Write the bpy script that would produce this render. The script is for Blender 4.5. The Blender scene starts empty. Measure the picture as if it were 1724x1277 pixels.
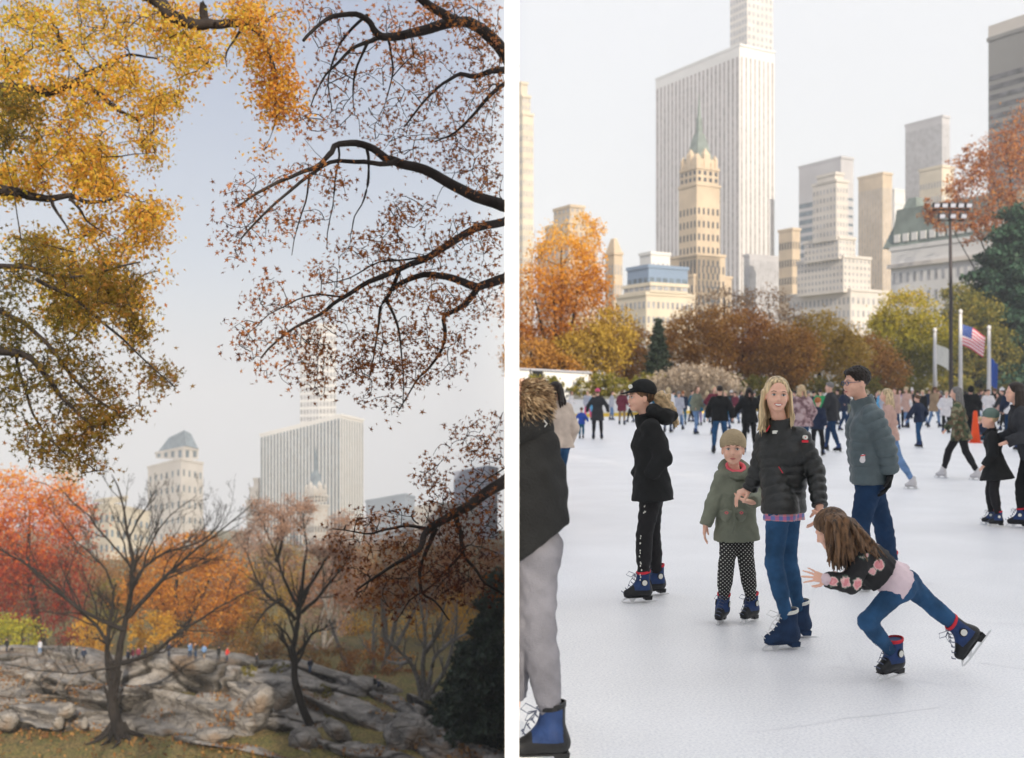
import bpy, math, random
import numpy as np
from mathutils import Vector, Matrix

# ---------------------------------------------------------------- camera
SC = bpy.context.scene
COL = SC.collection
F = 1773.0                      # focal length in photo pixels (photo 1724 x 1277)
CX, HY, EYE = 862.0, 659.0, 1.61
cam_d = bpy.data.cameras.new('camera')
cam = bpy.data.objects.new('camera', cam_d); COL.objects.link(cam)
cam.location = (0, 0, EYE); cam.rotation_euler = (math.pi/2, 0, 0)
cam_d.sensor_width = 36.0; cam_d.lens = 36.0*F/1724.0
cam_d.shift_y = 20.5/1724.0
cam_d.clip_start = 0.1; cam_d.clip_end = 6000
cam_d.dof.use_dof = True; cam_d.dof.focus_distance = 7.2; cam_d.dof.aperture_fstop = 2.1
SC.camera = cam
# ---------------------------------------------------------------- sky and sun
SUN_AZ, SUN_EL = math.radians(162), math.radians(24)     # azimuth clockwise from +Y: sun behind and right of the camera
w = bpy.data.worlds.new('World'); SC.world = w; w.use_nodes = True
nt = w.node_tree; N = nt.nodes; L = nt.links; N.clear()
def nd(t, **k):
    n = N.new(t)
    for a, b in k.items(): setattr(n, a, b)
    return n
sky = nd('ShaderNodeTexSky', sky_type='NISHITA'); sky.sun_disc = False
sky.sun_elevation = SUN_EL; sky.sun_rotation = SUN_AZ; sky.dust_density = 3.0; sky.air_density = 1.2
sc_ = nd('ShaderNodeVectorMath', operation='SCALE'); sc_.inputs['Scale'].default_value = 0.10
L.new(sky.outputs[0], sc_.inputs[0])
tc = nd('ShaderNodeTexCoord'); sp = nd('ShaderNodeSeparateXYZ'); L.new(tc.outputs['Generated'], sp.inputs[0])
az = nd('ShaderNodeMapRange', interpolation_type='SMOOTHSTEP'); az.inputs[1].default_value = -0.05; az.inputs[2].default_value = 0.02
L.new(sp.outputs[0], az.inputs[0])
rl = nd('ShaderNodeValToRGB'); rr = nd('ShaderNodeValToRGB')
def ramp(r, pts):
    cr = r.color_ramp
    while len(cr.elements) > 1: cr.elements.remove(cr.elements[-1])
    cr.elements[0].position, cr.elements[0].color = pts[0][0], (*pts[0][1], 1)
    for p, c in pts[1:]:
        e = cr.elements.new(p); e.color = (*c, 1)
SKY_L = [(0.0, (.76, .755, .77)), (.12, (.51, .56, .66)), (.35, (.17, .25, .44)), (.55, (.62, .68, .82)), (1, (.85, .88, .95))]
SKY_R = [(0.0, (.93, .91, .90)), (.25, (.86, .865, .885)), (.36, (.85, .86, .895)), (.55, (1.2, 1.2, 1.2)), (1, (1.5, 1.49, 1.47))]
ramp(rl, SKY_L); ramp(rr, SKY_R)
L.new(sp.outputs[2], rl.inputs[0]); L.new(sp.outputs[2], rr.inputs[0])
mx = nd('ShaderNodeMix', data_type='RGBA'); L.new(az.outputs[0], mx.inputs[0]); L.new(rl.outputs[0], mx.inputs[6]); L.new(rr.outputs[0], mx.inputs[7])
m2 = nd('ShaderNodeMix', data_type='RGBA'); m2.inputs[0].default_value = 0.85
L.new(sc_.outputs[0], m2.inputs[6]); L.new(mx.outputs[2], m2.inputs[7])
bg = nd('ShaderNodeBackground'); bg.inputs[1].default_value = 1.0; L.new(m2.outputs[2], bg.inputs[0])
wo = nd('ShaderNodeOutputWorld'); L.new(bg.outputs[0], wo.inputs[0])
sun_d = bpy.data.lights.new('sun', 'SUN'); sun_d.energy = 5.0; sun_d.angle = math.radians(0.5); sun_d.color = (1, .88, .72)
sun = bpy.data.objects.new('sun', sun_d); COL.objects.link(sun)
sd = Vector((math.sin(SUN_AZ)*math.cos(SUN_EL), math.cos(SUN_AZ)*math.cos(SUN_EL), math.sin(SUN_EL)))
sun.rotation_euler = sd.to_track_quat('Z', 'Y').to_euler(); sun.location = sd*300
SC.view_settings.view_transform = 'Standard'; SC.view_settings.look = 'None'
SC.view_settings.exposure = 0.17; SC.view_settings.gamma = 1.0
try:
    SC.cycles.use_denoising = True; SC.cycles.max_bounces = 6; SC.cycles.transparent_max_bounces = 8
    SC.cycles.volume_bounces = 3; SC.cycles.use_adaptive_sampling = True; SC.cycles.adaptive_threshold = 0.02
except Exception: pass

# ---------------------------------------------------------------- helpers
RNG = np.random.default_rng(7)
def P(px, py, d): return np.array(((px-CX)/F*d, d, EYE-(py-HY)/F*d))
def PX(px, d): return (px-CX)/F*d
def PZ(py, d): return EYE-(py-HY)/F*d
def lin(c): return tuple(((x/12.92) if x <= .04045 else ((x+.055)/1.055)**2.4) for x in c)

MATS = {}
def mat(name, col, rough=.8, var=.12, nscale=6.0, bump=0.0, bscale=40.0, spec=.3, metal=0.0, col2=None, stretch=None):
    """plain procedural surface: base colour varied by noise, optional bump"""
    if name in MATS: return MATS[name]
    m = bpy.data.materials.new(name); m.use_nodes = True; t = m.node_tree
    b = t.nodes['Principled BSDF']
    b.inputs['Roughness'].default_value = rough; b.inputs['Metallic'].default_value = metal
    b.inputs['Specular IOR Level'].default_value = spec
    c = t.nodes.new('ShaderNodeTexCoord'); src = c.outputs['Object']
    if stretch:
        mp = t.nodes.new('ShaderNodeMapping'); mp.inputs['Scale'].default_value = stretch
        t.links.new(src, mp.inputs[0]); src = mp.outputs[0]
    n = t.nodes.new('ShaderNodeTexNoise'); n.inputs['Scale'].default_value = nscale; n.inputs['Detail'].default_value = 5
    t.links.new(src, n.inputs[0])
    r = t.nodes.new('ShaderNodeValToRGB')
    a = tuple(max(0, x*(1-var)) for x in col); z = tuple(min(1, x*(1+var)) for x in (col2 or col))
    ramp(r, [(.35, a), (.65, z)])
    t.links.new(n.outputs[0], r.inputs[0]); t.links.new(r.outputs[0], b.inputs[0])
    if bump:
        n2 = t.nodes.new('ShaderNodeTexNoise'); n2.inputs['Scale'].default_value = bscale; n2.inputs['Detail'].default_value = 4
        t.links.new(src, n2.inputs[0])
        bp = t.nodes.new('ShaderNodeBump'); bp.inputs['Strength'].default_value = bump; bp.inputs['Distance'].default_value = .02
        t.links.new(n2.outputs[0], bp.inputs['Height']); t.links.new(bp.outputs[0], b.inputs['Normal'])
    MATS[name] = m
    return m

def leafmat(name, cols, trans=.35, rough=.6):
    """foliage: each leaf takes its own hue from a per-face random number"""
    if name in MATS: return MATS[name]
    m = bpy.data.materials.new(name); m.use_nodes = True; t = m.node_tree; t.nodes.clear()
    at = t.nodes.new('ShaderNodeAttribute'); at.attribute_name = 'rnd'
    r = t.nodes.new('ShaderNodeValToRGB'); k = len(cols)-1
    ramp(r, [(i/max(1, k), c) for i, c in enumerate(cols)])
    t.links.new(at.outputs['Fac'], r.inputs[0])
    d = t.nodes.new('ShaderNodeBsdfPrincipled'); d.inputs['Roughness'].default_value = rough; d.inputs['Specular IOR Level'].default_value = .25
    tr = t.nodes.new('ShaderNodeBsdfTranslucent'); mi = t.nodes.new('ShaderNodeMixShader'); mi.inputs[0].default_value = trans
    t.links.new(r.outputs[0], d.inputs[0]); t.links.new(r.outputs[0], tr.inputs[0])
    t.links.new(d.outputs[0], mi.inputs[1]); t.links.new(tr.outputs[0], mi.inputs[2])
    o = t.nodes.new('ShaderNodeOutputMaterial'); t.links.new(mi.outputs[0], o.inputs[0])
    MATS[name] = m
    return m

def nmesh(name, V, faces, rnd=None, smooth=False, fmat=None):
    """faces: int array (n, k)"""
    V = np.asarray(V, np.float32); faces = np.asarray(faces, np.int32)
    me = bpy.data.meshes.new(name)
    me.vertices.add(len(V)); me.vertices.foreach_set('co', V.ravel())
    n, k = faces.shape
    me.loops.add(n*k); me.loops.foreach_set('vertex_index', faces.ravel())
    me.polygons.add(n); me.polygons.foreach_set('loop_start', np.arange(0, n*k, k, dtype=np.int32))
    me.update(calc_edges=True)
    if smooth: me.polygons.foreach_set('use_smooth', np.ones(n, bool))
    if fmat is not None: me.polygons.foreach_set('material_index', np.asarray(fmat, np.int32))
    if rnd is not None:
        a = me.attributes.new('rnd', 'FLOAT', 'FACE'); a.data.foreach_set('value', np.asarray(rnd, np.float32))
    return me

def obj(name, me, m, parent=None, origin=None, label=None, cat=None, group=None, kind=None):
    o = bpy.data.objects.new(name, me); COL.objects.link(o)
    if me is not None and m is not None:
        for x in (m if isinstance(m, (list, tuple)) else [m]): me.materials.append(x)
    if parent is not None: o.parent = parent
    if origin is not None: o.location = origin
    return tag(o, label, cat, group, kind)
def tag(o, label=None, cat=None, group=None, kind=None):
    if label: o['label'] = label
    if cat: o['category'] = cat
    if group: o['group'] = group
    if kind: o['kind'] = kind
    return o
def empty(name, loc, **k):
    o = bpy.data.objects.new(name, None); COL.objects.link(o); o.location = loc; o.empty_display_size = .3
    return tag(o, **k)

class MB:
    """collects quads / ngons as one mesh, coordinates relative to org"""
    def __init__(s, org=(0, 0, 0)): s.v = []; s.f = []; s.m = []; s.org = np.array(org, float)
    def add(s, vs, fs, m=0):
        b = len(s.v); s.v += [tuple(np.asarray(v, float)-s.org) for v in vs]; s.f += [tuple(b+i for i in f) for f in fs]; s.m += [m]*len(fs)
        return s
    def box(s, x0, x1, y0, y1, z0, z1, m=0):
        vs = [(x, y, z) for z in (z0, z1) for x, y in ((x0, y0), (x1, y0), (x1, y1), (x0, y1))]
        return s.add(vs, BOXF, m)
    def obox(s, c, ax, ay, az_, m=0):
        c, ax, ay, az_ = [np.asarray(q, float) for q in (c, ax, ay, az_)]
        vs = [c+sx*ax+sy*ay+sz*az_ for sz in (-1, 1) for sx, sy in ((-1, -1), (1, -1), (1, 1), (-1, 1))]
        return s.add(vs, BOXF, m)
    def prism(s, poly, h0, h1, m=0):
        """poly: list of (x,y); vertical prism"""
        n = len(poly); vs = [(x, y, h0) for x, y in poly]+[(x, y, h1) for x, y in poly]
        fs = [tuple(range(n-1, -1, -1)), tuple(range(n, 2*n))]+[(i, (i+1) % n, n+(i+1) % n, n+i) for i in range(n)]
        return s.add(vs, fs, m)
    def tube(s, pts, rad, k=6, m=0, cap=True):
        pts = [np.asarray(p, float) for p in pts]; n = len(pts); vs = []
        if np.isscalar(rad): rad = [rad]*n
        up = np.array((0.13, 0.21, 0.97))
        for i, p in enumerate(pts):
            t = pts[min(i+1, n-1)]-pts[max(i-1, 0)]; t = t/(np.linalg.norm(t)+1e-9)
            a = np.cross(t, up)
            if np.linalg.norm(a) < .2: a = np.cross(t, (1, 0, 0))
            a /= np.linalg.norm(a); b = np.cross(t, a)
            for j in range(k):
                q = 2*math.pi*j/k; vs.append(p+rad[i]*(a*math.cos(q)+b*math.sin(q)))
        fs = [(i*k+j, i*k+(j+1) % k, (i+1)*k+(j+1) % k, (i+1)*k+j) for i in range(n-1) for j in range(k)]
        if cap: fs += [tuple(range(k-1, -1, -1)), tuple((n-1)*k+j for j in range(k))]
        return s.add(vs, fs, m)
    def lathe(s, c, prof, k=16, m=0):
        """prof: [(r,z)]"""
        vs = [(c[0]+r*math.cos(2*math.pi*j/k), c[1]+r*math.sin(2*math.pi*j/k), c[2]+z) for r, z in prof for j in range(k)]
        n = len(prof)
        fs = [(i*k+j, i*k+(j+1) % k, (i+1)*k+(j+1) % k, (i+1)*k+j) for i in range(n-1) for j in range(k)]
        fs += [tuple(range(k-1, -1, -1)), tuple((n-1)*k+j for j in range(k))]
        return s.add(vs, fs, m)
    def build(s, name, m, parent=None, smooth=False, **k):
        me = bpy.data.meshes.new(name); me.from_pydata(s.v, [], s.f); me.update()
        if any(s.m): me.polygons.foreach_set('material_index', s.m)
        if smooth: me.polygons.foreach_set('use_smooth', [True]*len(me.polygons))
        org = s.org if parent is None else None
        return obj(name, me, m, parent, origin=org, **k)
BOXF = [(0, 3, 2, 1), (4, 5, 6, 7), (0, 1, 5, 4), (1, 2, 6, 5), (2, 3, 7, 6), (3, 0, 4, 7)]
# ================================================================ setting
GZ = PZ(1240, 100)          # level of the park lawn on the left, about 31 m below the rink
def noise2(x, y, s, seed=0):
    r = np.random.default_rng(seed); o = np.zeros(np.broadcast(x, y).shape)
    for i in range(7):
        a = r.uniform(0, 2*math.pi); f = s*r.uniform(.6, 1.9); ph = r.uniform(0, 6.28)
        o = o+np.sin(f*(x*math.cos(a)+y*math.sin(a))+ph+1.3*np.sin(f*.7*(x*math.sin(a)-y*math.cos(a))+ph*2))
    return o/4.0
def edge_x(y): return 0.0045*max(y, 0)     # the seam between the two levels runs straight away from the viewer
# ice
ice_m = mat('ice', (.90, .905, .92), rough=.42, var=.035, nscale=1.1, bump=.12, bscale=9.0, spec=.35)
_t = ice_m.node_tree; _n = _t.nodes.new('ShaderNodeTexNoise'); _n.inputs['Scale'].default_value = 70; _n.inputs['Detail'].default_value = 6; _r = _t.nodes.new('ShaderNodeValToRGB'); ramp(_r, [(.35, (.80, .81, .84)), (.6, (1, 1, 1))]); _m = _t.nodes.new('ShaderNodeMix'); _m.data_type = 'RGBA'; _m.blend_type = 'MULTIPLY'; _m.inputs[0].default_value = 1
_b = _t.nodes['Principled BSDF']; _src = _b.inputs[0].links[0].from_socket; _tc = _t.nodes.new('ShaderNodeTexCoord'); _t.links.new(_tc.outputs['Object'], _n.inputs[0]); _t.links.new(_n.outputs[0], _r.inputs[0]); _t.links.new(_src, _m.inputs[6]); _t.links.new(_r.outputs[0], _m.inputs[7]); _t.links.new(_m.outputs[2], _b.inputs[0])
b = MB()
yb = 59.0; ex = edge_x(yb)
pts = [(edge_x(0)+.03, -9), (.0364, 8), (ex, yb), (60.3, yb+(60-ex)*1.345), (78, 160), (78, -9)]
b.prism(pts, -.12, 0.0)
b.build('ice_rink', ice_m, kind='structure')
# skate cuts in the ice
r = np.random.default_rng(3); b = MB()
for i in range(240):
    y = 4+45*r.random()**1.7; x = r.uniform(.02, .48)*y; a = r.uniform(-.9, .9) + (0 if r.random() < .6 else 1.5); ln = r.uniform(.5, 2.6); cur = r.uniform(-.5, .5)
    if x < .3+ln: continue
    p = np.array((x, y)); pp = []
    for k in range(9): pp.append(p.copy()); p = p+ln/9*np.array((math.sin(a), math.cos(a))); a += cur/9
    wv = r.uniform(.0012, .003)
    for k in range(8):
        d = pp[k+1]-pp[k]; n = np.array((-d[1], d[0]))/np.linalg.norm(d)*wv
        b.add([(*(pp[k]-n), .002), (*(pp[k]+n), .002), (*(pp[k+1]+n), .002), (*(pp[k+1]-n), .002)], [(0, 3, 2, 1)])
b.build('skate_cuts', mat('ice_cut', (.83, .84, .87), rough=.5, var=.05), kind='structure')
# ground at rink level
gm = mat('park_soil', (.10, .085, .05), var=.35, nscale=.6, col2=(.13, .12, .05), bump=.5, bscale=3)
b = MB()
b.prism([(edge_x(0)+.002, -60), (edge_x(0)+.002, 0), (edge_x(1100)-.2, 1100), (900, 1100), (900, -60)], -1.2, -.13)
b.build('ground', gm, kind='structure')
# retaining wall between the two levels, hidden edge-on from the camera
b = MB()
for y0, y1 in ((8.2, 60), (60, 200), (200, 1100)):
    x0, x1 = edge_x(y0), edge_x(y1); t = .0016
    b.prism([(x0-t*y0, y0), (x0-.001, y0), (x1-.001, y1), (x1-t*y1, y1)], -150, -.14)
b.build('retaining_wall', mat('retaining_stone', (.30, .28, .25), var=.3, nscale=.7, bump=.6, bscale=2), label='tall grey stone retaining wall dropping from the rink level to the park below', cat='wall')
# park terrain on the left: hillside falling from the viewer to the lawn, then gently down to the city
ys = np.concatenate([np.linspace(-40, 90, 40), np.linspace(92, 130, 60), np.linspace(135, 1100, 50)])
us = np.linspace(0, 1, 90)
G = []
for y in ys:
    for u in us:
        wd = 75+max(y, 0)*.75
        x = edge_x(y)-.0015*max(y, 0)-.003-wd*u**1.25
        if y < 2: z = -1.0
        elif y < 91: z = -1.0+(GZ+1.0)*(y-2)/89
        elif y < 120: z = GZ
        else: z = GZ-(y-120)*.115
        z += .12*float(noise2(np.array(x), np.array(y), .25, 5))
        G.append((x, y, z))
n, k = len(ys), len(us)
fs = np.array([(i*k+j, i*k+j+1, (i+1)*k+j+1, (i+1)*k+j) for i in range(n-1) for j in range(k-1)])
grass_m = bpy.data.materials.new('lawn_grass'); grass_m.use_nodes = True; t = grass_m.node_tree; bb = t.nodes['Principled BSDF']; bb.inputs['Roughness'].default_value = .95
c = t.nodes.new('ShaderNodeTexCoord')
n1 = t.nodes.new('ShaderNodeTexNoise'); n1.inputs['Scale'].default_value = .55; n1.inputs['Detail'].default_value = 8
n2 = t.nodes.new('ShaderNodeTexNoise'); n2.inputs['Scale'].default_value = 4.5; n2.inputs['Detail'].default_value = 8
r1 = t.nodes.new('ShaderNodeValToRGB'); ramp(r1, [(.4, (.10, .095, .024)), (.6, (.14, .105, .040))])
r2 = t.nodes.new('ShaderNodeValToRGB'); ramp(r2, [(.40, (.28, .34, .22)), (.60, (1.7, 1.5, 1.25))])
mm = t.nodes.new('ShaderNodeMix'); mm.data_type = 'RGBA'; mm.blend_type = 'MULTIPLY'; mm.inputs[0].default_value = 1
t.links.new(c.outputs['Object'], n1.inputs[0]); t.links.new(c.outputs['Object'], n2.inputs[0]); t.links.new(n1.outputs[0], r1.inputs[0]); t.links.new(n2.outputs[0], r2.inputs[0])
t.links.new(r1.outputs[0], mm.inputs[6]); t.links.new(r2.outputs[0], mm.inputs[7]); t.links.new(mm.outputs[2], bb.inputs[0])
obj('park_lawn', nmesh('park_lawn', G, fs, smooth=True), grass_m, kind='structure')
# white wall added to stand in for the gap between park and rink views
b = MB((0, 4.35, 0))
b.box(-.0294, .0294, 4.35, 8.1, -3.2, 5.4)
b.build('gap_wall', mat('white_render', (.93, .93, .93), rough=.9, var=.01), label='thin white wall added edge-on in place of the gap between park and rink views', cat='wall')

# rocky outcrop ----------------------------------------------------
top_pts = [(-200, 1092), (0, 1097), (60, 1099), (110, 1105), (160, 1120), (215, 1117), (260, 1104), (330, 1106), (380, 1112), (420, 1124), (480, 1119), (540, 1137), (600, 1152), (650, 1166), (690, 1187), (740, 1228), (800, 1266), (850, 1290), (900, 1300)]
bot_pts = [(-200, 1226), (0, 1229), (120, 1236), (200, 1242), (300, 1248), (400, 1262), (470, 1278), (560, 1295), (700, 1310), (900, 1330)]
def interp(pts, x): return np.interp(x, [p[0] for p in pts], [p[1] for p in pts])
vr = np.random.default_rng(11)
cells = np.stack([vr.uniform(-80, 2, 52), vr.uniform(-4, 24, 52)], 1); cellh = vr.uniform(-1, 1, 52); cella = vr.normal(0, .26, (52, 2))
nx, nt_ = 420, 150
Vr = []
pxs = np.linspace(-160, 858, nx)
for px in pxs:
    yt, ybm = interp(top_pts, px), interp(bot_pts, px)
    for j in range(nt_):
        s = j/(nt_-1)
        if s < .86:
            q = s/.86; py = ybm+(yt-ybm)*q
            # ledges: depth grows unevenly, giving steep faces and flatter steps
            dbot = (EYE-GZ)*F/(ybm-HY)-.2; dtop = min(116, (EYE-GZ-1.2)*F/(yt-HY)); d = dbot+(dtop-dbot)*(q+.055*math.sin(q*14+px*.013)+.03*math.sin(q*31+px*.05))
            Vr.append(P(px, py, d))
        else:
            q = (s-.86)/.14; base = P(px, yt, min(116, (EYE-GZ-1.2)*F/(yt-HY)))
            Vr.append(base+np.array((0, 16*q, -q*q*7)))
Vr = np.array(Vr)
# fracture into tilted blocks, roughen
X, Y = Vr[:, 0], Vr[:, 1]-96
wx = X+1.6*noise2(X, Y, .5, 1); wy = (Y+1.1*noise2(X, Y, .6, 2))*1.5-.35*X
D = (wx[:, None]-cells[None, :, 0])**2+(wy[:, None]-(cells[None, :, 1]*1.5+cells[None, :, 0]*-.35))**2
o2 = np.argpartition(D, 2, axis=1)[:, :2]; d2 = np.take_along_axis(D, o2, 1); sw = d2[:, 0] > d2[:, 1]
o2[sw] = o2[sw][:, ::-1]; d2 = np.sort(np.sqrt(d2), 1); ci = o2[:, 0]; gap = d2[:, 1]-d2[:, 0]
amp = np.clip((Vr[:, 1]-98)/6, .15, 1)
h = 1.15*cellh[ci]+cella[ci, 0]*(wx-cells[ci, 0])+cella[ci, 1]*1.6*(wy-(cells[ci, 1]*1.5-cells[ci, 0]*.35))
h = h-2.0*np.exp(-(gap/.30)**1.3)
h += .16*noise2(X, Y*2, 1.3, 3)+.06*noise2(X+Y, Y*3, 4, 4)+.03*noise2(X, Y*2, 11, 6)
front = np.clip((116-Vr[:, 1])/5, 0, 1)
edge = np.clip((Vr[:, 1]-97)/3, 0, 1)
Vr[:, 1] -= h*.9*edge*front; Vr[:, 2] += h*.55*edge*np.clip(front+.15, 0, 1)
fs = np.array([(i*nt_+j, (i+1)*nt_+j, (i+1)*nt_+j+1, i*nt_+j+1) for i in range(nx-1) for j in range(nt_-1)])
rock_m = bpy.data.materials.new('schist'); rock_m.use_nodes = True; t = rock_m.node_tree; bb = t.nodes['Principled BSDF']; bb.inputs['Roughness'].default_value = .85; bb.inputs['Specular IOR Level'].default_value = .2
c = t.nodes.new('ShaderNodeTexCoord'); mp = t.nodes.new('ShaderNodeMapping'); mp.inputs['Scale'].default_value = (.9, .9, 1.3); mp.inputs['Rotation'].default_value = (0.3, .5, 0)
t.links.new(c.outputs['Object'], mp.inputs[0])
n1 = t.nodes.new('ShaderNodeTexNoise'); n1.inputs['Scale'].default_value = .5; n1.inputs['Detail'].default_value = 10; n1.inputs['Roughness'].default_value = .65; t.links.new(mp.outputs[0], n1.inputs[0])
r1 = t.nodes.new('ShaderNodeValToRGB'); ramp(r1, [(.34, (.07, .065, .06)), (.5, (.19, .175, .16)), (.66, (.31, .285, .26))]); t.links.new(n1.outputs[0], r1.inputs[0])
n3 = t.nodes.new('ShaderNodeTexNoise'); n3.inputs['Scale'].default_value = .22; n3.inputs['Detail'].default_value = 6; t.links.new(c.outputs['Object'], n3.inputs[0])
r3 = t.nodes.new('ShaderNodeValToRGB'); ramp(r3, [(.56, (0, 0, 0)), (.64, (.55, .55, .55))]); t.links.new(n3.outputs[0], r3.inputs[0])
mm = t.nodes.new('ShaderNodeMix'); mm.data_type = 'RGBA'; mm.inputs[7].default_value = (.15, .085, .035, 1); t.links.new(r3.outputs[0], mm.inputs[0]); t.links.new(r1.outputs[0], mm.inputs[6]); t.links.new(mm.outputs[2], bb.inputs[0])
n2 = t.nodes.new('ShaderNodeTexNoise'); n2.inputs['Scale'].default_value = 2.2; n2.inputs['Detail'].default_value = 9; t.links.new(mp.outputs[0], n2.inputs[0])
vo = t.nodes.new('ShaderNodeTexVoronoi'); vo.feature = 'DISTANCE_TO_EDGE'; vo.inputs['Scale'].default_value = .8; t.links.new(mp.outputs[0], vo.inputs[0])
ad = t.nodes.new('ShaderNodeMath'); ad.operation = 'MULTIPLY_ADD'; ad.inputs[1].default_value = .25; mn = t.nodes.new('ShaderNodeMath'); mn.operation = 'MINIMUM'; mn.inputs[1].default_value = .12
t.links.new(vo.outputs[0], mn.inputs[0]); mu = t.nodes.new('ShaderNodeMath'); mu.operation = 'MULTIPLY'; mu.inputs[1].default_value = 3.0; t.links.new(mn.outputs[0], mu.inputs[0])
t.links.new(n2.outputs[0], ad.inputs[0]); t.links.new(mu.outputs[0], ad.inputs[2]); ad.inputs[1].default_value = 1.0
bp = t.nodes.new('ShaderNodeBump'); bp.inputs['Strength'].default_value = .9; bp.inputs['Distance'].default_value = .35; t.links.new(ad.outputs[0], bp.inputs['Height']); t.links.new(bp.outputs[0], bb.inputs['Normal'])
crack_shade = np.exp(-(gap/.42)**2)*np.clip((noise2(X, Y*2, .9, 31)+1.3)/1.2, 0, 1)+.75*(noise2(X*.6+Y*.8, Y*3-X*.5, .9, 33) > .9)  # rock cracks darkened to stand in for shadow, plus random dark streaks
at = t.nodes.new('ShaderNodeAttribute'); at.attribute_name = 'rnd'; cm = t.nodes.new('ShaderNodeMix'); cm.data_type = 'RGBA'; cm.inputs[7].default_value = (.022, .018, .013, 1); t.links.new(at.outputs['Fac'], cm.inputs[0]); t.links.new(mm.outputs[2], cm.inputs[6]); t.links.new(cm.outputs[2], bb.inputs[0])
obj('rock_outcrop', nmesh('rock_outcrop', Vr, fs, smooth=False, rnd=np.clip(crack_shade[fs].mean(1), 0, 1)), rock_m, kind='structure')
def rock_surface(px, py_hint=None, back=0.0):
    """highest outcrop point near a photo column and depth 113+back"""
    i = int(np.argmin(abs(pxs-px))); col = Vr[i*nt_:(i+1)*nt_]; j = int(np.argmin(abs(col[:, 1]-(113+back)))); return col[j]
# boulders
def boulder(px, py, d, wpx, hpx, seed, label, rot=0):
    r = np.random.default_rng(seed); c = P(px, py, d); s = d/F; rx, rz = wpx*s/2, hpx*s/2; ry = rx*.8
    nu, nv = 36, 20; V = []
    dirs = r.normal(size=(14, 3)); dirs /= np.linalg.norm(dirs, axis=1)[:, None]; lim = r.uniform(.72, .98, 14)
    for i in range(nv+1):
        for j in range(nu):
            a, bq = math.pi*i/nv, 2*math.pi*j/nu; q = np.array((math.sin(a)*math.cos(bq), math.sin(a)*math.sin(bq), math.cos(a)))
            k = 1.0
            for dd, l in zip(dirs, lim):
                pr = q@dd
                if pr > l*k**-1*.0001 and pr*k > l: k = l/pr
            q = q*k*(1+.03*math.sin(9*q[0]+seed)+.03*math.sin(11*q[2]+q[1]*7))
            ca, sa = math.cos(rot), math.sin(rot); x, z = q[0]*rx, q[2]*rz
            V.append((x*ca-z*sa, q[1]*ry, x*sa+z*ca))
    fs = [(i*nu+j, (i+1)*nu+j, (i+1)*nu+(j+1) % nu, i*nu+(j+1) % nu) for i in range(nv) for j in range(nu)]
    obj('boulder', nmesh('boulder', V, np.array(fs)), rock_m, origin=c, label=label, cat='boulder', group='boulders lying along the foot of the outcrop')
boulder(14, 1213, 99.3, 46, 34, 1, 'rounded grey boulder in shade at the far left foot of the outcrop')
boulder(112, 1196, 99.2, 34, 26, 2, 'small tilted boulder, the upper of two between left edge and bare tree', .5)
boulder(98, 1216, 98.9, 22, 26, 3, 'small pale upright boulder, the lower of two left of the bare tree')
boulder(142, 1217, 98.9, 14, 20, 21, 'tiny upright stone just left of the bare tree roots')
boulder(568, 1230, 98.2, 58, 30, 4, 'smooth pale boulder leaning at the foot of the second bare tree', -.62)
boulder(512, 1250, 97.6, 60, 52, 5, 'big rough brown boulder below the second bare tree')
boulder(598, 1262, 96.6, 60, 26, 6, 'low mossy boulder at the bottom edge right of the pale leaning one')
boulder(690, 1240, 98.5, 112, 74, 7, 'large cracked sunlit boulder at lower right of the outcrop', -.35)
boulder(770, 1272, 97, 60, 40, 8, 'half hidden boulder at the shady lower right end', -.3)
boulder(437, 1180, 103, 62, 50, 9, 'wedge shaped slab leaning left of the second bare tree', .7)
boulder(482, 1172, 103, 40, 60, 10, 'upright split slab just left of the second bare trunk', -.9)
boulder(360, 1238, 98.5, 70, 26, 12, 'low flat slab half buried in the lawn edge')
# fallen leaves along the rock foot and over the lawn
r = np.random.default_rng(5); n = 750
px = r.uniform(-30, 480, n); bt = interp(bot_pts, px); py = bt+np.abs(r.normal(0, 12, n))*r.choice([1, 2.3], n)-2; dd = (EYE-GZ)*F/(py-HY)
V = []; 
for a, q, d in zip(px, py, dd):
    c = np.array((PX(a, d), d, GZ+.2)); a1 = r.normal(size=3)*.09; a2 = r.normal(size=3)*.09; V += [c-a1, c+a2, c+a1, c-a2]
obj('fallen_leaves', nmesh('fallen_leaves', V, np.arange(n*4).reshape(n, 4), rnd=r.random(n)), leafmat('fallen_leaf', [(.10, .045, .015), (.25, .11, .03), (.32, .19, .06)], .1), kind='stuff')
r = np.random.default_rng(6); n = 5000; ii = r.integers(0, len(Vr), n*3); ok = (Vr[ii, 1] < 112)&(noise2(Vr[ii, 0], Vr[ii, 1]*2, .5, 9) > .25); ii = ii[ok][:n]
V = []
for i in ii:
    c = Vr[i]+np.array((0, -.12, .1)); a1 = r.normal(size=3)*.08; a2 = r.normal(size=3)*.08; V += [c-a1, c+a2, c+a1, c-a2]
obj('leaf_litter', nmesh('leaf_litter', V, np.arange(len(ii)*4).reshape(-1, 4), rnd=r.random(len(ii))), MATS['fallen_leaf'], kind='stuff')
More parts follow.
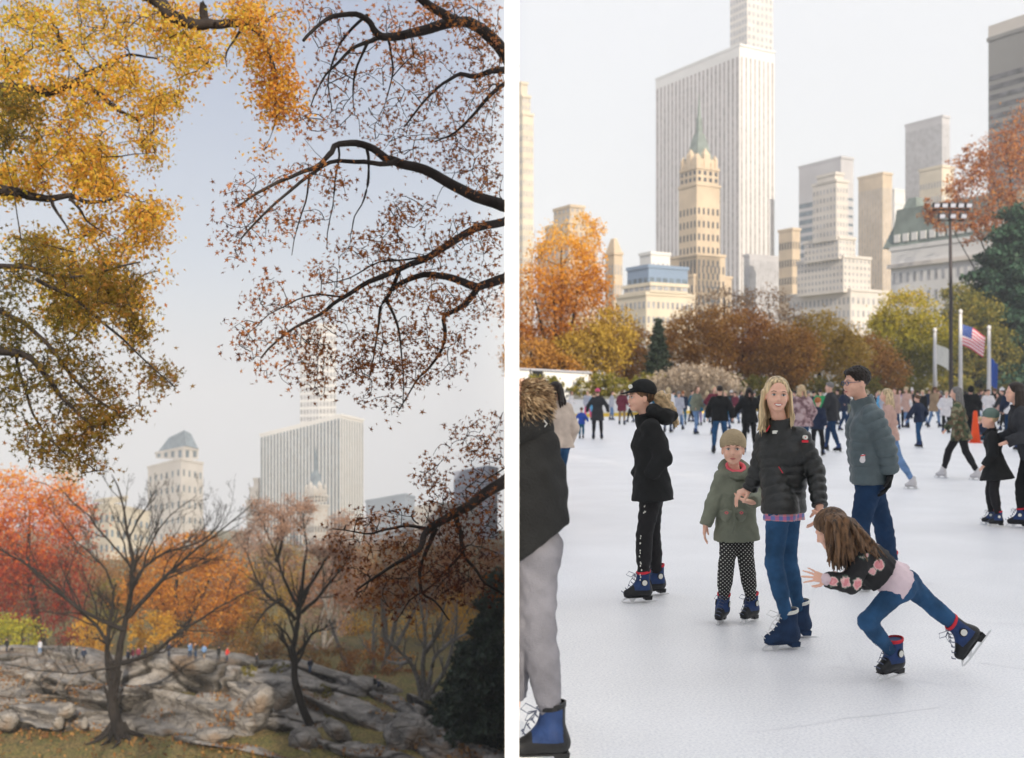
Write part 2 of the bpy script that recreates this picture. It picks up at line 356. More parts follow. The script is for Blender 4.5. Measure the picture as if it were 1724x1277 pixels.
# ================================================================ city
def glass(name, col, rough=.25):
    return mat(name, col, rough=rough, var=.3, nscale=.35, spec=.25)
class Tower:
    """a building: walls, roofs and windows; two street faces seen, left face px pl..pc, right face pc..pr"""
    def __init__(s, label, d, wall_m, win_m, ang=60, base=0.0, slant=False, group='towers of the skyline'):
        s.d, s.wm, s.gm, s.base, s.slant = d, wall_m, win_m, base, slant
        a = math.radians(ang); s.eL = np.array((-math.cos(a), math.sin(a))); s.eR = np.array((math.sin(a), math.cos(a)))
        s.wall = None; s.wins = []; s.extra = []; s.label = label; s.group = group; s.org = None
    def corners(s, pl, pc, pr, d):
        C = np.array((PX(pc, d), d)); tl = (pl-CX)/F; tr = (pr-CX)/F
        sl = (C[0]-tl*C[1])/(-s.eL[0]+tl*s.eL[1]); sr = (tr*C[1]-C[0])/(s.eR[0]-tr*s.eR[1])
        return C, C+s.eL*max(sl, .5), C+s.eR*max(sr, .5), C+s.eL*max(sl, .5)+s.eR*max(sr, .5)
    def block(s, pl, pc, pr, yt, yb=None, ytl=None, ytr=None, d=None, L=None, R=None, par=True):
        """L/R: window layout (columns, rows, width share, height share, v0, v1) or None"""
        d = d or s.d; C, A, B, D = s.corners(pl, pc, pr, d)
        zc = PZ(yt, d); za = PZ(ytl, A[1]) if ytl else zc; zb = PZ(ytr, B[1]) if ytr else zc; zd = za+zb-zc
        z0 = s.base if yb is None else PZ(yb, d)
        if s.org is None: s.org = (C[0], C[1], s.base); s.wall = MB(s.org)
        bot = [(*q, z0) for q in (C, B, D, A)]; tp = [(*C, zc), (*B, zb), (*D, zd), (*A, za)]
        s.wall.add(bot+tp, BOXF)
        if par:      # parapet and cornice lip
            o = (A+B-C-D); e = .25+d*.0006
            cen = (A+B)/2
            def out(q, k): return q+(q-cen)/np.linalg.norm(q-cen)*k
            hh = .5+d*.0012
            vs = [(*out(q, e), z-hh) for q, z in ((C, zc), (B, zb), (D, zd), (A, za))]+[(*out(q, e), z+.15) for q, z in ((C, zc), (B, zb), (D, zd), (A, za))]
            s.wall.add(vs, BOXF)
        for spec, p0, p1, t0, t1 in ((L, A, C, za, zc), (R, C, B, zc, zb)):
            if not spec: continue
            nu, nv, fu, fv, v0, v1 = spec[:6]
            dirn = (p1-p0)/np.linalg.norm(p1-p0); nrm = np.array((dirn[1], -dirn[0]))
            if nrm@(p0-(A+B)/2) < 0: nrm = -nrm
            for j in range(nv):
                for i in range(nu):
                    u = [(i+.5-fu/2)/nu, (i+.5+fu/2)/nu]; v = [v0+(v1-v0)*(j+.5-fv/2)/nv, v0+(v1-v0)*(j+.5+fv/2)/nv]
                    q = []
                    for off in (-.2, .07):
                        for uu, vv in ((u[0], v[0]), (u[1], v[0]), (u[1], v[1]), (u[0], v[1])):
                            p = p0+(p1-p0)*uu+nrm*off; zt = t0+(t1-t0)*uu
                            q.append((*p, z0+(zt-z0)*vv))
                    s.wins.append((q, nv == 1))
        return C, A, B, D
    def cone(s, pts, apex_y=None, m=None, top=None, name='roof'):
        s.extra.append((pts, top, m, name)); return s
    def finish(s, name='tower'):
        e = empty(name, s.org, label=s.label, cat='building', group=s.group)
        s.wall.build('wall', s.wm, e)
        ws = sorted(s.wins, key=lambda q: -max(p[2] for p in q[0]))
        for i, (q, strip) in enumerate(ws[:100]):
            MB(s.org).add(q, BOXF).build('window_strip' if strip else 'window', s.gm, e)
        if len(ws) > 100:
            mb = MB(s.org)
            for q, st in ws[100:]: mb.add(q, BOXF)
            mb.build('windows', s.gm, e, kind='stuff')
        for bot, tp, m, nm in s.extra:
            mb = MB(s.org); n = len(bot); mb.add(list(bot)+list(tp), [tuple(range(n-1, -1, -1)), tuple(range(n, 2*n))]+[(i, (i+1) % n, n+(i+1) % n, n+i) for i in range(n)]); mb.build(nm, m, e)
        return e
def frustum(C, A, B, D, z0, z1, top_scale, top_c=None, grow=1.0, slant=(0, 0, 0, 0)):
    q = [C, B, D, A]; c = sum(q)/4
    return [(*(c+(p-c)*grow), z0+sl) for p, sl in zip(q, slant)], [(*(c+(p-c)*top_scale), z1+sl) for p, sl in zip(q, slant)]
white_st = mat('white_marble', (.66, .65, .64), var=.05, nscale=.05)
pale_st = mat('pale_limestone', (.58, .54, .50), var=.08, nscale=.08)
cream_st = mat('cream_brick', (.60, .53, .42), var=.1, nscale=.1)
tan_st = mat('tan_brick', (.54, .43, .31), var=.12, nscale=.1)
brown_st = mat('brown_brick', (.34, .24, .17), var=.15, nscale=.1)
grey_st = mat('grey_concrete', (.46, .45, .47), var=.08, nscale=.06)
dark_st = mat('dark_grey_cladding', (.14, .14, .15), var=.1, nscale=.06)
copper = mat('green_copper_roof', (.19, .225, .21), var=.2, nscale=.3)
g_blue = glass('blue_grey_window', (.13, .17, .21)); g_dark = glass('dark_window', (.06, .065, .075)); g_mid = glass('mid_grey_window', (.34, .34, .36)); g_lilac = glass('tinted_strip_window', (.34, .30, .30))
pale_l = mat('grey_beige_limestone', (.46, .44, .425), var=.08, nscale=.08); cream_l = mat('dull_cream_brick', (.47, .43, .36), var=.1, nscale=.1)
LG = 'towers seen beyond the park on the left'; RG = 'towers rising behind the rink'
# ---- right-hand skyline
t = Tower('broad white tower with thin vertical stripes, tallest slab behind the rink', 646, white_st, g_lilac, group=RG)
t.block(1104, 1245, 1304, 74, L=(21, 1, .5, 1, .0, .965), R=(8, 1, .35, 1, .0, .965)); t.finish('office_tower')
t = Tower('slender pale pencil tower cut off by the top edge of the picture', 900, pale_st, g_mid, group=RG)
t.block(1229, 1258, 1301, -178, L=(6, 44, .6, .6, .3, .99), R=(6, 44, .6, .6, .3, .99)); t.finish('pencil_tower')
def hotel_tower(label, d, px, py, k, base, ang, group, slant=0, rmat=None, wm=None):
    """brown-shafted tower with pinnacled crown, steep green roof and spire; px,py = roof tip, k = scale of picture offsets"""
    t = Tower(label, d, wm or brown_st, g_dark, ang=ang, base=base, group=group)
    X = lambda v: px+v*k
    Yy = lambda v: py+v*k
    sl = dict()
    def B(pl, pc, pr, yt, **q):
        w_ = slant*(pc-pl)*k; w2 = slant*.5*(pr-pc)*k
        return t.block(X(pl), X(pc), X(pr), Yy(yt), ytl=(Yy(yt)+w_) if slant else None, ytr=(Yy(yt)+w2) if slant else None, **q)
    B(-33, -3, 36, 108, L=(5, 13, .42, .5, .1, .9), R=(5, 13, .42, .5, .1, .9))
    B(-31, -3, 34, 80, yb=Yy(108), L=(4, 2, .5, .6, .05, .85), R=(4, 2, .5, .6, .05, .85))
    B(-47, -3, 45, 226, L=(7, 8, .4, .5, .1, .94), R=(7, 8, .4, .5, .1, .94))
    B(-54, -8, 56, 262, L=(8, 7, .4, .5, .1, .94), R=(8, 7, .4, .5, .1, .94))
    q = B(-28, -3, 30, 66, yb=Yy(82), par=False)
    C, A, Bq, D = q
    z0, z1, z2, z3 = PZ(Yy(82), d), PZ(Yy(20), d), PZ(Yy(-8), d), PZ(Yy(-50), d)
    t.extra.append((*frustum(*q, z0, z1, .30), rmat or copper, 'roof'))
    t.extra.append((*frustum(*q, z1, z2, .16, grow=.22), rmat or copper, 'lantern'))
    t.extra.append((*frustum(*q, z2, z3, .01, grow=.12), rmat or copper, 'spire'))
    # gabled dormers and corner pinnacles
    for (p0, p1) in ((A, C), (C, Bq)):
        dv = (p1-p0); ln = np.linalg.norm(dv); dv /= ln; nr = np.array((dv[1], -dv[0])); cen = (A+Bq)/2
        if nr@(p0-cen) < 0: nr = -nr
        for f_, wd, hh in ((.5, .30, 34), (.02, .12, 24), (.98, .12, 24), (.26, .1, 14), (.74, .1, 14)):
            c = p0+dv*ln*f_; h2 = PZ(Yy(82-hh), d)
            vb = [(*(c-dv*wd*ln/2+nr*.5), z0-.5), (*(c+dv*wd*ln/2+nr*.5), z0-.5), (*(c+dv*wd*ln/2-nr*ln*.22), z0-.5), (*(c-dv*wd*ln/2-nr*ln*.22), z0-.5)]
            vt = [(v[0]*.999+c[0]*.001, v[1]*.999+c[1]*.001, h2-(h2-z0)*.3) for v in vb]
            t.extra.append((vb, vt, t.wm if wm else cream_st, 'dormer'))
            cc = (c-nr*ln*.08)
            vt2 = [(*(cc+(np.array(v[:2])-cc)*.08), h2+.2) for v in vt]
            t.extra.append((vt, vt2, t.wm if wm else cream_st, 'dormer_gable'))
    return t.finish('hotel_tower')
hotel_tower('brown hotel tower with pinnacles, green steep roof and thin spire, before the white slab', 480, 1176, 200, 1.0, 0, 60, RG, wm=tan_st)
t = Tower('pale cream tower clipped by the left edge of the rink view', 520, cream_st, g_mid, group=RG)
t.block(866, 880, 898, 190, L=(3, 22, .4, .5, .1, .97), R=(4, 22, .4, .5, .1, .97)); t.block(866, 879, 893, 160, yb=190, R=(3, 2, .4, .6, .1, .9)); t.block(868, 877, 888, 138, yb=160); t.finish('apartment_tower')
t = Tower('stepped ochre apartment tower behind the bright orange tree', 420, tan_st, g_mid, group=RG)
t.block(905, 958, 1006, 400, L=(7, 9, .45, .5, .1, .95), R=(6, 9, .45, .5, .1, .95)); t.block(918, 958, 998, 372, yb=402, L=(5, 2, .45, .5, .1, .9), R=(5, 2, .45, .5, .1, .9)); t.block(932, 960, 984, 345, yb=374, L=(4, 2, .4, .5, .1, .9), R=(3, 2, .4, .5, .1, .9)); t.finish('apartment_tower')
t = Tower('narrow ochre tower right of the orange tree', 440, tan_st, g_mid, group=RG)
q = t.block(1019, 1034, 1048, 425, L=(3, 6, .45, .5, .1, .95), R=(3, 6, .45, .5, .1, .95)); t.extra.append((*frustum(*q, PZ(425, 440), PZ(400, 440), .35), tan_st, 'roof')); t.finish('apartment_tower')
t = Tower('cream mid-rise block with blue glazed penthouse', 300, cream_st, g_mid, group=RG)
t.block(1038, 1088, 1168, 492, L=(7, 6, .5, .45, .1, .95), R=(10, 6, .5, .45, .1, .95)); t.block(1050, 1095, 1158, 476, yb=492, L=(5, 1, .8, .6, .1, .9), R=(6, 1, .8, .6, .1, .9)); t.finish('apartment_block')
t = Tower('blue glass box stacked on the cream mid-rise roof line', 322, mat('blue_panel', (.20, .27, .38), var=.1, rough=.4), g_blue, group=RG)
t.block(1056, 1092, 1158, 446, L=(4, 2, .7, .5, .6, .95), R=(6, 2, .7, .5, .6, .95)); t.finish('glass_block')
t = Tower('small flat white building behind the blue glass box', 380, white_st, g_mid, group=RG)
t.block(1077, 1096, 1128, 424, R=(4, 4, .4, .4, .6, .95)); t.finish('white_block')
t = Tower('grey striped block standing in for the shadow at the foot of the white slab', 560, grey_st, g_mid, group=RG)
t.block(1252, 1262, 1311, 428, L=(3, 1, .5, 1, 0, .96), R=(12, 1, .45, 1, 0, .96)); t.finish('office_tower')  # grey block added where a shadow crosses the white slab
t = Tower('small brown and white tower between the slab and the glass tower', 520, tan_st, g_dark, group=RG)
t.block(1311, 1334, 1347, 384, L=(5, 8, .5, .4, .1, .95), R=(3, 8, .4, .4, .1, .95)); t.finish('office_tower')
t = Tower('dark banded glass tower with pale corner, left of the tan slab', 600, grey_st, g_blue, group=RG)
t.block(1345, 1416, 1437, 263, L=(1, 22, .98, .55, .05, .84), R=(1, 22, .9, .3, .05, .84)); t.finish('glass_tower')
t = Tower('pale stepped tower widening downwards before the banded glass one', 420, pale_st, g_mid, group=RG)
t.block(1368, 1408, 1428, 302, yb=404, L=(7, 6, .4, .5, .05, .9), R=(4, 6, .4, .5, .05, .9)); t.block(1376, 1406, 1420, 290, yb=304)
t.block(1354, 1412, 1440, 398, yb=436, L=(9, 3, .4, .5, .05, .9), R=(5, 3, .4, .5, .05, .9)); t.block(1342, 1420, 1466, 430, yb=492, L=(13, 5, .4, .5, .05, .95), R=(7, 5, .4, .5, .05, .95)); t.block(1328, 1432, 1500, 486, L=(15, 7, .4, .5, .1, .95), R=(8, 7, .4, .5, .1, .95)); t.finish('stepped_tower')
t = Tower('plain tan slab tower between two grey ones', 640, tan_st, g_mid, group=RG)
t.block(1445, 1486, 1502, 290, L=(9, 1, .3, 1, .0, .93), R=(4, 1, .3, 1, 0, .93)); t.finish('office_tower')
t = Tower('bright white tower half lost in haze left of the tall lilac slab', 760, white_st, g_mid, group=RG)
t.block(1494, 1506, 1529, 318, R=(5, 16, .3, .3, .1, .95)); t.finish('office_tower')
t = Tower('tall lilac grey slab tower above the white hotel', 660, grey_st, g_mid, group=RG)
t.block(1524, 1586, 1599, 194, L=(24, 1, .45, 1, 0, .97), R=(5, 1, .4, 1, 0, .97)); t.finish('office_tower')
t = Tower('sunlit yellow tower top in front of the lilac slab', 500, cream_st, g_mid, group=RG)
t.block(1548, 1586, 1606, 278, L=(8, 12, .4, .4, .2, .95), R=(4, 12, .4, .4, .2, .95)); t.finish('apartment_tower')
t = Tower('white hotel with green mansard roof and dormers behind the flagpoles', 205, white_st, g_mid, ang=58, group=RG)
q = t.block(1500, 1716, 1800, 388, L=(17, 6, .38, .5, .08, .86), R=(6, 6, .38, .5, .08, .86))
C, A, B_, D = q; zt = PZ(388, 205); zr = zt+8.2
t.extra.append((*frustum(*q, zt, zr, .93), copper, 'roof'))
dv = (C-A); ln = np.linalg.norm(dv); dv /= ln; nr = np.array((dv[1], -dv[0])); nr = nr if nr@(A-(A+B_)/2) > 0 else -nr
for i in range(13):
    for row in (0, 1):
        c = A+dv*ln*(i+.7)/13.5-nr*(.4+row*.9); z0 = zt+1.0+row*3.2
        t.extra.append(([(*(c-dv*.7+nr*.5), z0), (*(c+dv*.7+nr*.5), z0), (*(c+dv*.7-nr*1.5), z0), (*(c-dv*.7-nr*1.5), z0)], [(*(c-dv*.7+nr*.5), z0+1.7), (*(c+dv*.7+nr*.5), z0+1.7), (*(c+dv*.6-nr*1.5), z0+1.9), (*(c-dv*.6-nr*1.5), z0+1.9)], white_st, 'dormer'))
for f_, wd, hh in ((.08, 4.5, 11), (.93, 6, 9)):
    c = A+dv*ln*f_-nr*4
    t.extra.append(([(*(c-dv*wd+nr*4.2), zt), (*(c+dv*wd+nr*4.2), zt), (*(c+dv*wd-nr*6), zt), (*(c-dv*wd-nr*6), zt)], [(*(c-dv*1.0), zt+hh), (*(c+dv*1.0), zt+hh), (*(c+dv*1.0-nr*2), zt+hh), (*(c-dv*1.0-nr*2), zt+hh)], copper, 'gable_roof'))
cz = PZ(428, 205)
mb_ = [(*(A-dv*.5+nr*.7), cz), (*(C+dv*.5+nr*.7), cz), (*(C+dv*.5-nr*.4), cz), (*(A-dv*.5-nr*.4), cz)]
t.extra.append((mb_, [(x, y, z+.9) for x, y, z in mb_], pale_st, 'cornice'))
t.finish('grand_hotel')
t = Tower('huge dark grey tower with pale top band at the right edge', 235, mat('mid_grey_cladding', (.27, .265, .26), var=.06, nscale=.06), glass('charcoal_band_window', (.17, .17, .18)), group=RG)
q = t.block(1664, 1840, 1900, 8, L=(1, 26, .97, .5, .2, .90)); z = PZ(8, 235); 
t.extra.append((*frustum(*q, z+.2, z+3, 1.0, grow=1.005), pale_st, 'parapet')); t.finish('office_tower')
# ---- left-hand skyline
BZ = -150
t = Tower('pale hotel tower with blue grey mansard roof beyond the bare tree', 560, pale_l, g_blue, ang=38, base=BZ, group=LG)
t.block(249, 305, 342, 771, ytl=786, ytr=779, L=(6, 12, .3, .42, .1, .97), R=(4, 12, .3, .42, .1, .97))
q = t.block(262, 309, 334, 752, yb=775, ytl=762, ytr=756, d=562, L=(4, 1, .45, .75, .1, .85), R=(2, 1, .45, .75, .1, .85))
q = t.corners(266, 314, 334, 562); C, A, B_, D = q
zz = [PZ(751, C[1]), PZ(756, B_[1]), PZ(757, D[1]), PZ(761, A[1])]; tz = [PZ(725, C[1]), PZ(731, B_[1]), PZ(735, D[1]), PZ(737, A[1])]
c = (A+B_)/2
t.extra.append(([(*(p), z) for p, z in zip((C, B_, D, A), zz)], [(*(c+(p-c)*.55+(np.array((1.0, 0)))), z) for p, z in zip((C, B_, D, A), tz)], mat('blue_grey_copper', (.18, .22, .26), var=.15, nscale=.4), 'roof'))
t.finish('hotel_tower')
t = Tower('slim stepped grey tower half hidden by leaves at far left', 590, pale_l, g_mid, ang=38, base=BZ, group=LG)
t.block(90, 118, 142, 832, ytl=838, L=(4, 10, .35, .45, .1, .96), R=(3, 10, .35, .45, .1, .96)); t.block(96, 117, 134, 760, yb=835, ytl=765, L=(3, 7, .35, .45, .1, .96), R=(2, 7, .35, .45, .1, .96)); t.block(103, 116, 125, 718, yb=762); q = t.corners(106, 116, 123, 590); t.extra.append((*frustum(*q, PZ(718, 590), PZ(684, 590), .2), pale_l, 'roof')); t.finish('stepped_tower')
t = Tower('cream apartment block with paired windows behind the bare tree', 420, cream_l, g_blue, ang=38, base=BZ, group=LG)
t.block(150, 184, 252, 846, ytl=853, ytr=862, L=(4, 12, .45, .5, .3, .97), R=(7, 12, .45, .45, .3, .97)); t.block(160, 184, 214, 838, yb=848, ytl=842); t.finish('apartment_block')
t = Tower('wide white tower with bold vertical blue stripes beyond the park', 600, white_st, g_blue, ang=34, base=BZ, slant=True, group=LG)
t.block(438, 573, 612, 697, ytl=731, ytr=706, L=(24, 1, .55, 1, .0, .982), R=(9, 1, .38, 1, .0, .982)); t.finish('office_tower')
t = Tower('white gridded pencil tower rising behind the blue striped tower', 690, white_st, g_mid, ang=34, base=BZ, group=LG)
t.block(505, 537, 566, 545, ytl=549, ytr=547, L=(6, 30, .62, .6, .25, .99), R=(5, 30, .62, .6, .25, .99)); t.finish('pencil_tower')
hotel_tower('small ornate stone tower with gables and blue spire before the striped tower', 520, 531, 783, .60, BZ, 38, LG, slant=.25, rmat=MATS['blue_grey_copper'], wm=pale_l)
t = Tower('thin pale stepped tower left of the blue striped tower', 650, pale_l, g_mid, ang=38, base=BZ, group=LG)
t.block(414, 431, 446, 838, ytl=843, L=(3, 8, .4, .5, .2, .95), R=(2, 8, .4, .5, .2, .95)); t.block(420, 433, 444, 822, yb=840); t.block(427, 435, 442, 806, yb=824); t.finish('stepped_tower')
t = Tower('plain slate blue slab right of the striped tower', 640, mat('slate_panel', (.27, .32, .40), var=.06, nscale=.1), g_blue, ang=34, base=BZ, group=LG)
t.block(616, 682, 698, 831, ytl=843, ytr=836, L=(12, 14, .5, .35, .2, .85), R=(4, 14, .4, .35, .2, .85)); t.finish('office_tower')
t = Tower('pale stone block with fine windows behind the low oak limb', 590, pale_l, g_mid, ang=34, base=BZ, group=LG)
t.block(698, 742, 806, 846, ytl=854, ytr=852, L=(8, 14, .4, .4, .2, .95), R=(11, 14, .4, .4, .2, .95)); t.finish('office_block')
t = Tower('lilac tower top above the lowest oak limb at right', 740, mat('lilac_panel', (.34, .36, .46), var=.06, nscale=.1), g_blue, ang=34, base=BZ, group=LG)
t.block(764, 822, 838, 784, ytl=795, ytr=788, L=(10, 12, .5, .35, .3, .95), R=(3, 12, .4, .35, .3, .95)); t.finish('office_tower')
t = Tower('dark blue block at the lower right of the park view', 440, mat('deep_blue_panel', (.12, .17, .25), var=.08, nscale=.1), g_dark, ang=34, base=BZ, group=LG)
t.block(816, 846, 856, 925, ytl=932, L=(5, 8, .5, .4, .3, .95)); t.finish('office_block')
# ---- unseen blocks added behind the viewer, shaped to shade the rink
for x0, x1, h_, lab in ((21.1, 29.3, 40.8, 'lower unseen brick block added behind the viewer to shade the rink'), (29.4, 60, 62, 'middle unseen brick block added behind the viewer to shade the rink'), (60.05, 175, 98, 'tallest unseen brick block added behind the viewer to shade the rink')):
    e = empty('apartment_block', (x0, -60, 0), label=lab, cat='building')
    b = MB((x0, -60, 0)); b.prism([(x0, -60), (x0+6.5, -80), (x1+6.5, -80), (x1, -60)][::-1], -1, h_); b.build('wall', brown_st, e)
    wn = []
    nc = int((x1-x0)/3.4); nr_ = int(h_/3.4)
    for j in range(nr_):
        for i in range(nc):
            x = x0+(i+.5)*(x1-x0)/nc; z = 2.2+j*3.4; wn.append((x, z))
    for x, z in wn[:60]: MB((x0, -60, 0)).box(x-.65, x+.65, -60.1, -59.93, z-.8, z+.9).build('window', g_dark, e)
    b = MB((x0, -60, 0))
    for x, z in wn[60:]: b.box(x-.65, x+.65, -60.1, -59.93, z-.8, z+.9)
    b.build('windows', g_dark, e, kind='stuff')
# ================================================================ trees
def in_poly(poly, x, y):
    c = np.zeros(len(x), bool); n = len(poly); j = n-1
    for i in range(n):
        xi, yi = poly[i]; xj, yj = poly[j]
        m = ((yi > y) != (yj > y))
        c ^= m & (x < (xj-xi)*(y-yi)/((yj-yi) if yj != yi else 1e-9)+xi)
        j = i
    return c
def sample_poly(poly, n, r, hole=None):
    x0, x1 = min(p[0] for p in poly), max(p[0] for p in poly); y0, y1 = min(p[1] for p in poly), max(p[1] for p in poly)
    out = np.zeros((0, 2))
    for it in range(60):
        if len(out) >= n: break
        q = np.stack([r.uniform(x0, x1, n*2), r.uniform(y0, y1, n*2)], 1)
        if hole is not None: q = q[noise2(q[:, 0], q[:, 1], .055, 17) > hole]
        out = np.vstack([out, q[in_poly(poly, q[:, 0], q[:, 1])]])
    while len(out) < n: out = np.vstack([out, out if len(out) else np.array([poly[0]], float)])
    return out[:n]
STAR = []
for i in range(10):
    a = math.pi/2+i*math.pi/5; rr_ = (1.0, .62, .8, .62, .8)[i//2 % 5] if i % 2 == 0 else .24
    STAR.append((rr_*math.cos(a), rr_*math.sin(a)))
STAR = np.array(STAR)
def leaves(centres, size, r, star=False, droop=.4):
    """leaf blades at the centres, random facing; returns verts, quads"""
    n = len(centres); size = np.broadcast_to(size, n)[:, None]
    a = r.normal(size=(n, 3)); a[:, 2] -= droop; a /= np.linalg.norm(a, axis=1)[:, None]
    b = np.cross(a, r.normal(size=(n, 3))); b /= np.linalg.norm(b, axis=1)[:, None]; c = np.cross(a, b)
    if star:
        V = np.zeros((n, 11, 3)); V[:, 0] = centres
        for i, (u, v) in enumerate(STAR): V[:, i+1] = centres+size*.62*(u*b+v*a+.25*(u*u)*c)
        fs = []
        for i in range(5):
            q = [0, 1+(2*i-1) % 10, 1+2*i, 1+(2*i+1) % 10]; fs.append(q)
        Fs = (np.arange(n)[:, None, None]*11+np.array(fs)[None]).reshape(-1, 4)
        return V.reshape(-1, 3), Fs, 5
    V = np.stack([centres-a*size*.5, centres+b*size*.27+c*size*.08, centres+a*size*.5, centres-b*size*.27+c*size*.08], 1)
    return V.reshape(-1, 3), np.arange(n*4).reshape(n, 4), 1
def crown_mesh(centres, size, r, star=False, hue=None, org=(0, 0, 0), spread=.35):
    V, Fs, k = leaves(np.asarray(centres)-np.asarray(org), size, r, star)
    h = r.random(len(centres)) if hue is None else np.clip(hue+r.normal(0, spread*.5, len(centres)), 0, 1)
    return nmesh('crown', V, Fs, rnd=np.repeat(h, k))
bark = mat('bark', (.017, .013, .011), rough=.95, var=.4, nscale=5, bump=.8, bscale=18, stretch=(1, 1, .3))
bark_dark = mat('dark_bark', (.028, .022, .020), rough=.95, var=.4, nscale=4, bump=.8, bscale=15)
bark_grey = mat('grey_bark', (.19, .175, .16), rough=.9, var=.35, nscale=4, bump=.5, bscale=12)
bark_tan = mat('tan_bark', (.22, .17, .13), rough=.95, var=.35, nscale=4, bump=.6, bscale=12)  # plain light tan bark tone

def grow(limbs, targets, r, r_tip=.006, r_join=.018, wig=.06, seg=4):
    """joins every target to the nearest point of the growing limbs with a curved twig; limbs: list of (points, radii)"""
    nodes = np.vstack([np.asarray(p) for p, _ in limbs]); paths = []
    d = np.min(((targets[:, None]-nodes[None])**2).sum(2), 1); order = np.argsort(d)
    nd_ = [nodes]; allp = nodes
    cap = np.zeros((len(nodes)+len(targets)*(seg), 3)); cap[:len(nodes)] = nodes; cnt = len(nodes)
    for i in order:
        T = targets[i]; dd = ((cap[:cnt]-T)**2).sum(1); j = int(np.argmin(dd)); S = cap[j].copy(); ln = math.sqrt(dd[j])
        pts = [S]
        bend = r.normal(size=3)*ln*.16+np.array((0, 0, .10*ln))
        for k in range(1, seg+1):
            f = k/seg; p = S+(T-S)*f+bend*math.sin(math.pi*f)+(r.normal(size=3)*wig*ln*.25 if k < seg else 0); pts.append(p)
            cap[cnt] = p; cnt += 1
        r0 = min(r_join, r_tip+ln*.014); paths.append((pts, [r0+(r_tip-r0)*k/seg for k in range(seg+1)]))
    return paths
def limb(pxpts, d0, d1, r0, r1, sub=3, r=None, jit=.02):
    """a limb traced through picture points, depth running from d0 to d1"""
    q = np.array(pxpts, float); n = len(q); t = np.linspace(0, n-1, (n-1)*sub+1)
    X = np.interp(t, range(n), q[:, 0]); Y = np.interp(t, range(n), q[:, 1]); f = t/(n-1)
    out = []
    for x, y, ff in zip(X, Y, f):
        d = d0+(d1-d0)*ff; p = P(x, y, d); out.append(p+(r.normal(size=3)*jit*min(1, d/14) if r is not None else 0))
    # smooth once
    o = np.array(out); o[1:-1] = .25*o[:-2]+.5*o[1:-1]+.25*o[2:]
    return list(o), [r0+(r1-r0)*ff**.8 for ff in f]
def clumps(centres, n_each, rad, r, flat=.7):
    c = np.repeat(centres, n_each, 0); o = r.normal(size=c.shape)*rad; o[:, 2] *= flat; return c+o
def make_tree(name, base, trunk_paths, crown, bark_m, leaf_m, label, group=None, cat='tree', k=6, limbs=None):
    e = empty(name, base, label=label, cat=cat, group=group)
    mb = MB(base)
    for pts, rad in trunk_paths: mb.tube(pts, rad, k=k if max(rad) > .05 else 4 if max(rad) > .02 else 3, cap=False)
    mb.build('trunk', bark_m, e, smooth=True)
    if crown is not None: obj('crown', crown, leaf_m, e)
    return e

# ---- oak whose limbs reach in from the right (over the park view)
r = np.random.default_rng(21); D0 = 13.0
oak = []
def L_(p, d0, d1, r0, r1): oak.append(limb(p, d0, d1, r0, r1, r=r, jit=.012))
L_([(862, 110), (850, 92), (832, 68), (808, 48), (790, 38), (765, 36), (745, 22), (712, 2), (690, -20)], 14, 12.5, .10, .045)
L_([(770, 36), (735, 45), (700, 55), (665, 62), (640, 63), (628, 48), (620, 30), (600, 24), (560, 26), (530, 45), (510, 70)], 13.4, 12, .075, .018)
L_([(640, 62), (620, 72), (600, 76), (570, 105), (540, 135), (525, 180)], 13, 12, .035, .008)
L_([(620, 72), (603, 110), (594, 150), (598, 195)], 13, 13, .025, .006)
L_([(620, 25), (580, 60), (560, 100), (550, 140), (562, 190)], 12.7, 12.3, .022, .006)
L_([(656, 66), (661, 100), (660, 130), (648, 172)], 13.2, 13.4, .022, .006)
L_([(858, 117), (840, 119), (822, 122), (800, 131), (775, 124), (745, 140), (710, 175), (680, 215)], 13.6, 12.6, .055, .01)
L_([(858, 134), (830, 155), (800, 190), (770, 225), (730, 240)], 13.5, 12.9, .035, .008)
L_([(862, 348), (850, 346), (800, 330), (760, 312), (715, 286), (672, 275), (655, 270), (640, 260), (620, 244), (590, 241), (562, 243), (556, 262), (530, 284), (500, 292), (470, 306), (432, 326), (400, 350)], 13.6, 11.8, .085, .014)
L_([(668, 272), (640, 277), (600, 273), (556, 272), (520, 297), (480, 330), (440, 366), (405, 402)], 12.9, 11.7, .038, .010)
L_([(619, 246), (621, 300), (615, 335), (598, 365), (590, 398)], 12.7, 12.7, .022, .006)
L_([(572, 245), (567, 290), (560, 345), (548, 420)], 12.5, 12.4, .018, .006)
L_([(520, 292), (515, 340), (495, 390), (490, 430)], 12.1, 12, .016, .005)
L_([(862, 368), (850, 372), (800, 386), (740, 420), (700, 443), (672, 453), (620, 476), (580, 500), (550, 521), (510, 546), (478, 562), (440, 602)], 13.4, 11.9, .065, .012)
L_([(672, 453), (655, 500), (640, 515), (636, 560), (622, 640)], 12.9, 12.7, .035, .007)
L_([(650, 505), (668, 545), (676, 600), (680, 680)], 12.8, 12.5, .022, .006)
L_([(862, 462), (850, 470), (820, 480), (802, 484), (780, 475), (752, 466), (712, 463), (690, 470), (660, 485)], 13.4, 12.8, .075, .03)
L_([(806, 484), (790, 505), (768, 522), (745, 531), (751, 555), (747, 590), (720, 620), (700, 642), (670, 692)], 13.2, 12.7, .045, .008)
L_([(730, 425), (690, 440), (640, 440), (590, 470), (540, 478)], 13, 12.3, .02, .006)
L_([(580, 500), (540, 495), (500, 505), (450, 530), (420, 560)], 12.3, 11.9, .016, .005)
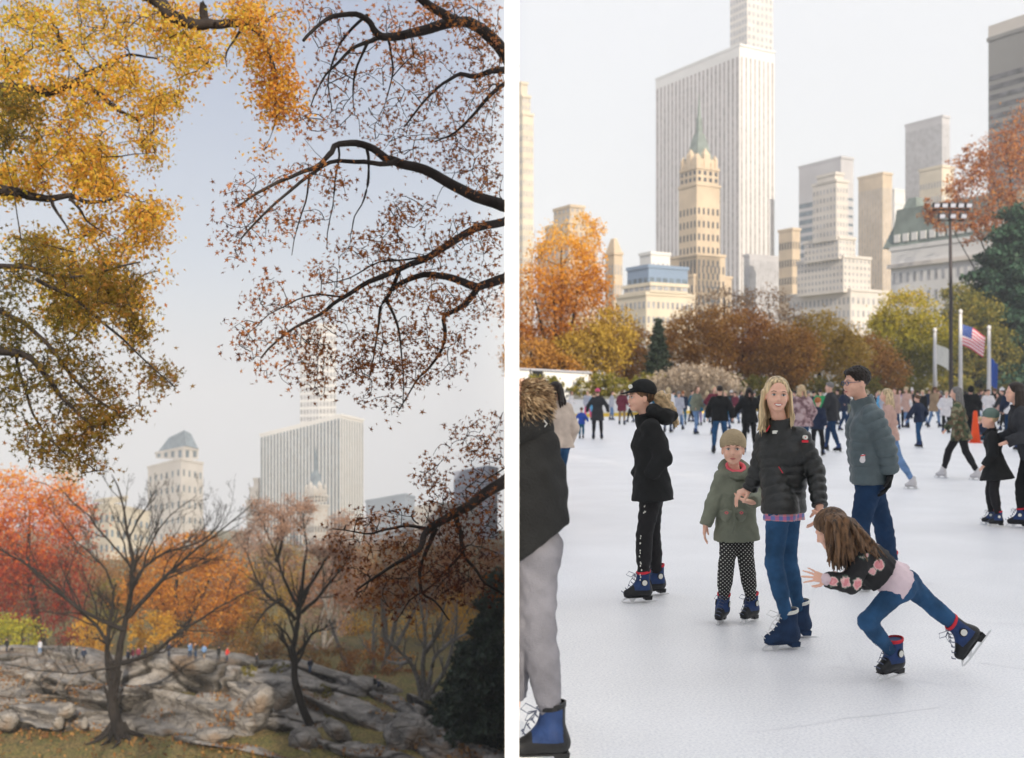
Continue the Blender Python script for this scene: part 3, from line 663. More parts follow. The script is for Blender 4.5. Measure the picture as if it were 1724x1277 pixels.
L_([(862, 800), (850, 812), (820, 827), (790, 850), (760, 869), (730, 885), (715, 900), (709, 922), (690, 936), (650, 960), (600, 992)], 13.2, 11.8, .095, .012)
L_([(768, 868), (774, 900), (781, 935), (800, 955), (815, 982), (850, 1002)], 12.9, 12.7, .035, .010)
L_([(735, 890), (720, 925), (704, 962), (710, 1000), (732, 1012), (760, 1045)], 12.8, 12.6, .035, .008)
L_([(716, 890), (690, 885), (650, 892), (615, 900), (560, 890)], 12.6, 12.1, .024, .006)
L_([(700, 862), (690, 870), (705, 885)], 12.7, 12.6, .015, .01)
L_([(781, 935), (750, 960), (730, 985), (690, 1010), (665, 1050)], 12.8, 12.5, .02, .006)
L_([(850, 790), (830, 800), (810, 815), (795, 830)], 13.2, 13.1, .012, .006)
# slim trunk hidden edge-on behind the white wall, joined by the limb roots
oak.append(([(-.012, 14, -6), (0, 13.95, 0), (0, 13.7, 4), (0, 13.9, 7)], [.085, .08, .07, .05]))
regB = [
 ([(500, 0), (848, 0), (848, 335), (780, 320), (700, 300), (640, 258), (580, 235), (505, 240), (495, 160), (520, 60)], 210, 12.2, 14.6),
 ([(640, 0), (848, 0), (848, 335), (760, 300), (660, 200)], 110, 13, 15),
 ([(358, 380), (392, 285), (480, 288), (540, 262), (600, 300), (560, 370), (470, 400), (380, 460)], 75, 11.6, 12.8),
 ([(600, 350), (680, 330), (740, 345), (848, 390), (848, 480), (800, 560), (700, 640), (560, 620), (420, 620), (380, 570), (400, 520), (440, 470), (560, 440)], 300, 11.8, 13.6),
 ([(450, 545), (600, 560), (700, 560), (800, 560), (765, 640), (700, 650), (672, 712), (600, 690), (520, 665), (440, 630)], 110, 11.9, 13.0),
 ([(848, 700), (800, 695), (765, 740), (710, 780), (700, 822), (780, 830), (848, 800)], 55, 12.4, 13.6),
 ([(848, 830), (780, 820), (660, 850), (600, 860), (560, 855), (550, 900), (575, 960), (600, 1010), (660, 1030), (760, 1010), (848, 1040)], 210, 11.8, 13.4),
]
tg = []
for poly, n, d0, d1 in regB:
    q = sample_poly(poly, n, r, -.38); dd = r.uniform(d0, d1, n); tg.append(np.stack([P(x, y, d) for (x, y), d in zip(q, dd)]))
tg = np.vstack(tg)
tw = grow(oak, tg, r, r_tip=.0032, r_join=.010, wig=.05)
cen = clumps(tg, r.integers(5, 17, len(tg)), .12, r); px_ = CX+F*cen[:, 0]/cen[:, 1]; cen = cen[px_ < 846]
hue = np.clip(.42+.30*(cen[:, 2]-1)/6+.15*noise2(cen[:, 0], cen[:, 2], 1.4, 4), 0, 1)
oak_leaf = leafmat('oak_leaf', [(.05, .018, .012), (.10, .030, .018), (.20, .07, .022), (.34, .12, .03), (.48, .20, .06), (.50, .20, .10)], .45)
make_tree('oak_tree', np.array((0, 14, -6.0)), oak+tw, crown_mesh(cen, r.uniform(.05, .095, len(cen)), r, star=True, hue=hue, org=(0, 14, -6), spread=.3), bark_dark, oak_leaf, 'oak with dark red star-shaped leaves whose black limbs reach in from the right', cat='tree')

def join_limbs(ls, hubs):
    for pts, rad in list(ls):
        if rad[0] < .05: continue
        a = np.array(pts[0]); px = CX+F*a[0]/a[1]; py = HY-(a[2]-EYE)*F/a[1]
        if px < -20 or py < -15:
            h = min(hubs, key=lambda q: np.linalg.norm(q-a))
            if py < -15: ls.append(([hubs[0]+np.array((2, -.3, 5.5)), (hubs[0]+a)/2+np.array((1.5, 0, 6)), a+np.array((-.5, 0, 1.2)), a], [rad[0]*1.6, rad[0]*1.4, rad[0]*1.1, rad[0]])); continue
            ls.append(([h, (h+a)/2+np.array((0, 0, .25)), a+(np.array(pts[1])-a)*.3], [rad[0]*1.6, rad[0]*1.25, rad[0]]))
# ---- golden maple filling the upper left
r = np.random.default_rng(22); mp_ = []
def M_(p, d0, d1, r0, r1): mp_.append(limb(p, d0, d1, r0, r1, r=r, jit=.03))
M_([(235, -30), (262, 2), (290, 27), (330, 46), (360, 43), (395, 42), (440, 52), (455, 90), (465, 150), (464, 190)], 18, 18, .15, .02)
M_([(340, 0), (342, 20), (350, 44)], 18, 18, .06, .08)
M_([(405, 45), (385, 75), (380, 110)], 18, 18, .04, .01)
M_([(-60, 150), (0, 153), (60, 156), (100, 145), (125, 137), (160, 150), (200, 185), (240, 210)], 19, 20, .16, .02)
M_([(120, 140), (170, 110), (220, 90), (260, 100)], 19.5, 20, .05, .02)
M_([(-60, 316), (0, 320), (40, 330), (80, 333), (112, 330), (140, 342), (180, 341), (210, 330)], 17, 18, .11, .015)
M_([(112, 330), (140, 355), (155, 380), (175, 392)], 17.5, 18, .035, .01)
M_([(85, 335), (100, 370), (118, 395)], 17.3, 17, .035, .01)
M_([(90, 45), (100, 75), (110, 90), (150, 130)], 20, 20, .06, .02)
regA = [([(0, 0), (500, 0), (490, 60), (462, 110), (425, 120), (390, 120), (360, 105), (305, 145), (300, 190), (270, 262), (240, 290), (210, 265), (150, 250), (100, 300), (0, 300)], 560, 17, 23),
 ([(430, 90), (495, 60), (505, 120), (512, 200), (470, 262), (432, 262), (436, 180)], 65, 17.4, 18.8),
 ([(0, 260), (90, 285), (70, 330), (0, 330)], 40, 17, 20), ([(110, 250), (200, 260), (235, 300), (290, 355), (250, 380), (205, 345), (150, 340), (120, 300)], 110, 17, 21),
 ([(60, 395), (140, 370), (240, 350), (275, 400), (265, 440), (288, 452), (250, 520), (215, 600), (120, 560), (0, 440), (0, 380)], 250, 18, 22)]
tg = []
for poly, n, d0, d1 in regA:
    q = sample_poly(poly, n, r, -.12); dd = r.uniform(d0, d1, n); tg.append(np.stack([P(x, y, d) for (x, y), d in zip(q, dd)]))
tg = np.vstack(tg); tw = grow(mp_, tg, r, r_join=.022, r_tip=.005)
cen = clumps(tg, 36, .165, r)
hue = np.clip(.5+.16*noise2(cen[:, 0]*1.3, cen[:, 2]*1.1, .8, 8)+.10*(-3.3-cen[:, 0]*.55-cen[:, 2]*.1), 0, 1)
gold = leafmat('golden_leaf', [(.42, .14, .03), (.58, .25, .03), (.66, .35, .05), (.66, .43, .06), (.62, .50, .05), (.26, .25, .02)], .5)
tbase = np.array((-13.5, 19, -8.0))
join_limbs(mp_, [tbase+(1, -.3, 12), tbase+(.3, 0, 6), tbase+(2, -.4, 14)])
mp_.append(([tbase, tbase+(0.3, 0, 6), tbase+(1, -.3, 12), tbase+(3, -.6, 17.6)], [.5, .4, .3, .2]))
make_tree('maple_tree', tbase, mp_+tw, crown_mesh(cen, r.uniform(.055, .11, len(cen)), r, hue=hue, org=tbase, star=False), bark_dark, gold, 'golden orange maple crown filling the upper left above a black curved limb')

# ---- olive brown oak bough at middle left
r = np.random.default_rng(23); ob = []
def O_(p, d0, d1, r0, r1): ob.append(limb(p, d0, d1, r0, r1, r=r, jit=.02))
O_([(-60, 590), (0, 590), (28, 592), (60, 610), (90, 650), (130, 700), (170, 720)], 15, 14, .09, .012)
O_([(-60, 515), (0, 520), (40, 540), (75, 575), (120, 630), (170, 680), (215, 700)], 15, 14, .055, .012)
O_([(-60, 440), (0, 448), (60, 452), (100, 470), (160, 462), (235, 440)], 15.5, 15, .051, .012)
O_([(28, 592), (40, 650), (55, 700), (80, 740), (120, 770), (165, 790)], 15, 14, .03, .008)
O_([(60, 470), (120, 500), (190, 560), (240, 600), (290, 655)], 15, 14, .03, .008)
regO = [([(0, 385), (60, 410), (110, 440), (160, 470), (235, 500), (245, 560), (220, 600), (285, 612), (282, 650), (312, 658), (240, 670), (240, 700), (215, 720), (210, 765), (150, 750), (130, 740), (60, 780), (0, 700)], 440, 13.6, 16.4),
 ([(100, 680), (215, 700), (200, 770), (180, 800), (140, 800), (100, 790), (60, 775)], 70, 13.6, 14.6),
 ([(150, 450), (235, 430), (262, 440), (250, 500), (180, 520)], 60, 14.5, 15.5),
 ([(0, 150), (60, 175), (80, 215), (40, 260), (0, 255)], 60, 15, 16)]
tg = []
for poly, n, d0, d1 in regO:
    q = sample_poly(poly, n, r, -.15); dd = r.uniform(d0, d1, n); tg.append(np.stack([P(x, y, d) for (x, y), d in zip(q, dd)]))
tg = np.vstack(tg); tw = grow(ob, tg, r, r_tip=.004, r_join=.012)
cen = clumps(tg, r.integers(6, 22, len(tg)), .14, r)
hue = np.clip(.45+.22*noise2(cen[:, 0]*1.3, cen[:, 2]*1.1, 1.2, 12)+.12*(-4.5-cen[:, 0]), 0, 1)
olive = leafmat('olive_oak_leaf', [(.30, .11, .02), (.24, .11, .02), (.20, .12, .018), (.15, .11, .015), (.10, .09, .015)], .5)  # olive brown leaves, colour kept darker in place of shade
tb2 = np.array((-11, 15.2, -7.5))
join_limbs(ob, [tb2+(0.2, 0, 5), tb2+(.9, -.1, 8)])
ob.append(([tb2, tb2+(0.2, 0, 5), tb2+(.9, -.1, 8), tb2+(3.2, -.2, 9.6)], [.38, .3, .2, .1])); ob.append(([tb2+(.9, -.1, 8), tb2+(2.4, 0, 11), tb2+(3.4, 0, 12.0)], [.2, .14, .08]))
make_tree('oak_tree', tb2, ob+tw, crown_mesh(cen, r.uniform(.07, .115, len(cen)), r, star=True, hue=hue, org=tb2), bark_dark, olive, 'olive brown oak bough at the middle of the left edge, leaf colour darkened in place of shade')

# ---- bare trees on the rocks
def twigs(limbs, r, levels=3, n0=7, up=.35, len0=.5, spread=.8, fr=(.25, 1.0)):
    out = list(limbs); cur = list(limbs); 
    for lv in range(levels):
        nxt = []
        for pts, rad in cur:
            pts = np.array(pts); ln = np.linalg.norm(np.diff(pts, axis=0), axis=1).sum(); n = max(2, int(n0*(.8 if lv else 1)*min(1.6, ln/4+.5)))
            for i in range(n):
                f = r.uniform(*fr); k = f*(len(pts)-1); k0 = int(min(k, len(pts)-2)); S = pts[k0]+(pts[k0+1]-pts[k0])*(k-k0)
                d = pts[k0+1]-pts[k0]; d /= np.linalg.norm(d)+1e-9
                s = r.normal(size=3); s -= d*(s@d); s /= np.linalg.norm(s); v = d*(1-.35*spread)+s*spread*.85+np.array((0, 0, up)); v /= np.linalg.norm(v)
                L0 = ln*len0*r.uniform(.45, 1.1)*(1.15-.5*f); r0 = max(.012, np.interp(k, range(len(rad)), rad)*.55)
                pp = [S]; q = S.copy(); vv = v.copy()
                m_ = 5
                for t_ in range(m_): vv = vv+r.normal(size=3)*.16+np.array((0, 0, up*.25)); vv /= np.linalg.norm(vv); q = q+vv*L0/m_; pp.append(q.copy())
                nxt.append((pp, [r0+(max(.008, r0*.25)-r0)*t_/m_ for t_ in range(m_+1)]))
        out += nxt; cur = nxt
    return out
r = np.random.default_rng(31); bt = []
def B_(p, d0, d1, r0, r1, tt=None): (bt if tt is None else tt).append(limb(p, d0, d1, r0, r1, r=r, jit=.08))
sc1 = 100/F
B_([(205, 1246), (192, 1205), (190, 1165), (198, 1130)], 98.6, 100, .80, .58)
B_([(190, 1170), (182, 1120), (180, 1080), (186, 1055), (188, 1020), (192, 985)], 100, 100, .40, .13)
B_([(196, 1135), (201, 1095), (208, 1060), (216, 1030), (222, 990), (224, 950), (217, 905), (208, 860), (196, 815), (188, 800)], 100, 101, .52, .05)
B_([(207, 1062), (185, 1050), (160, 1040), (120, 1015), (90, 985), (50, 955), (0, 925), (-40, 905)], 100, 97, .30, .06)
B_([(181, 1085), (170, 1062), (150, 1042), (110, 1008), (60, 968), (20, 930)], 100, 103, .27, .06)
B_([(215, 1038), (245, 1008), (275, 975), (302, 950), (330, 925), (375, 890), (425, 850)], 100, 97, .34, .06)
B_([(222, 985), (240, 955), (262, 940), (300, 925), (340, 912), (365, 890), (382, 850)], 100, 104, .22, .05)
B_([(203, 1118), (230, 1110), (262, 1098), (285, 1078), (330, 1047), (362, 1025), (400, 1005), (445, 988)], 99.6, 95, .30, .06)
B_([(215, 905), (230, 880), (250, 850), (262, 825)], 100.5, 102, .13, .04)
B_([(221, 960), (200, 930), (172, 900), (150, 870), (120, 845), (100, 820)], 100.5, 98, .16, .04)
B_([(190, 990), (180, 960), (150, 930), (120, 905), (80, 850)], 100, 102, .16, .04)
B_([(240, 955), (260, 900), (290, 865), (330, 835)], 101, 100, .14, .04)
B_([(205, 1120), (170, 1128), (120, 1135), (60, 1128), (0, 1118)], 99.6, 96.5, .16, .04)
base = P(200, 1240, 99.6)
lo = twigs(bt, r, levels=4, n0=7, up=.3, len0=.46)
roots = []
for a, l in ((-2.4, 3.2), (-1.9, 2.6), (-1.4, 3.4), (-.9, 2.8), (-.4, 3.6), (-2.9, 2.4)):
    c0 = base+np.array((math.cos(a)*.5, math.sin(a)*.5, 1.3)); roots.append(([c0, base+np.array((math.cos(a)*1.1, math.sin(a)*1.0, .55)), base+np.array((math.cos(a+.2)*l*.7, math.sin(a+.2)*l*.7, .18)), base+np.array((math.cos(a)*l, math.sin(a)*l, -.1))], [.32, .28, .17, .07]))
lo = [(p, [x*.8 for x in q]) for p, q in lo]
make_tree('bare_tree', base, lo+roots, None, bark, None, 'large bare tree with forked trunk and exposed roots before the outcrop', k=8)
# second bare tree
r = np.random.default_rng(32); b2 = []
B_([(522, 1222), (508, 1190), (497, 1150), (495, 1118), (493, 1090), (500, 1060), (503, 1030), (508, 1005)], 99, 100, .48, .24, b2)
for p in ([(500, 1045), (478, 1018), (450, 1006), (432, 975), (420, 940), (408, 915)], [(503, 1022), (482, 985), (466, 945), (452, 905), (440, 880)], [(506, 1008), (508, 965), (518, 925), (512, 885), (508, 865)], [(509, 1005), (530, 975), (548, 945), (562, 915), (572, 885)], [(505, 1030), (535, 1008), (560, 975), (590, 940), (604, 905)], [(495, 1100), (480, 1085), (476, 1060), (460, 1050)], [(492, 1110), (515, 1085), (530, 1060), (545, 1060), (550, 1045)], [(470, 1010), (445, 1030), (425, 1060)], [(466, 945), (475, 910), (478, 880), (470, 860)]):
    B_(p, 100, 100+r.uniform(-3, 3), .24, .05, b2)
lo = twigs(b2, r, levels=4, n0=7, up=.3, len0=.44)
lo = [(p, [x*.85 for x in q]) for p, q in lo]
base = P(520, 1220, 99.2)
tips = np.array([p[-1] for p, _ in lo[len(b2)*4:]]); sel = tips[(tips[:, 2] > PZ(940, 100))]; sel = sel[r.random(len(sel)) < .6]
cen = clumps(sel, 4, .35, r)
peach = leafmat('peach_leaf', [(.34, .20, .14), (.42, .26, .18), (.48, .32, .24)], .4)
make_tree('bare_tree', base, lo, crown_mesh(cen, r.uniform(.16, .26, len(cen)), r, org=base), bark, peach, 'second gnarled tree with fine peach coloured twigs and few leaves', k=8)

# ---- crowns built from leaf clumps
def board_d(px): return 59/(1-1.345*(px-862)/F) if px > 862 else 59
def leafy(name, px, pyb, d, lobes, n, size, leaf_m, label, group, trunk_r=.25, seed=0, hue=None, bark_m=None, conical=False, base_z=None, twig=60, holes=.15, cat='tree', fork=None):
    """lobes: (px, py, rx px, ry px) ellipsoids in picture units; depth = width"""
    if px > 870:
        dn_ = max(d, board_d(min(max(l[0]+l[2]*.45 for l in lobes), 1735))+7); size *= dn_/d; d = dn_; base_z = 0.0
    r = np.random.default_rng(seed+100); s = d/F
    base = np.array((PX(px, d), d, base_z if base_z is not None else PZ(pyb, d)))
    tot = sum(l[2]*l[3] for l in lobes); C = []; clump = []
    for lx, ly, rx, ry in lobes:
        m = int(n*rx*ry/tot); k = max(6, int(m/26)); c0 = P(lx, ly, d)
        u = r.normal(size=(k, 3)); u /= np.linalg.norm(u, axis=1)[:, None]; u *= r.uniform(.35, 1.0, (k, 1))**.45
        cc = c0+u*np.array((rx*s, rx*s*.8, ry*s)); keep = r.random(k) > holes; cc = cc[keep]; clump.append(cc)
        rad = max(.05, .17*min(rx, ry)*s)
        C.append(clumps(cc, 26, rad, r, .75))
    C = np.vstack(C); cl = np.vstack(clump)
    hh = None
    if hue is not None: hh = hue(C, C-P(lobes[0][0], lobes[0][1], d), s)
    top = P(*lobes[0][:2], d); tr = [([base, base+(top-base)*.35+r.normal(size=3)*.3*trunk_r, base+(top-base)*.7+r.normal(size=3)*trunk_r, top+np.array((0, 0, lobes[0][3]*s*.5))], [trunk_r, trunk_r*.75, trunk_r*.5, trunk_r*.15])]
    if fork:
        for fx, fy in fork: q = P(fx, fy, d+r.uniform(-2, 2)*trunk_r); m_ = base+(q-base)*.45+np.array((0, 0, .06))*np.linalg.norm(q-base); tr.append(([base+(top-base)*.15, m_, q], [trunk_r*.7, trunk_r*.5, trunk_r*.18]))
    sel = cl[r.permutation(len(cl))[:twig]]
    tr += grow([(np.array([np.array(p[0])+(np.array(p[1])-np.array(p[0]))*f for p in zip(pt[:-1], pt[1:]) for f in (0, .33, .66)][3:]), None) for pt, _ in tr[:1]], sel, r, r_tip=trunk_r*.04, r_join=trunk_r*.35) if twig else []
    return make_tree(name, base, tr, crown_mesh(C, r.uniform(size*.7, size*1.3, len(C)), r, hue=hh, org=base), bark_m or bark, leaf_m, label, group, cat=cat)
GL = 'autumn trees standing behind the outcrop'; GR = 'autumn trees behind the rink'
flame = leafmat('flame_leaf', [(.20, .02, .012), (.42, .05, .015), (.62, .13, .012), (.70, .24, .015), (.72, .36, .03)], .4)
orange = leafmat('orange_leaf', [(.26, .08, .012), (.46, .16, .012), (.58, .23, .02), (.64, .32, .04)], .35)
amber = leafmat('amber_leaf', [(.46, .22, .02), (.64, .34, .03), (.68, .42, .06)], .4)
lime = leafmat('lime_leaf', [(.20, .24, .02), (.40, .38, .03), (.56, .44, .04)], .35)
rust = leafmat('rust_leaf', [(.16, .06, .02), (.28, .11, .03), (.40, .18, .06)], .3)
mauve = leafmat('mauve_twig_leaf', [(.16, .10, .08), (.24, .15, .12), (.32, .20, .15)], .3)
brown = leafmat('brown_leaf', [(.13, .06, .018), (.25, .12, .028), (.38, .19, .045)], .25)
ochre = leafmat('ochre_leaf', [(.15, .10, .02), (.29, .18, .03), (.42, .27, .045)], .25)
moss = leafmat('moss_green_leaf', [(.07, .07, .015), (.14, .125, .02), (.24, .19, .03)], .25)
pine = leafmat('evergreen_needle', [(.012, .022, .014), (.022, .036, .022), (.035, .055, .03)], .1)
def h_flame(C, R, s): return np.clip(.42+R[:, 2]/(150*s)*.6-.1*R[:, 0]/(100*s)*.2, 0, 1)
leafy('maple_tree', 70, 1092, 150, [(50, 905, 105, 95), (40, 990, 110, 75), (105, 860, 48, 60), (120, 1045, 38, 42), (15, 850, 60, 60), (-40, 960, 90, 90)], 26000, .42, flame, 'flame orange to crimson maple behind the rocks at far left', GL, .7, 1, hue=h_flame, twig=40, holes=.05)
leafy('maple_tree', 35, 1096, 130, [(38, 1070, 40, 28), (10, 1062, 30, 26)], 3200, .3, lime, 'low yellow green maple at far left edge of the rocks', GL, .2, 2, twig=20)
leafy('young_tree', 150, 1096, 132, [(150, 1070, 32, 32), (168, 1085, 18, 18)], 2600, .3, amber, 'small amber tree between the crimson maple and the bare trunk', GL, .2, 3, twig=15)
leafy('young_tree', 185, 1096, 150, [(180, 1020, 34, 48), (165, 1045, 25, 30)], 2400, .34, moss, 'pale green bush behind the forked bare trunk', GL, .25, 4, twig=20)
leafy('oak_tree', 300, 1100, 150, [(300, 975, 75, 62), (370, 985, 62, 62), (330, 925, 60, 30), (250, 1015, 55, 45), (400, 1035, 50, 50), (335, 1050, 75, 35)], 22000, .40, orange, 'broad orange oak behind the people on the rocks', GL, .6, 5, twig=60, holes=.1, fork=[(260, 980), (360, 960), (330, 1000)])
leafy('young_tree', 262, 1106, 128, [(262, 1058, 38, 26), (240, 1075, 28, 18)], 2400, .28, amber, 'low golden tree directly behind the standing group', GL, .15, 6, twig=20)
leafy('brown_tree', 450, 1108, 140, [(448, 1020, 42, 62), (430, 1075, 45, 35), (470, 960, 50, 50)], 6500, .32, ochre, 'dull ochre tree behind the second bare tree', GL, .35, 7, bark_m=bark_tan, twig=60, holes=.35)
leafy('brown_tree', 540, 1120, 145, [(560, 1000, 60, 62), (520, 960, 70, 60), (600, 940, 55, 55), (545, 1065, 55, 40)], 9000, .32, mauve, 'mauve brown tree with pale forked trunk right of the second bare tree', GL, .45, 8, bark_m=bark_grey, twig=90, holes=.3, fork=[(500, 1040), (590, 1020), (560, 1000)])
leafy('brown_tree', 650, 1150, 150, [(650, 950, 75, 60), (720, 930, 70, 60), (690, 1000, 80, 50), (780, 960, 60, 60), (620, 1010, 50, 50)], 12000, .34, rust, 'dusky rust coloured tree under the low oak limb', GL, .5, 9, bark_m=bark_grey, twig=90, holes=.3, fork=[(640, 980), (730, 960), (690, 940)])
leafy('golden_tree', 580, 1140, 165, [(590, 1090, 60, 40), (620, 1060, 50, 40)], 4500, .4, amber, 'golden tree glowing low behind the seated pair', GL, .3, 10, twig=30, holes=.2)
leafy('golden_tree', 745, 1200, 160, [(735, 1060, 75, 50), (800, 1045, 60, 50), (700, 1110, 60, 45), (780, 1115, 60, 40)], 9000, .42, amber, 'larger golden tree behind the pale multi-stemmed tree', GL, .4, 11, twig=40, holes=.25)
leafy('golden_tree', 660, 1180, 135, [(660, 1135, 45, 38), (700, 1160, 40, 30), (640, 1100, 35, 30)], 4200, .32, orange, 'orange undergrowth tree right of the seated pair', GL, .2, 12, twig=30, holes=.25)
# pale multi-stemmed tree
r = np.random.default_rng(33); b3 = []
B_([(712, 1222), (712, 1195), (718, 1165)], 112, 112, .75, .5, b3)
for p in ([(712, 1190), (702, 1140), (690, 1110), (668, 1095), (650, 1075), (640, 1050)], [(716, 1180), (712, 1120), (716, 1060), (705, 1010), (700, 970)], [(718, 1175), (726, 1130), (735, 1100), (760, 1080), (790, 1065), (830, 1070)], [(722, 1170), (745, 1140), (760, 1100), (770, 1050), (768, 1010)], [(716, 1100), (735, 1075), (745, 1040), (750, 1000)], [(690, 1110), (675, 1120), (650, 1110)], [(718, 1180), (765, 1155), (800, 1130), (835, 1120)]): B_(p, 112, 112+r.uniform(-4, 4), .34, .06, b3)
make_tree('bare_tree', P(712, 1222, 112), twigs(b3, r, levels=2, n0=6, up=.2, len0=.4), None, bark_grey, None, 'pale grey multi-stemmed bare tree at the lower right of the outcrop', k=7)
for i, (x, yt, yb_, lab) in enumerate(((628, 1085, 1150, 'straight pale trunk just behind the seated pair'), (645, 1075, 1150, 'leaning grey trunk right of the seated pair'), (572, 1060, 1128, 'pale leaning trunk left of the seated pair'))):
    r = np.random.default_rng(60+i); q = []
    B_([(x+(18 if i == 2 else -6 if i == 1 else 0), yb_), (x, (yt+yb_)/2), (x+(14 if i == 1 else -12 if i == 2 else 0), yt), (x+(24 if i == 1 else -26 if i == 2 else 2), yt-50)], 128, 128, .34, .12, q)
    make_tree('bare_tree', P(x, yb_, 128), twigs(q, r, levels=2, n0=5, up=.4, len0=.5), None, bark_grey, None, lab, k=6)
# dark evergreens at the lower right of the park view
def conifer(px, pyt, pyb, d, wpx, n, size, label, seed, group=None, droop=.25, xmax=None, xmin=None, m=None):
    r = np.random.default_rng(seed); s = d/F; base = P(px, pyb, d); H = (pyb-pyt)*s; Wd = wpx*s/2
    f = r.random(n)**.62; a = r.uniform(0, 2*math.pi, n); layer = np.floor(f*14)/14; rad = Wd*(f*.85+.15*np.sin(f*60)*.5+.12)*np.sqrt(r.uniform(.25, 1, n))*(1+.3*np.sin(a*5+layer*40))
    C = base+np.stack([rad*np.cos(a), rad*np.sin(a), H*(1-f)-droop*rad*.5+r.normal(0, .01*H, n)], 1)
    px_ = CX+F*C[:, 0]/C[:, 1]
    if xmax is not None: C = C[px_ < xmax]
    if xmin is not None: C = C[px_ > xmin]
    V, Fs, k = leaves(C-base, r.uniform(size*.6, size*1.4, len(C)), r)
    tr = [([base, base+(0, 0, H*.5), base+(0, 0, H*.98)], [Wd*.09, Wd*.06, Wd*.01])]
    for i in range(46):
        q = C[r.integers(len(C))]; f_ = np.array((base[0], base[1], q[2]+.12*np.hypot(q[0]-base[0], q[1]-base[1]))); tr.append(([f_, (f_+q)/2+(0, 0, .02*H), q], [Wd*.02, Wd*.014, Wd*.006]))
    return make_tree('evergreen_tree', base, tr, nmesh('crown', V, Fs, rnd=r.random(len(C))), bark_dark, m or pine, label, group)
conifer(842, 960, 1330, 99, 250, 60000, .5, 'tall dark evergreen at the right edge of the park view', 41, xmax=846)
conifer(785, 1080, 1275, 104, 150, 26000, .42, 'shorter dark evergreen left of the tall one beside the outcrop', 42, xmax=846)
leafy('holly_bush', 800, 1235, 106, [(800, 1180, 55, 50), (760, 1200, 40, 30)], 9000, .34, pine, 'dark bushy evergreen shrub at the foot of the outcrop', 'dark shrubs below the evergreens', .2, 43, twig=10, cat='shrub')
# scrub on the rocks
for i, (x, y, rx, ry, lab) in enumerate(((545, 1165, 16, 12, 'yellow green shrub on the rocks beside the second bare trunk'), (420, 1130, 14, 10, 'thin dry shrub at the notch of the outcrop'), (470, 1125, 16, 8, 'olive scrub on top of the rocks left of the second trunk'))):
    leafy('shrub', x, y+8, 104, [(x, y, rx, ry)], 500, .2, moss, lab, 'scrub growing on the outcrop', .05, 50+i, twig=12, cat='shrub', holes=.3)
r = np.random.default_rng(34); q = []
for i in range(9):
    x = -20+i*22; B_([(x, 1150+r.uniform(-10, 20)), (x+20, 1130), (x+45, 1118), (x+70, 1120)], 101, 101, .06, .02, q)
make_tree('bare_shrub', P(60, 1160, 101), twigs(q, r, levels=2, n0=5, up=.1, len0=.5), None, bark_tan, None, 'tangle of bare twigs over the left end of the outcrop', k=4, cat='shrub')
leafy('undergrowth', 640, 1175, 124, [(620, 1120, 50, 26), (680, 1150, 50, 26), (740, 1180, 50, 26), (800, 1190, 50, 20)], 9000, .26, rust, 'rusty undergrowth along the back slope of the outcrop', None, .1, 66, twig=30, holes=.25, cat='shrub')
leafy('undergrowth', 470, 1120, 126, [(430, 1095, 50, 22), (490, 1100, 50, 22), (560, 1112, 40, 22)], 6000, .24, brown, 'brown undergrowth behind the notch of the outcrop', None, .1, 67, twig=20, holes=.25, cat='shrub')
# distant wood in the valley so the city rises out of trees
for i, (x, y, rx, ry, d, m, lab) in enumerate(((60, 960, 150, 60, 215, rust, 'far rust tree mass behind the crimson maple'), (230, 985, 90, 50, 210, brown, 'far brown tree left of the broad orange oak'), (420, 960, 80, 55, 220, mauve, 'far mauve tree in the gap left of the second bare tree'), (560, 970, 90, 60, 215, rust, 'far rust tree behind the pale forked trunk'), (690, 960, 90, 60, 210, brown, 'far brown tree under the low oak limb'), (800, 960, 70, 55, 205, rust, 'far rust tree next to the right edge of the park view'))):
    leafy('distant_tree', x, 1085, d, [(x, y, rx, ry), (x+rx*.4, y+45, rx*.8, ry*.9), (x-rx*.3, y+60, rx*.9, ry*.8)], 11000, .55, m, lab, 'distant trees at the foot of the left towers', .5, 70+i, twig=30, holes=.12)
brownR = leafmat('copper_brown_leaf', [(.22, .10, .02), (.42, .20, .03), (.60, .30, .06)], .3)
ochreR = leafmat('bronze_leaf', [(.24, .16, .02), (.46, .30, .035), (.62, .40, .06)], .3)
rustR = leafmat('russet_leaf', [(.26, .10, .02), (.46, .19, .03), (.62, .30, .06)], .3)
mauveR = leafmat('buff_twig_leaf', [(.24, .15, .09), (.38, .25, .15), (.50, .34, .20)], .3)
mossR = leafmat('olive_green_leaf', [(.10, .11, .02), (.21, .19, .03), (.34, .26, .04)], .3)
# ---- trees behind the rink
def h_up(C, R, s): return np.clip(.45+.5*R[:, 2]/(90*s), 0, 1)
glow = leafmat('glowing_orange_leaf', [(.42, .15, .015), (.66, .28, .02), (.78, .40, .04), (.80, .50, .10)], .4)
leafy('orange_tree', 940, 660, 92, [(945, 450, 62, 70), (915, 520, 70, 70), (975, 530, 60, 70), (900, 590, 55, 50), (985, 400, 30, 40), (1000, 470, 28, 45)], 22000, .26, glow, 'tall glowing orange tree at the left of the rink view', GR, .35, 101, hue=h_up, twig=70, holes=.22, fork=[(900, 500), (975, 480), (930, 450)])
leafy('brown_tree', 1010, 655, 90, [(1005, 585, 60, 50), (1030, 560, 45, 40), (960, 600, 50, 40)], 11000, .26, ochreR, 'ochre brown tree right below the glowing orange one', GR, .3, 102, twig=60, holes=.15)
leafy('brown_tree', 895, 655, 88, [(895, 610, 50, 40), (925, 625, 55, 30)], 8000, .25, brownR, 'dark rust shrub tree at the left edge behind the rink', GR, .3, 103, twig=30, holes=.1)
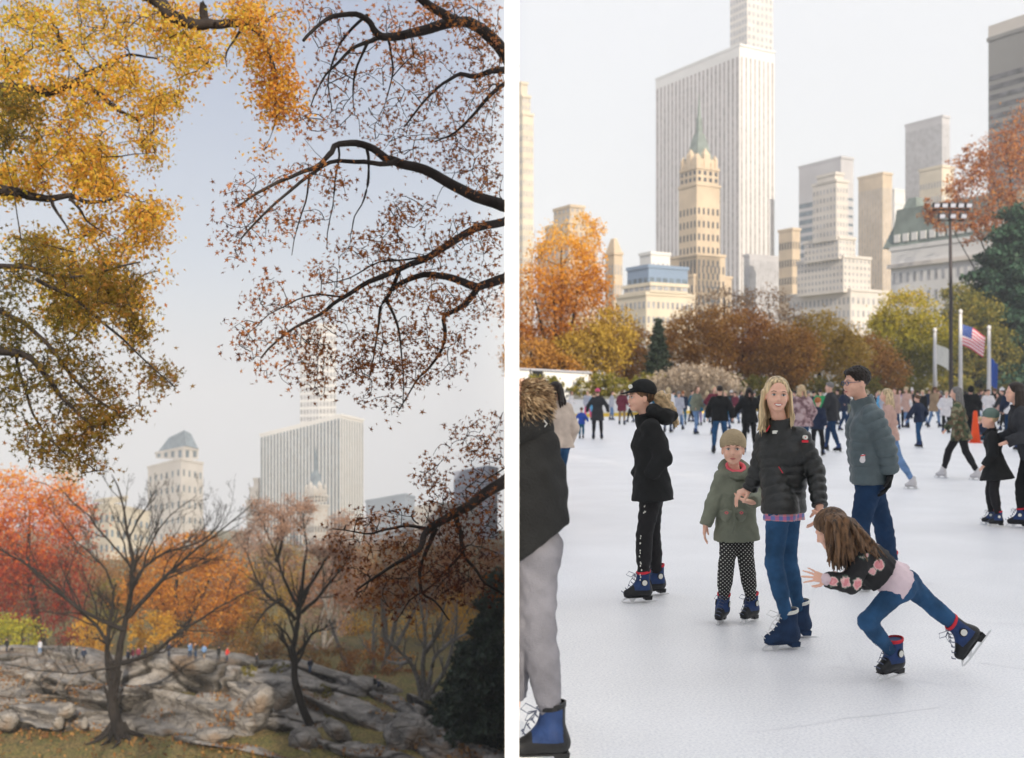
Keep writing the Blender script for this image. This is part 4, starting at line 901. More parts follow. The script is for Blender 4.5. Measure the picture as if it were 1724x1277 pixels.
leafy('brown_tree', 1060, 655, 96, [(1055, 595, 50, 50), (1080, 620, 45, 35)], 8000, .26, brownR, 'yellowish brown tree left of the small dark cypress', GR, .3, 104, twig=40, holes=.12)
conifer(1108, 535, 674, 86, 66, 9000, .22, 'small dark cypress shaped evergreen behind the rink', 105, group=None)
leafy('brown_tree', 1160, 655, 100, [(1160, 570, 50, 45), (1190, 600, 50, 45), (1140, 600, 40, 45), (1210, 550, 40, 35)], 12000, .27, brownR, 'copper brown tree just right of the cypress', GR, .3, 106, twig=60, holes=.12)
leafy('brown_tree', 1250, 655, 104, [(1250, 565, 50, 45), (1280, 590, 50, 50), (1235, 610, 50, 40)], 13000, .27, rustR, 'russet tree above the blonde woman', GR, .3, 107, twig=60, holes=.15)
leafy('brown_tree', 1225, 560, 112, [(1220, 520, 60, 40), (1290, 530, 55, 45), (1170, 540, 45, 30), (1330, 560, 40, 50)], 7000, .28, mauveR, 'thin mauve twiggy tree before the foot of the white slab', GR, .3, 108, twig=100, holes=.4)
leafy('brown_tree', 1330, 655, 100, [(1330, 600, 50, 50), (1300, 625, 45, 35)], 11000, .27, brownR, 'dark brown tree right of the russet one', GR, .3, 109, twig=40, holes=.1)
leafy('brown_tree', 1380, 655, 102, [(1385, 575, 58, 50), (1420, 600, 45, 45), (1350, 610, 40, 40)], 14000, .27, ochreR, 'round olive brown tree behind the tall man', GR, .3, 110, twig=50, holes=.1)
leafy('brown_tree', 1470, 655, 104, [(1460, 610, 50, 45), (1490, 630, 40, 30)], 9000, .27, brownR, 'low dull brown tree between the olive brown and yellow green ones', GR, .3, 111, twig=30, holes=.1)
yg = leafmat('yellow_green_leaf', [(.16, .15, .015), (.34, .30, .02), (.50, .38, .03), (.52, .34, .05)], .3)
leafy('yellow_tree', 1530, 655, 98, [(1525, 530, 50, 42), (1500, 570, 40, 40), (1560, 580, 45, 50), (1530, 600, 60, 45), (1490, 545, 25, 25)], 17000, .26, yg, 'yellow green tree left of the flagpoles', GR, .3, 112, hue=h_up, twig=40, holes=.08)
leafy('green_tree', 1640, 655, 96, [(1640, 560, 50, 60), (1615, 520, 35, 40), (1600, 600, 45, 45), (1670, 600, 50, 50)], 16000, .26, mossR, 'olive green tree behind the flag', GR, .3, 113, twig=40, holes=.1)
for i, (px, w_, lab) in enumerate(((905, 42, 'dark hedge piece below the white hall'), (1010, 50, 'dark hedge piece left of the cypress'), (1100, 50, 'dark hedge behind the woman in the cap'), (1240, 60, 'dark hedge right of the plumed grass'), (1335, 55, 'dark hedge behind the blonde woman'), (1430, 55, 'dark hedge behind the tall man'), (1510, 50, 'dark hedge left of the flagpoles'), (1590, 50, 'dark hedge between the first two flagpoles'), (1665, 50, 'dark hedge at the right flagpole'), (1722, 40, 'dark hedge at the right edge under the spruce'))):
    leafy('green_hedge', px, 668, 60, [(px, 648, w_, 18), (px-w_*.4, 655, w_*.7, 13), (px+w_*.4, 653, w_*.7, 14)], 3400, .16, mossR, lab, 'dark hedge along the far side of the rink', .1, 130+i, twig=0, holes=.03, cat='hedge')
conifer(1722, 345, 669, 176, 330, 90000, .75, 'large dark green spruce at the right edge behind the rink', 116, xmin=1590, m=leafmat('spruce_needle', [(.015, .045, .025), (.03, .075, .04), (.055, .12, .07)], .1))
copper_l = leafmat('copper_leaf', [(.22, .06, .02), (.40, .13, .04), (.54, .22, .06), (.58, .30, .10)], .35)
leafy('copper_tree', 1745, 640, 186, [(1695, 290, 60, 70), (1650, 330, 50, 50), (1610, 300, 28, 36), (1600, 365, 45, 26), (1655, 395, 40, 24), (1745, 230, 60, 60), (1640, 265, 30, 22), (1710, 380, 50, 40), (1575, 350, 25, 16)], 19000, .52, copper_l, 'copper leaved oak reaching in at the upper right edge', GR, .3, 117, twig=160, holes=.35, fork=[(1620, 330), (1600, 380), (1660, 250), (1690, 220), (1650, 400)])
# pale plumed grasses
r = np.random.default_rng(120); mb = MB(P(1165, 672, 70)); s = 70/F
gv = []; gh = []
for i in range(900):
    x = r.uniform(1085, 1238); top = 612+26*((x-1170)/75)**2+r.uniform(0, 38); b0 = P(x+r.normal()*6, 676, 70+r.uniform(-1.5, 1.5)); t0 = P(x+r.normal()*8, top, 70+r.uniform(-2, 2))
    w_ = .02; gv += [b0+(-w_, 0, 0), b0+(w_, 0, 0), t0+(w_*.4, 0, 0), t0+(-w_*.4, 0, 0)]; gh.append(.3)
    for k in range(9):
        q = t0+r.normal(size=3)*np.array((.07, .07, .16))-np.array((0, 0, .15)); a = r.normal(size=3)*.05; b_ = r.normal(size=3)*.04; gv += [q-a, q+b_, q+a, q-b_]; gh.append(r.random())
pl = leafmat('plume', [(.20, .15, .10), (.36, .29, .22), (.46, .38, .30)], .2)
e = empty('plume_grass', P(1165, 676, 70), label='clump of tall pale plumed grass behind the rink boards', cat='grass')
obj('blades', nmesh('blades', np.array(gv)-P(1165, 676, 70), np.arange(len(gv)).reshape(-1, 4), rnd=gh), pl, e)
# ================================================================ figures
A3 = lambda *v: np.array(v, float)
def un(v): v = np.asarray(v, float); return v/(np.linalg.norm(v)+1e-12)
class Field:
    """smooth union of tapered capsules and ellipsoids, turned into one continuous surface"""
    def __init__(s): s.ops = []
    def cap(s, p0, p1, r0, r1=None, k=.03, ring=None, sub=False, flat=None):
        s.ops.append(('cap', np.asarray(p0, float), np.asarray(p1, float), r0, r1 if r1 is not None else r0, k, ring, sub, flat)); return s
    def chain(s, pts, rad, **q):
        for a, b, c, d in zip(pts[:-1], pts[1:], rad[:-1], rad[1:]): s.cap(a, b, c, d, **q)
        return s
    def ell(s, c, R, rad, k=.02, sub=False):
        s.ops.append(('ell', np.asarray(c, float), np.asarray(R, float), np.asarray(rad, float), k, sub)); return s
    def cut(s, p, n, c=None, rad=None): s.ops.append(('cut', np.asarray(p, float), un(n), None if c is None else np.asarray(c, float), rad)); return s
    def _eval(s, ops, lo, h, n, ax):
        Fd = np.full(n, 1.0, np.float32)
        def sl(a, b):
            i0 = np.clip(np.floor((a-lo)/h).astype(int), 0, n-1); i1 = np.clip(np.ceil((b-lo)/h).astype(int)+1, 1, n)
            return tuple(slice(x, y) for x, y in zip(i0, i1))
        for o in ops:
            if o[0] == 'grp':
                g = s._eval(o[1], lo, h, n, ax); k = o[2]; hh = np.clip(.5+.5*(Fd-g)/k, 0, 1); Fd = Fd*(1-hh)+g*hh-k*hh*(1-hh); continue
            if o[0] == 'cut':
                w_ = sl(o[3]-o[4], o[3]+o[4]) if o[3] is not None else (slice(None),)*3
                X, Y, Z = [a[q].astype(np.float32) for a, q in zip(ax, w_)]; X = X[:, None, None]; Y = Y[None, :, None]; Z = Z[None, None, :]
                d = (X-o[1][0])*o[2][0]+(Y-o[1][1])*o[2][1]+(Z-o[1][2])*o[2][2]
                if o[3] is not None: d = np.where((X-o[3][0])**2+(Y-o[3][1])**2+(Z-o[3][2])**2 < o[4]**2, d, -1)
                Fd[w_] = np.maximum(Fd[w_], d); continue
            if o[0] == 'cap':
                _, p0, p1, r0, r1, k, ring, sub, flat = o; m = max(r0, r1)+k+2*h+.012
                w_ = sl(np.minimum(p0, p1)-m, np.maximum(p0, p1)+m)
                X, Y, Z = [a[q].astype(np.float32) for a, q in zip(ax, w_)]; X = X[:, None, None]-p0[0]; Y = Y[None, :, None]-p0[1]; Z = Z[None, None, :]-p0[2]
                d = p1-p0; L2 = max(float(d@d), 1e-9)
                t = np.clip((X*d[0]+Y*d[1]+Z*d[2])/L2, 0, 1)
                x, y, z = X-t*d[0], Y-t*d[1], Z-t*d[2]
                if flat is not None:
                    nn, sf = flat; nn = un(nn); q = (x*nn[0]+y*nn[1]+z*nn[2])*(1/sf-1); x = x+nn[0]*q; y = y+nn[1]*q; z = z+nn[2]*q
                g = np.sqrt(x*x+y*y+z*z)-(r0+(r1-r0)*t)
                if ring: g = g-ring[1]*(np.abs(np.sin(math.pi*(t*math.sqrt(L2)/ring[0]+ (ring[2] if len(ring) > 2 else 0))))**.4-.62)
            else:
                _, c, R, rad, k, sub = o; m = float(max(rad))+k+2*h
                w_ = sl(c-m, c+m); X, Y, Z = [a[q].astype(np.float32) for a, q in zip(ax, w_)]; X = X[:, None, None]-c[0]; Y = Y[None, :, None]-c[1]; Z = Z[None, None, :]-c[2]
                u = [(X*R[i][0]+Y*R[i][1]+Z*R[i][2])/rad[i] for i in range(3)]
                q = np.sqrt(u[0]**2+u[1]**2+u[2]**2); q2 = np.sqrt((u[0]/rad[0])**2+(u[1]/rad[1])**2+(u[2]/rad[2])**2)
                g = q*(q-1)/np.maximum(q2, 1e-6)
            a = Fd[w_]
            if sub:
                g = -g; hh = np.clip(.5-.5*(a-g)/k, 0, 1); Fd[w_] = a*(1-hh)+g*hh+k*hh*(1-hh)
            else:
                hh = np.clip(.5+.5*(a-g)/k, 0, 1); Fd[w_] = a*(1-hh)+g*hh-k*hh*(1-hh)
        return Fd
    def grp(s, other, k=.03): s.ops.append(('grp', other.ops, k)); return s
    def _bounds(s, ops, lo, hi):
        for o in ops:
            if o[0] == 'grp': s._bounds(o[1], lo, hi)
            if o[0] == 'cap' and not o[7]: m = max(o[3], o[4])+o[5]*.3+.01; lo += [np.minimum(o[1], o[2])-m]; hi += [np.maximum(o[1], o[2])+m]
            if o[0] == 'ell' and not o[5]: m = max(o[3])+o[4]*.3; lo += [o[1]-m]; hi += [o[1]+m]
    def mesh(s, h, noise=None, post_cut=None):
        lo, hi = [], []; s._bounds(s.ops, lo, hi)
        lo = np.min(lo, 0)-3*h; hi = np.max(hi, 0)+3*h; n = np.ceil((hi-lo)/h).astype(int)+1
        ax = [lo[i]+h*np.arange(n[i]) for i in range(3)]
        Fd = s._eval(s.ops, lo, h, n, ax)
        if noise:
            amp, wl = noise; X, Y, Z = [a.astype(np.float32)*2*math.pi/wl for a in ax]; X = X[:, None, None]; Y = Y[None, :, None]; Z = Z[None, None, :]
            Fd += amp*(np.sin(X*.8+1.7*np.sin(Z*.63+Y*.4))+np.sin(Z*1.0+1.9*np.sin(X*.7-Y*.5))+.7*np.sin(Y*.9+Z*.8+1.5*np.sin(X*.9)))/2
        if post_cut is not None:
            Fd = np.maximum(Fd, (post_cut-ax[0]).astype(np.float32)[:, None, None])
        return surf(Fd, lo, h)
CO = np.array([(i, j, k) for i in (0, 1) for j in (0, 1) for k in (0, 1)])
ED = [(a, b) for a in range(8) for b in range(a+1, 8) if abs(CO[a]-CO[b]).sum() == 1]
def surf(Fd, lo, h):
    s = Fd < 0; n = np.array(Fd.shape)-1
    tot = np.zeros(n, np.int8)
    for c in CO: tot += s[c[0]:c[0]+n[0], c[1]:c[1]+n[1], c[2]:c[2]+n[2]]
    act = np.argwhere((tot > 0) & (tot < 8)); vid = np.full(n, -1, np.int32); vid[tuple(act.T)] = np.arange(len(act))
    val = np.stack([Fd[act[:, 0]+c[0], act[:, 1]+c[1], act[:, 2]+c[2]] for c in CO], 1)
    pos = np.zeros((len(act), 3)); cnt = np.zeros(len(act))
    for a, b in ED:
        m = (val[:, a] < 0) != (val[:, b] < 0); va, vb = val[:, a], val[:, b]; t = np.where(m, va/np.where(va == vb, 1, va-vb), 0)
        p = CO[a]+t[:, None]*(CO[b]-CO[a]); pos += np.where(m[:, None], p, 0); cnt += m
    V = lo+h*(act+pos/cnt[:, None]); Fs = []
    for axx in range(3):
        o1, o2 = [(1, 2), (2, 0), (0, 1)][axx]
        sa = [slice(None)]*3; sb = [slice(None)]*3; sa[axx] = slice(0, -1); sb[axx] = slice(1, None)
        A, B = s[tuple(sa)], s[tuple(sb)]; e = np.argwhere(A != B); ok = (e[:, o1] > 0) & (e[:, o2] > 0) & (e[:, o1] < n[o1]) & (e[:, o2] < n[o2]); e = e[ok]
        if not len(e): continue
        flip = A[tuple(e.T)]
        def g(d1, d2): q = e.copy(); q[:, o1] -= d1; q[:, o2] -= d2; return vid[tuple(q.T)]
        q = np.stack([g(1, 1), g(0, 1), g(0, 0), g(1, 0)], 1); q[~flip] = q[~flip][:, ::-1]; Fs.append(q)
    Fs = np.vstack(Fs); Fs = Fs[(Fs >= 0).all(1)]
    # two light smoothing passes take out the stair steps
    for it in range(2):
        acc = np.zeros_like(V); c2 = np.zeros(len(V))
        for i in range(4):
            a, b = Fs[:, i], Fs[:, (i+1) % 4]; np.add.at(acc, a, V[b]); np.add.at(c2, a, 1); np.add.at(acc, b, V[a]); np.add.at(c2, b, 1)
        V = V*.55+.45*acc/np.maximum(c2, 1)[:, None]
    return V, Fs

# ---- cloth and skin surfaces
def fabric(name, c, rough=.9, var=.12, bump=.35, bs=90, **k): return mat(name, c, rough=rough, var=var, nscale=7, bump=bump, bscale=bs, **k)
def skin(name, c):
    if name in MATS: return MATS[name]
    m = mat(name, c, rough=.5, var=.06, nscale=14, bump=.05, bscale=120, spec=.35)
    b = m.node_tree.nodes['Principled BSDF']; b.inputs['Subsurface Weight'].default_value = .12; b.inputs['Subsurface Radius'].default_value = (.01, .004, .002); b.inputs['Subsurface Scale'].default_value = .6
    return m
sk_fair = skin('fair_skin', (.78, .46, .34)); sk_mid = skin('warm_skin', (.58, .34, .24))
m_black = fabric('black_fabric', (.014, .015, .016)); m_char = fabric('charcoal_fabric', (.035, .037, .042)); m_navy = fabric('navy_fabric', (.02, .03, .06))
m_jean = fabric('blue_denim', (.020, .072, .16), var=.16, bump=.6, bs=220, col2=(.028, .095, .21)); m_djean = fabric('dark_denim', (.012, .04, .10), var=.14, bump=.5, bs=160); m_ljean = fabric('pale_denim', (.14, .24, .42), var=.25)
m_legg = fabric('black_leggings', (.010, .010, .012), rough=.7)
m_puff = mat('black_quilted_nylon', (.012, .014, .014), rough=.42, var=.2, nscale=10, bump=.25, bscale=40, spec=.5)
m_gpuff = mat('slate_quilted_nylon', (.085, .115, .125), rough=.5, var=.12, nscale=8, bump=.3, bscale=40, spec=.4)
m_olive = fabric('olive_cotton', (.19, .205, .155), var=.15, bump=.5, bs=120); m_cream = fabric('cream_knit', (.60, .50, .42)); m_pinkc = fabric('dusty_pink_cloth', (.55, .36, .30)); m_white = fabric('white_cloth', (.75, .72, .72)); m_pinkw = fabric('pale_pink_cotton', (.72, .58, .62))
m_sweat = fabric('grey_marl_fleece', (.22, .22, .25), var=.18, bump=.5, bs=200); m_tan = fabric('tan_wool', (.52, .41, .26), bump=.9, bs=160); m_sage = fabric('sage_wool', (.15, .22, .19), bump=.9, bs=130)
m_blue = fabric('cobalt_cloth', (.035, .09, .42)); m_sky = fabric('sky_blue_cloth', (.12, .38, .62)); m_red = fabric('red_cloth', (.6, .05, .04)); m_green = fabric('green_cloth', (.03, .32, .12)); m_pink = fabric('hot_pink_cloth', (.75, .12, .25)); m_khaki = fabric('khaki_cloth', (.34, .24, .15)); m_maroon = fabric('maroon_cloth', (.16, .03, .05)); m_teal = fabric('teal_cloth', (.02, .12, .20)); m_lilac = fabric('lilac_cloth', (.30, .22, .42)); m_lgrey = fabric('light_grey_cloth', (.45, .46, .52)); m_orange = mat('cone_orange', (.85, .09, .02), rough=.5, var=.05)
h_blonde = mat('blonde_hair', (.46, .31, .16), rough=.45, var=.4, nscale=60, bump=.9, bscale=150, stretch=(1, 1, .06), spec=.5, col2=(.74, .56, .33)); h_brown = mat('brown_hair', (.07, .038, .02), rough=.5, var=.5, nscale=60, bump=.9, bscale=150, stretch=(1, 1, .08), spec=.4, col2=(.16, .085, .04)); h_dark = mat('black_hair', (.020, .013, .010), rough=.5, var=.4, nscale=60, bump=.8, bscale=120, stretch=(1, 1, .1), spec=.4); h_grey = mat('grey_hair', (.20, .19, .18), rough=.6, var=.3, nscale=60); h_ginger = mat('ginger_hair', (.38, .13, .04), rough=.6, var=.3, nscale=60); h_lblonde = mat('light_blonde_hair', (.62, .45, .26), rough=.5, var=.3, nscale=50, bump=.6, bscale=120)
def nodes_of(name):
    m = bpy.data.materials.new(name); m.use_nodes = True; t = m.node_tree; MATS[name] = m; return m, t, t.nodes['Principled BSDF'], t.nodes.new('ShaderNodeTexCoord')
# polka dot leggings
m_dots, t, bb, c = nodes_of('dotted_leggings'); bb.inputs['Roughness'].default_value = .85
mp = t.nodes.new('ShaderNodeMapping'); mp.inputs['Scale'].default_value = (54, 54, 54); mp.inputs['Rotation'].default_value = (0, math.radians(45), 0)
vo = t.nodes.new('ShaderNodeTexVoronoi'); vo.inputs['Randomness'].default_value = 0.0; vo.inputs['Scale'].default_value = 1
se = t.nodes.new('ShaderNodeSeparateXYZ'); co = t.nodes.new('ShaderNodeCombineXYZ'); t.links.new(c.outputs['Object'], mp.inputs[0]); t.links.new(mp.outputs[0], se.inputs[0]); t.links.new(se.outputs[0], co.inputs[0]); t.links.new(se.outputs[2], co.inputs[1]); t.links.new(co.outputs[0], vo.inputs[0])
rp = t.nodes.new('ShaderNodeValToRGB'); ramp(rp, [(.17, (.50, .50, .46)), (.25, (.012, .013, .013))]); t.links.new(vo.outputs['Distance'], rp.inputs[0]); t.links.new(rp.outputs[0], bb.inputs[0])
# camouflage
m_camo, t, bb, c = nodes_of('camouflage_cloth'); bb.inputs['Roughness'].default_value = .9
n1 = t.nodes.new('ShaderNodeTexNoise'); n1.inputs['Scale'].default_value = 7; n1.inputs['Detail'].default_value = 2; t.links.new(c.outputs['Object'], n1.inputs[0])
rp = t.nodes.new('ShaderNodeValToRGB'); ramp(rp, [(.3, (.02, .025, .018)), (.42, (.07, .09, .045)), (.5, (.13, .085, .05)), (.58, (.23, .22, .13)), (.68, (.07, .10, .05))]); rp.color_ramp.interpolation = 'CONSTANT'; t.links.new(n1.outputs[0], rp.inputs[0]); t.links.new(rp.outputs[0], bb.inputs[0])
m_pcamo, t, bb, c = nodes_of('pink_mottled_cloth'); bb.inputs['Roughness'].default_value = .9
n1 = t.nodes.new('ShaderNodeTexNoise'); n1.inputs['Scale'].default_value = 9; t.links.new(c.outputs['Object'], n1.inputs[0]); rp = t.nodes.new('ShaderNodeValToRGB'); ramp(rp, [(.4, (.16, .09, .10)), (.5, (.34, .22, .23)), (.6, (.48, .36, .36))]); t.links.new(n1.outputs[0], rp.inputs[0]); t.links.new(rp.outputs[0], bb.inputs[0])
# floral print
m_flor, t, bb, c = nodes_of('black_floral_print'); bb.inputs['Roughness'].default_value = .8
vo = t.nodes.new('ShaderNodeTexVoronoi'); vo.inputs['Scale'].default_value = 9.5; vo.inputs['Randomness'].default_value = .9
nn = t.nodes.new('ShaderNodeTexNoise'); nn.inputs['Scale'].default_value = 45; nn.inputs['Detail'].default_value = 3; t.links.new(c.outputs['Object'], vo.inputs[0]); t.links.new(c.outputs['Object'], nn.inputs[0])
ad = t.nodes.new('ShaderNodeMath'); ad.operation = 'MULTIPLY_ADD'; ad.inputs[1].default_value = .35; t.links.new(nn.outputs[0], ad.inputs[0]); t.links.new(vo.outputs['Distance'], ad.inputs[2])
rp = t.nodes.new('ShaderNodeValToRGB'); ramp(rp, [(.0, (.80, .50, .48)), (.36, (.66, .22, .25)), (.44, (.82, .52, .50)), (.485, (.10, .17, .13)), (.52, (.012, .012, .014))]); t.links.new(ad.outputs[0], rp.inputs[0]); t.links.new(rp.outputs[0], bb.inputs[0])
# red and blue plaid
m_plaid, t, bb, c = nodes_of('red_blue_plaid'); w1 = t.nodes.new('ShaderNodeTexWave'); w1.inputs['Scale'].default_value = 7; w2 = t.nodes.new('ShaderNodeTexWave'); w2.inputs['Scale'].default_value = 7; w2.bands_direction = 'Z'
t.links.new(c.outputs['Object'], w1.inputs[0]); t.links.new(c.outputs['Object'], w2.inputs[0]); r1 = t.nodes.new('ShaderNodeValToRGB'); ramp(r1, [(.4, (.50, .02, .04)), (.6, (.03, .06, .22))]); r2 = t.nodes.new('ShaderNodeValToRGB'); ramp(r2, [(.4, (.85, .6, .6)), (.6, (.25, .35, .8))])
t.links.new(w1.outputs[0], r1.inputs[0]); t.links.new(w2.outputs[0], r2.inputs[0]); mm = t.nodes.new('ShaderNodeMix'); mm.data_type = 'RGBA'; mm.inputs[0].default_value = .35; t.links.new(r1.outputs[0], mm.inputs[6]); t.links.new(r2.outputs[0], mm.inputs[7]); t.links.new(mm.outputs[2], bb.inputs[0])
m_steel = mat('steel', (.70, .71, .72), rough=.4, metal=.25, var=.05); m_bblue = mat('skate_blue', (.018, .045, .14), rough=.55, var=.15, nscale=20, bump=.2, bscale=60); m_bnavy = mat('skate_navy_suede', (.014, .035, .085), rough=.85, var=.15, nscale=20, bump=.4, bscale=120); m_bblack = mat('skate_black', (.012, .013, .015), rough=.45, var=.2, nscale=20, bump=.2); m_bwhite = mat('skate_white', (.62, .60, .60), rough=.6, var=.06)
m_badge = mat('badge_white', (.72, .72, .66), rough=.5, var=.03); m_redt = mat('red_trim', (.62, .03, .05), rough=.7); m_lace = mat('lace', (.10, .12, .18), rough=.9); m_wlace = mat('white_lace', (.7, .7, .7), rough=.9)
m_eye = mat('eye_white', (.62, .60, .58), rough=.25, var=.02); m_iris = mat('iris', (.022, .035, .05), rough=.2, var=.1); m_lip = mat('lip', (.50, .16, .15), rough=.4, var=.05); m_teeth = mat('teeth', (.78, .75, .70), rough=.3, var=.02); m_brow = mat('brow', (.13, .08, .05), rough=.9); m_fur = leafmat('fur', [(.05, .03, .02), (.22, .14, .08), (.48, .34, .20), (.62, .50, .34)], .1)

# ---- ice skate, toe along +x, ankle at the origin, blade bottom 0.135 below
def skate_template():
    T = {}
    for key, h in (('fine', .0065), ('coarse', .02)):
        f = Field(); f.cap((0, 0, .12), (0, 0, -.01), .052, .050, k=.03); f.cap((-.035, 0, -.05), (-.01, 0, -.02), .036, .04, k=.03); f.cap((.0, 0, -.035), (.125, 0, -.06), .047, .036, k=.05, flat=((0, 0, 1), .95)); f.cap((.02, 0, .01), (.07, 0, -.035), .036, .03, k=.04)
        f.cut((0, 0, .1), (.18, 0, 1)); f.cut((0, 0, -.084), (0, 0, -1))
        T[key] = f.mesh(h)
    return T
SKT = skate_template()
def skate_meshes(kind, key):
    V, Fs = SKT[key]; c = V[Fs].mean(1)
    fm = np.zeros(len(Fs), int)
    if kind in ('rental', 'plain'): fm = ((c[:, 2] < -.03-.05*np.clip(c[:, 0]-.0, -1, .02)) | (c[:, 0] > .085) | (c[:, 0] < -.035)).astype(int)
    boot = nmesh('skate', V, Fs, smooth=True, fmat=fm)
    me = {'boot': boot}
    b = MB(); prof = [(-.066, -.083), (.10, -.083), (.140, -.081), (.150, -.086), (.12, -.091), (.04, -.092), (.0, -.092), (-.010, -.112), (-.062, -.112)]
    n = len(prof); vs = [(x, y, z) for y in (-.027, .027) for x, z in prof]
    b.add(vs, [tuple(range(n)), tuple(range(2*n-1, n-1, -1))]+[(i, n+i, n+(i+1) % n, (i+1) % n) for i in range(n)]); me['sole'] = b
    b = MB()
    def plate(pr):
        n = len(pr); vs = [(x, y, z) for y in (-.0022, .0022) for x, z in pr]; b.add(vs, [tuple(range(n)), tuple(range(2*n-1, n-1, -1))]+[(i, n+i, n+(i+1) % n, (i+1) % n) for i in range(n)])
    plate([(-.118, -.128), (-.10, -.1345), (.13, -.1345), (.165, -.130), (.18, -.118), (.172, -.112), (.160, -.120), (.13, -.1235), (-.10, -.1235)])
    plate([(-.07, -.113), (-.03, -.113), (-.040, -.1238), (-.062, -.1238)]); plate([(.055, -.098), (.115, -.097), (.100, -.1238), (.078, -.1238)]); plate([(.115, -.097), (.150, -.090), (.176, -.113), (.170, -.116), (.140, -.104)])
    for x0, x1, z in ((-.060, -.015, -.1135), (.04, .135, -.0925)): b.box(x0, x1, -.020, .020, z-.004, z)
    me['blade'] = b
    b = MB()
    for sy in (-1, 1):
        b.tube([(.012, sy*.050, .025), (.012, sy*.0575, .025)], .027, k=18)
    me['badge'] = b; b = MB()
    for sy in (-1, 1): b.tube([(.012, sy*.0555, .025), (.012, sy*.0600, .025)], .0205, k=16)
    me['badge_face'] = b
    b = MB(); pp = []
    for i in range(7): z = .09-.022*i; x = .053+.006*i+.0022*i*i; b.tube([(x, -.022, z), (x+.010, 0, z+.004), (x, .022, z-.006)], .0032, k=5)
    b.tube([(.062, -.01, .085), (.10, -.04, .10), (.12, -.05, .075), (.09, -.03, .06), (.064, -.005, .08)], .0026, k=4); b.tube([(.062, .01, .085), (.10, .04, .09), (.115, .05, .06), (.085, .03, .055), (.064, .005, .078)], .0026, k=4); b.tube([(.064, 0, .08), (.10, -.02, .03), (.115, -.03, -.02)], .0022, k=4)
    me['laces'] = b
    b = MB(); k_ = 18; vs = []
    for i, (rr, z) in enumerate(((.050, .088), (.0555, .092), (.0555, .108), (.048, .110))):
        for j in range(k_): a = 2*math.pi*j/k_; vs.append((rr*math.cos(a), rr*math.sin(a), z-.18*rr*math.cos(a)*.9))
    b.add(vs, [(i*k_+j, i*k_+(j+1) % k_, (i+1)*k_+(j+1) % k_, (i+1)*k_+j) for i in range(3) for j in range(k_)]); me['trim'] = b
    return me
SKM = {}
def add_skate(par, org, ank, toe, up, s, kind='rental', key='fine'):
    toe = un(toe); up = un(up); up = un(up-toe*(up@toe)); y = np.cross(up, toe)
    M = Matrix(((toe[0]*s, y[0]*s, up[0]*s, ank[0]-org[0]), (toe[1]*s, y[1]*s, up[1]*s, ank[1]-org[1]), (toe[2]*s, y[2]*s, up[2]*s, ank[2]-org[2]), (0, 0, 0, 1)))
    cols = {'rental': [m_bblue, m_bblack], 'plain': [m_bblue, m_bblack], 'navy': [m_bnavy, m_bnavy], 'white': [m_bwhite, m_bwhite], 'black': [m_bblack, m_bblack]}[kind]
    kk = (kind, key)
    if kk not in SKM:
        d = skate_meshes(kind, key); out = {}
        me = d['boot']; [me.materials.append(x) for x in cols]; out['boot'] = me
        for nm, mm_ in (('blade', m_steel), ('sole', m_bnavy if kind == 'navy' else m_bwhite if kind == 'white' else m_bblack), ('badge', m_bblack), ('badge_face', m_badge), ('laces', m_wlace if kind == 'navy' else m_lace), ('trim', m_redt if kind == 'rental' else m_bwhite if kind == 'white' else m_badge if kind == 'navy' else m_bblack)):
            if key == 'coarse' and nm in ('laces', 'badge', 'badge_face', 'trim'): continue
            if nm.startswith('badge') and kind != 'rental': continue
            q = bpy.data.meshes.new(nm); q.from_pydata(d[nm].v, [], d[nm].f); q.update(); q.materials.append(mm_); out[nm] = q
        SKM[kk] = out
    d = SKM[kk]; o = bpy.data.objects.new('skate', d['boot']); COL.objects.link(o); o.parent = par; o.matrix_local = M
    for nm in d:
        if nm != 'boot': c = bpy.data.objects.new(nm, d[nm]); COL.objects.link(c); c.parent = o
    return o

# ---- anatomy
def frame(f, u): f = un(f); u = un(np.asarray(u, float)-f*np.dot(u, f)); r = np.cross(f, u); return r, f, u
def head_field(F_, C, f, u, s, fine):
    r, f, u = frame(f, u); R = (r, f, u); k = .02*s
    F_.ell(C+s*(u*.038-f*.018), R, (.074*s, .093*s, .083*s), k=k)
    F_.ell(C+s*(-u*.030+f*.018), R, (.065*s, .072*s, .072*s), k=k*1.5)
    if fine:
        F_.ell(C+s*(-u*.088+f*.060), R, (.026*s, .022*s, .018*s), k=k*1.5)
        F_.cap(C+s*(u*.003+f*.082), C+s*(-u*.031+f*.099), .0060*s, .0095*s, k=.010*s)
        for sg in (-1, 1):
            F_.ell(C+s*(r*sg*.0315+f*.094+u*.001), R, (.017*s, .014*s, .010*s), k=.012*s, sub=True)
            F_.ell(C+s*(r*sg*.036-u*.034+f*.070), R, (.020*s, .016*s, .018*s), k=.02*s)
            F_.cap(C+s*(r*sg*.009-u*.034+f*.093), C+s*(r*sg*.009-u*.034+f*.090), .0055*s, k=.006*s)
            F_.cap(C+s*(r*sg*.014+u*.021+f*.083), C+s*(r*sg*.048+u*.019+f*.066), .008*s, k=.016*s)
            F_.ell(C+s*(r*sg*.074-u*.012-f*.012), (f, r, u), (.019*s, .008*s, .030*s), k=.006*s)
    else:
        F_.cap(C+s*(f*.080), C+s*(-u*.03+f*.100), .010*s, .014*s, k=.015*s)
    return R
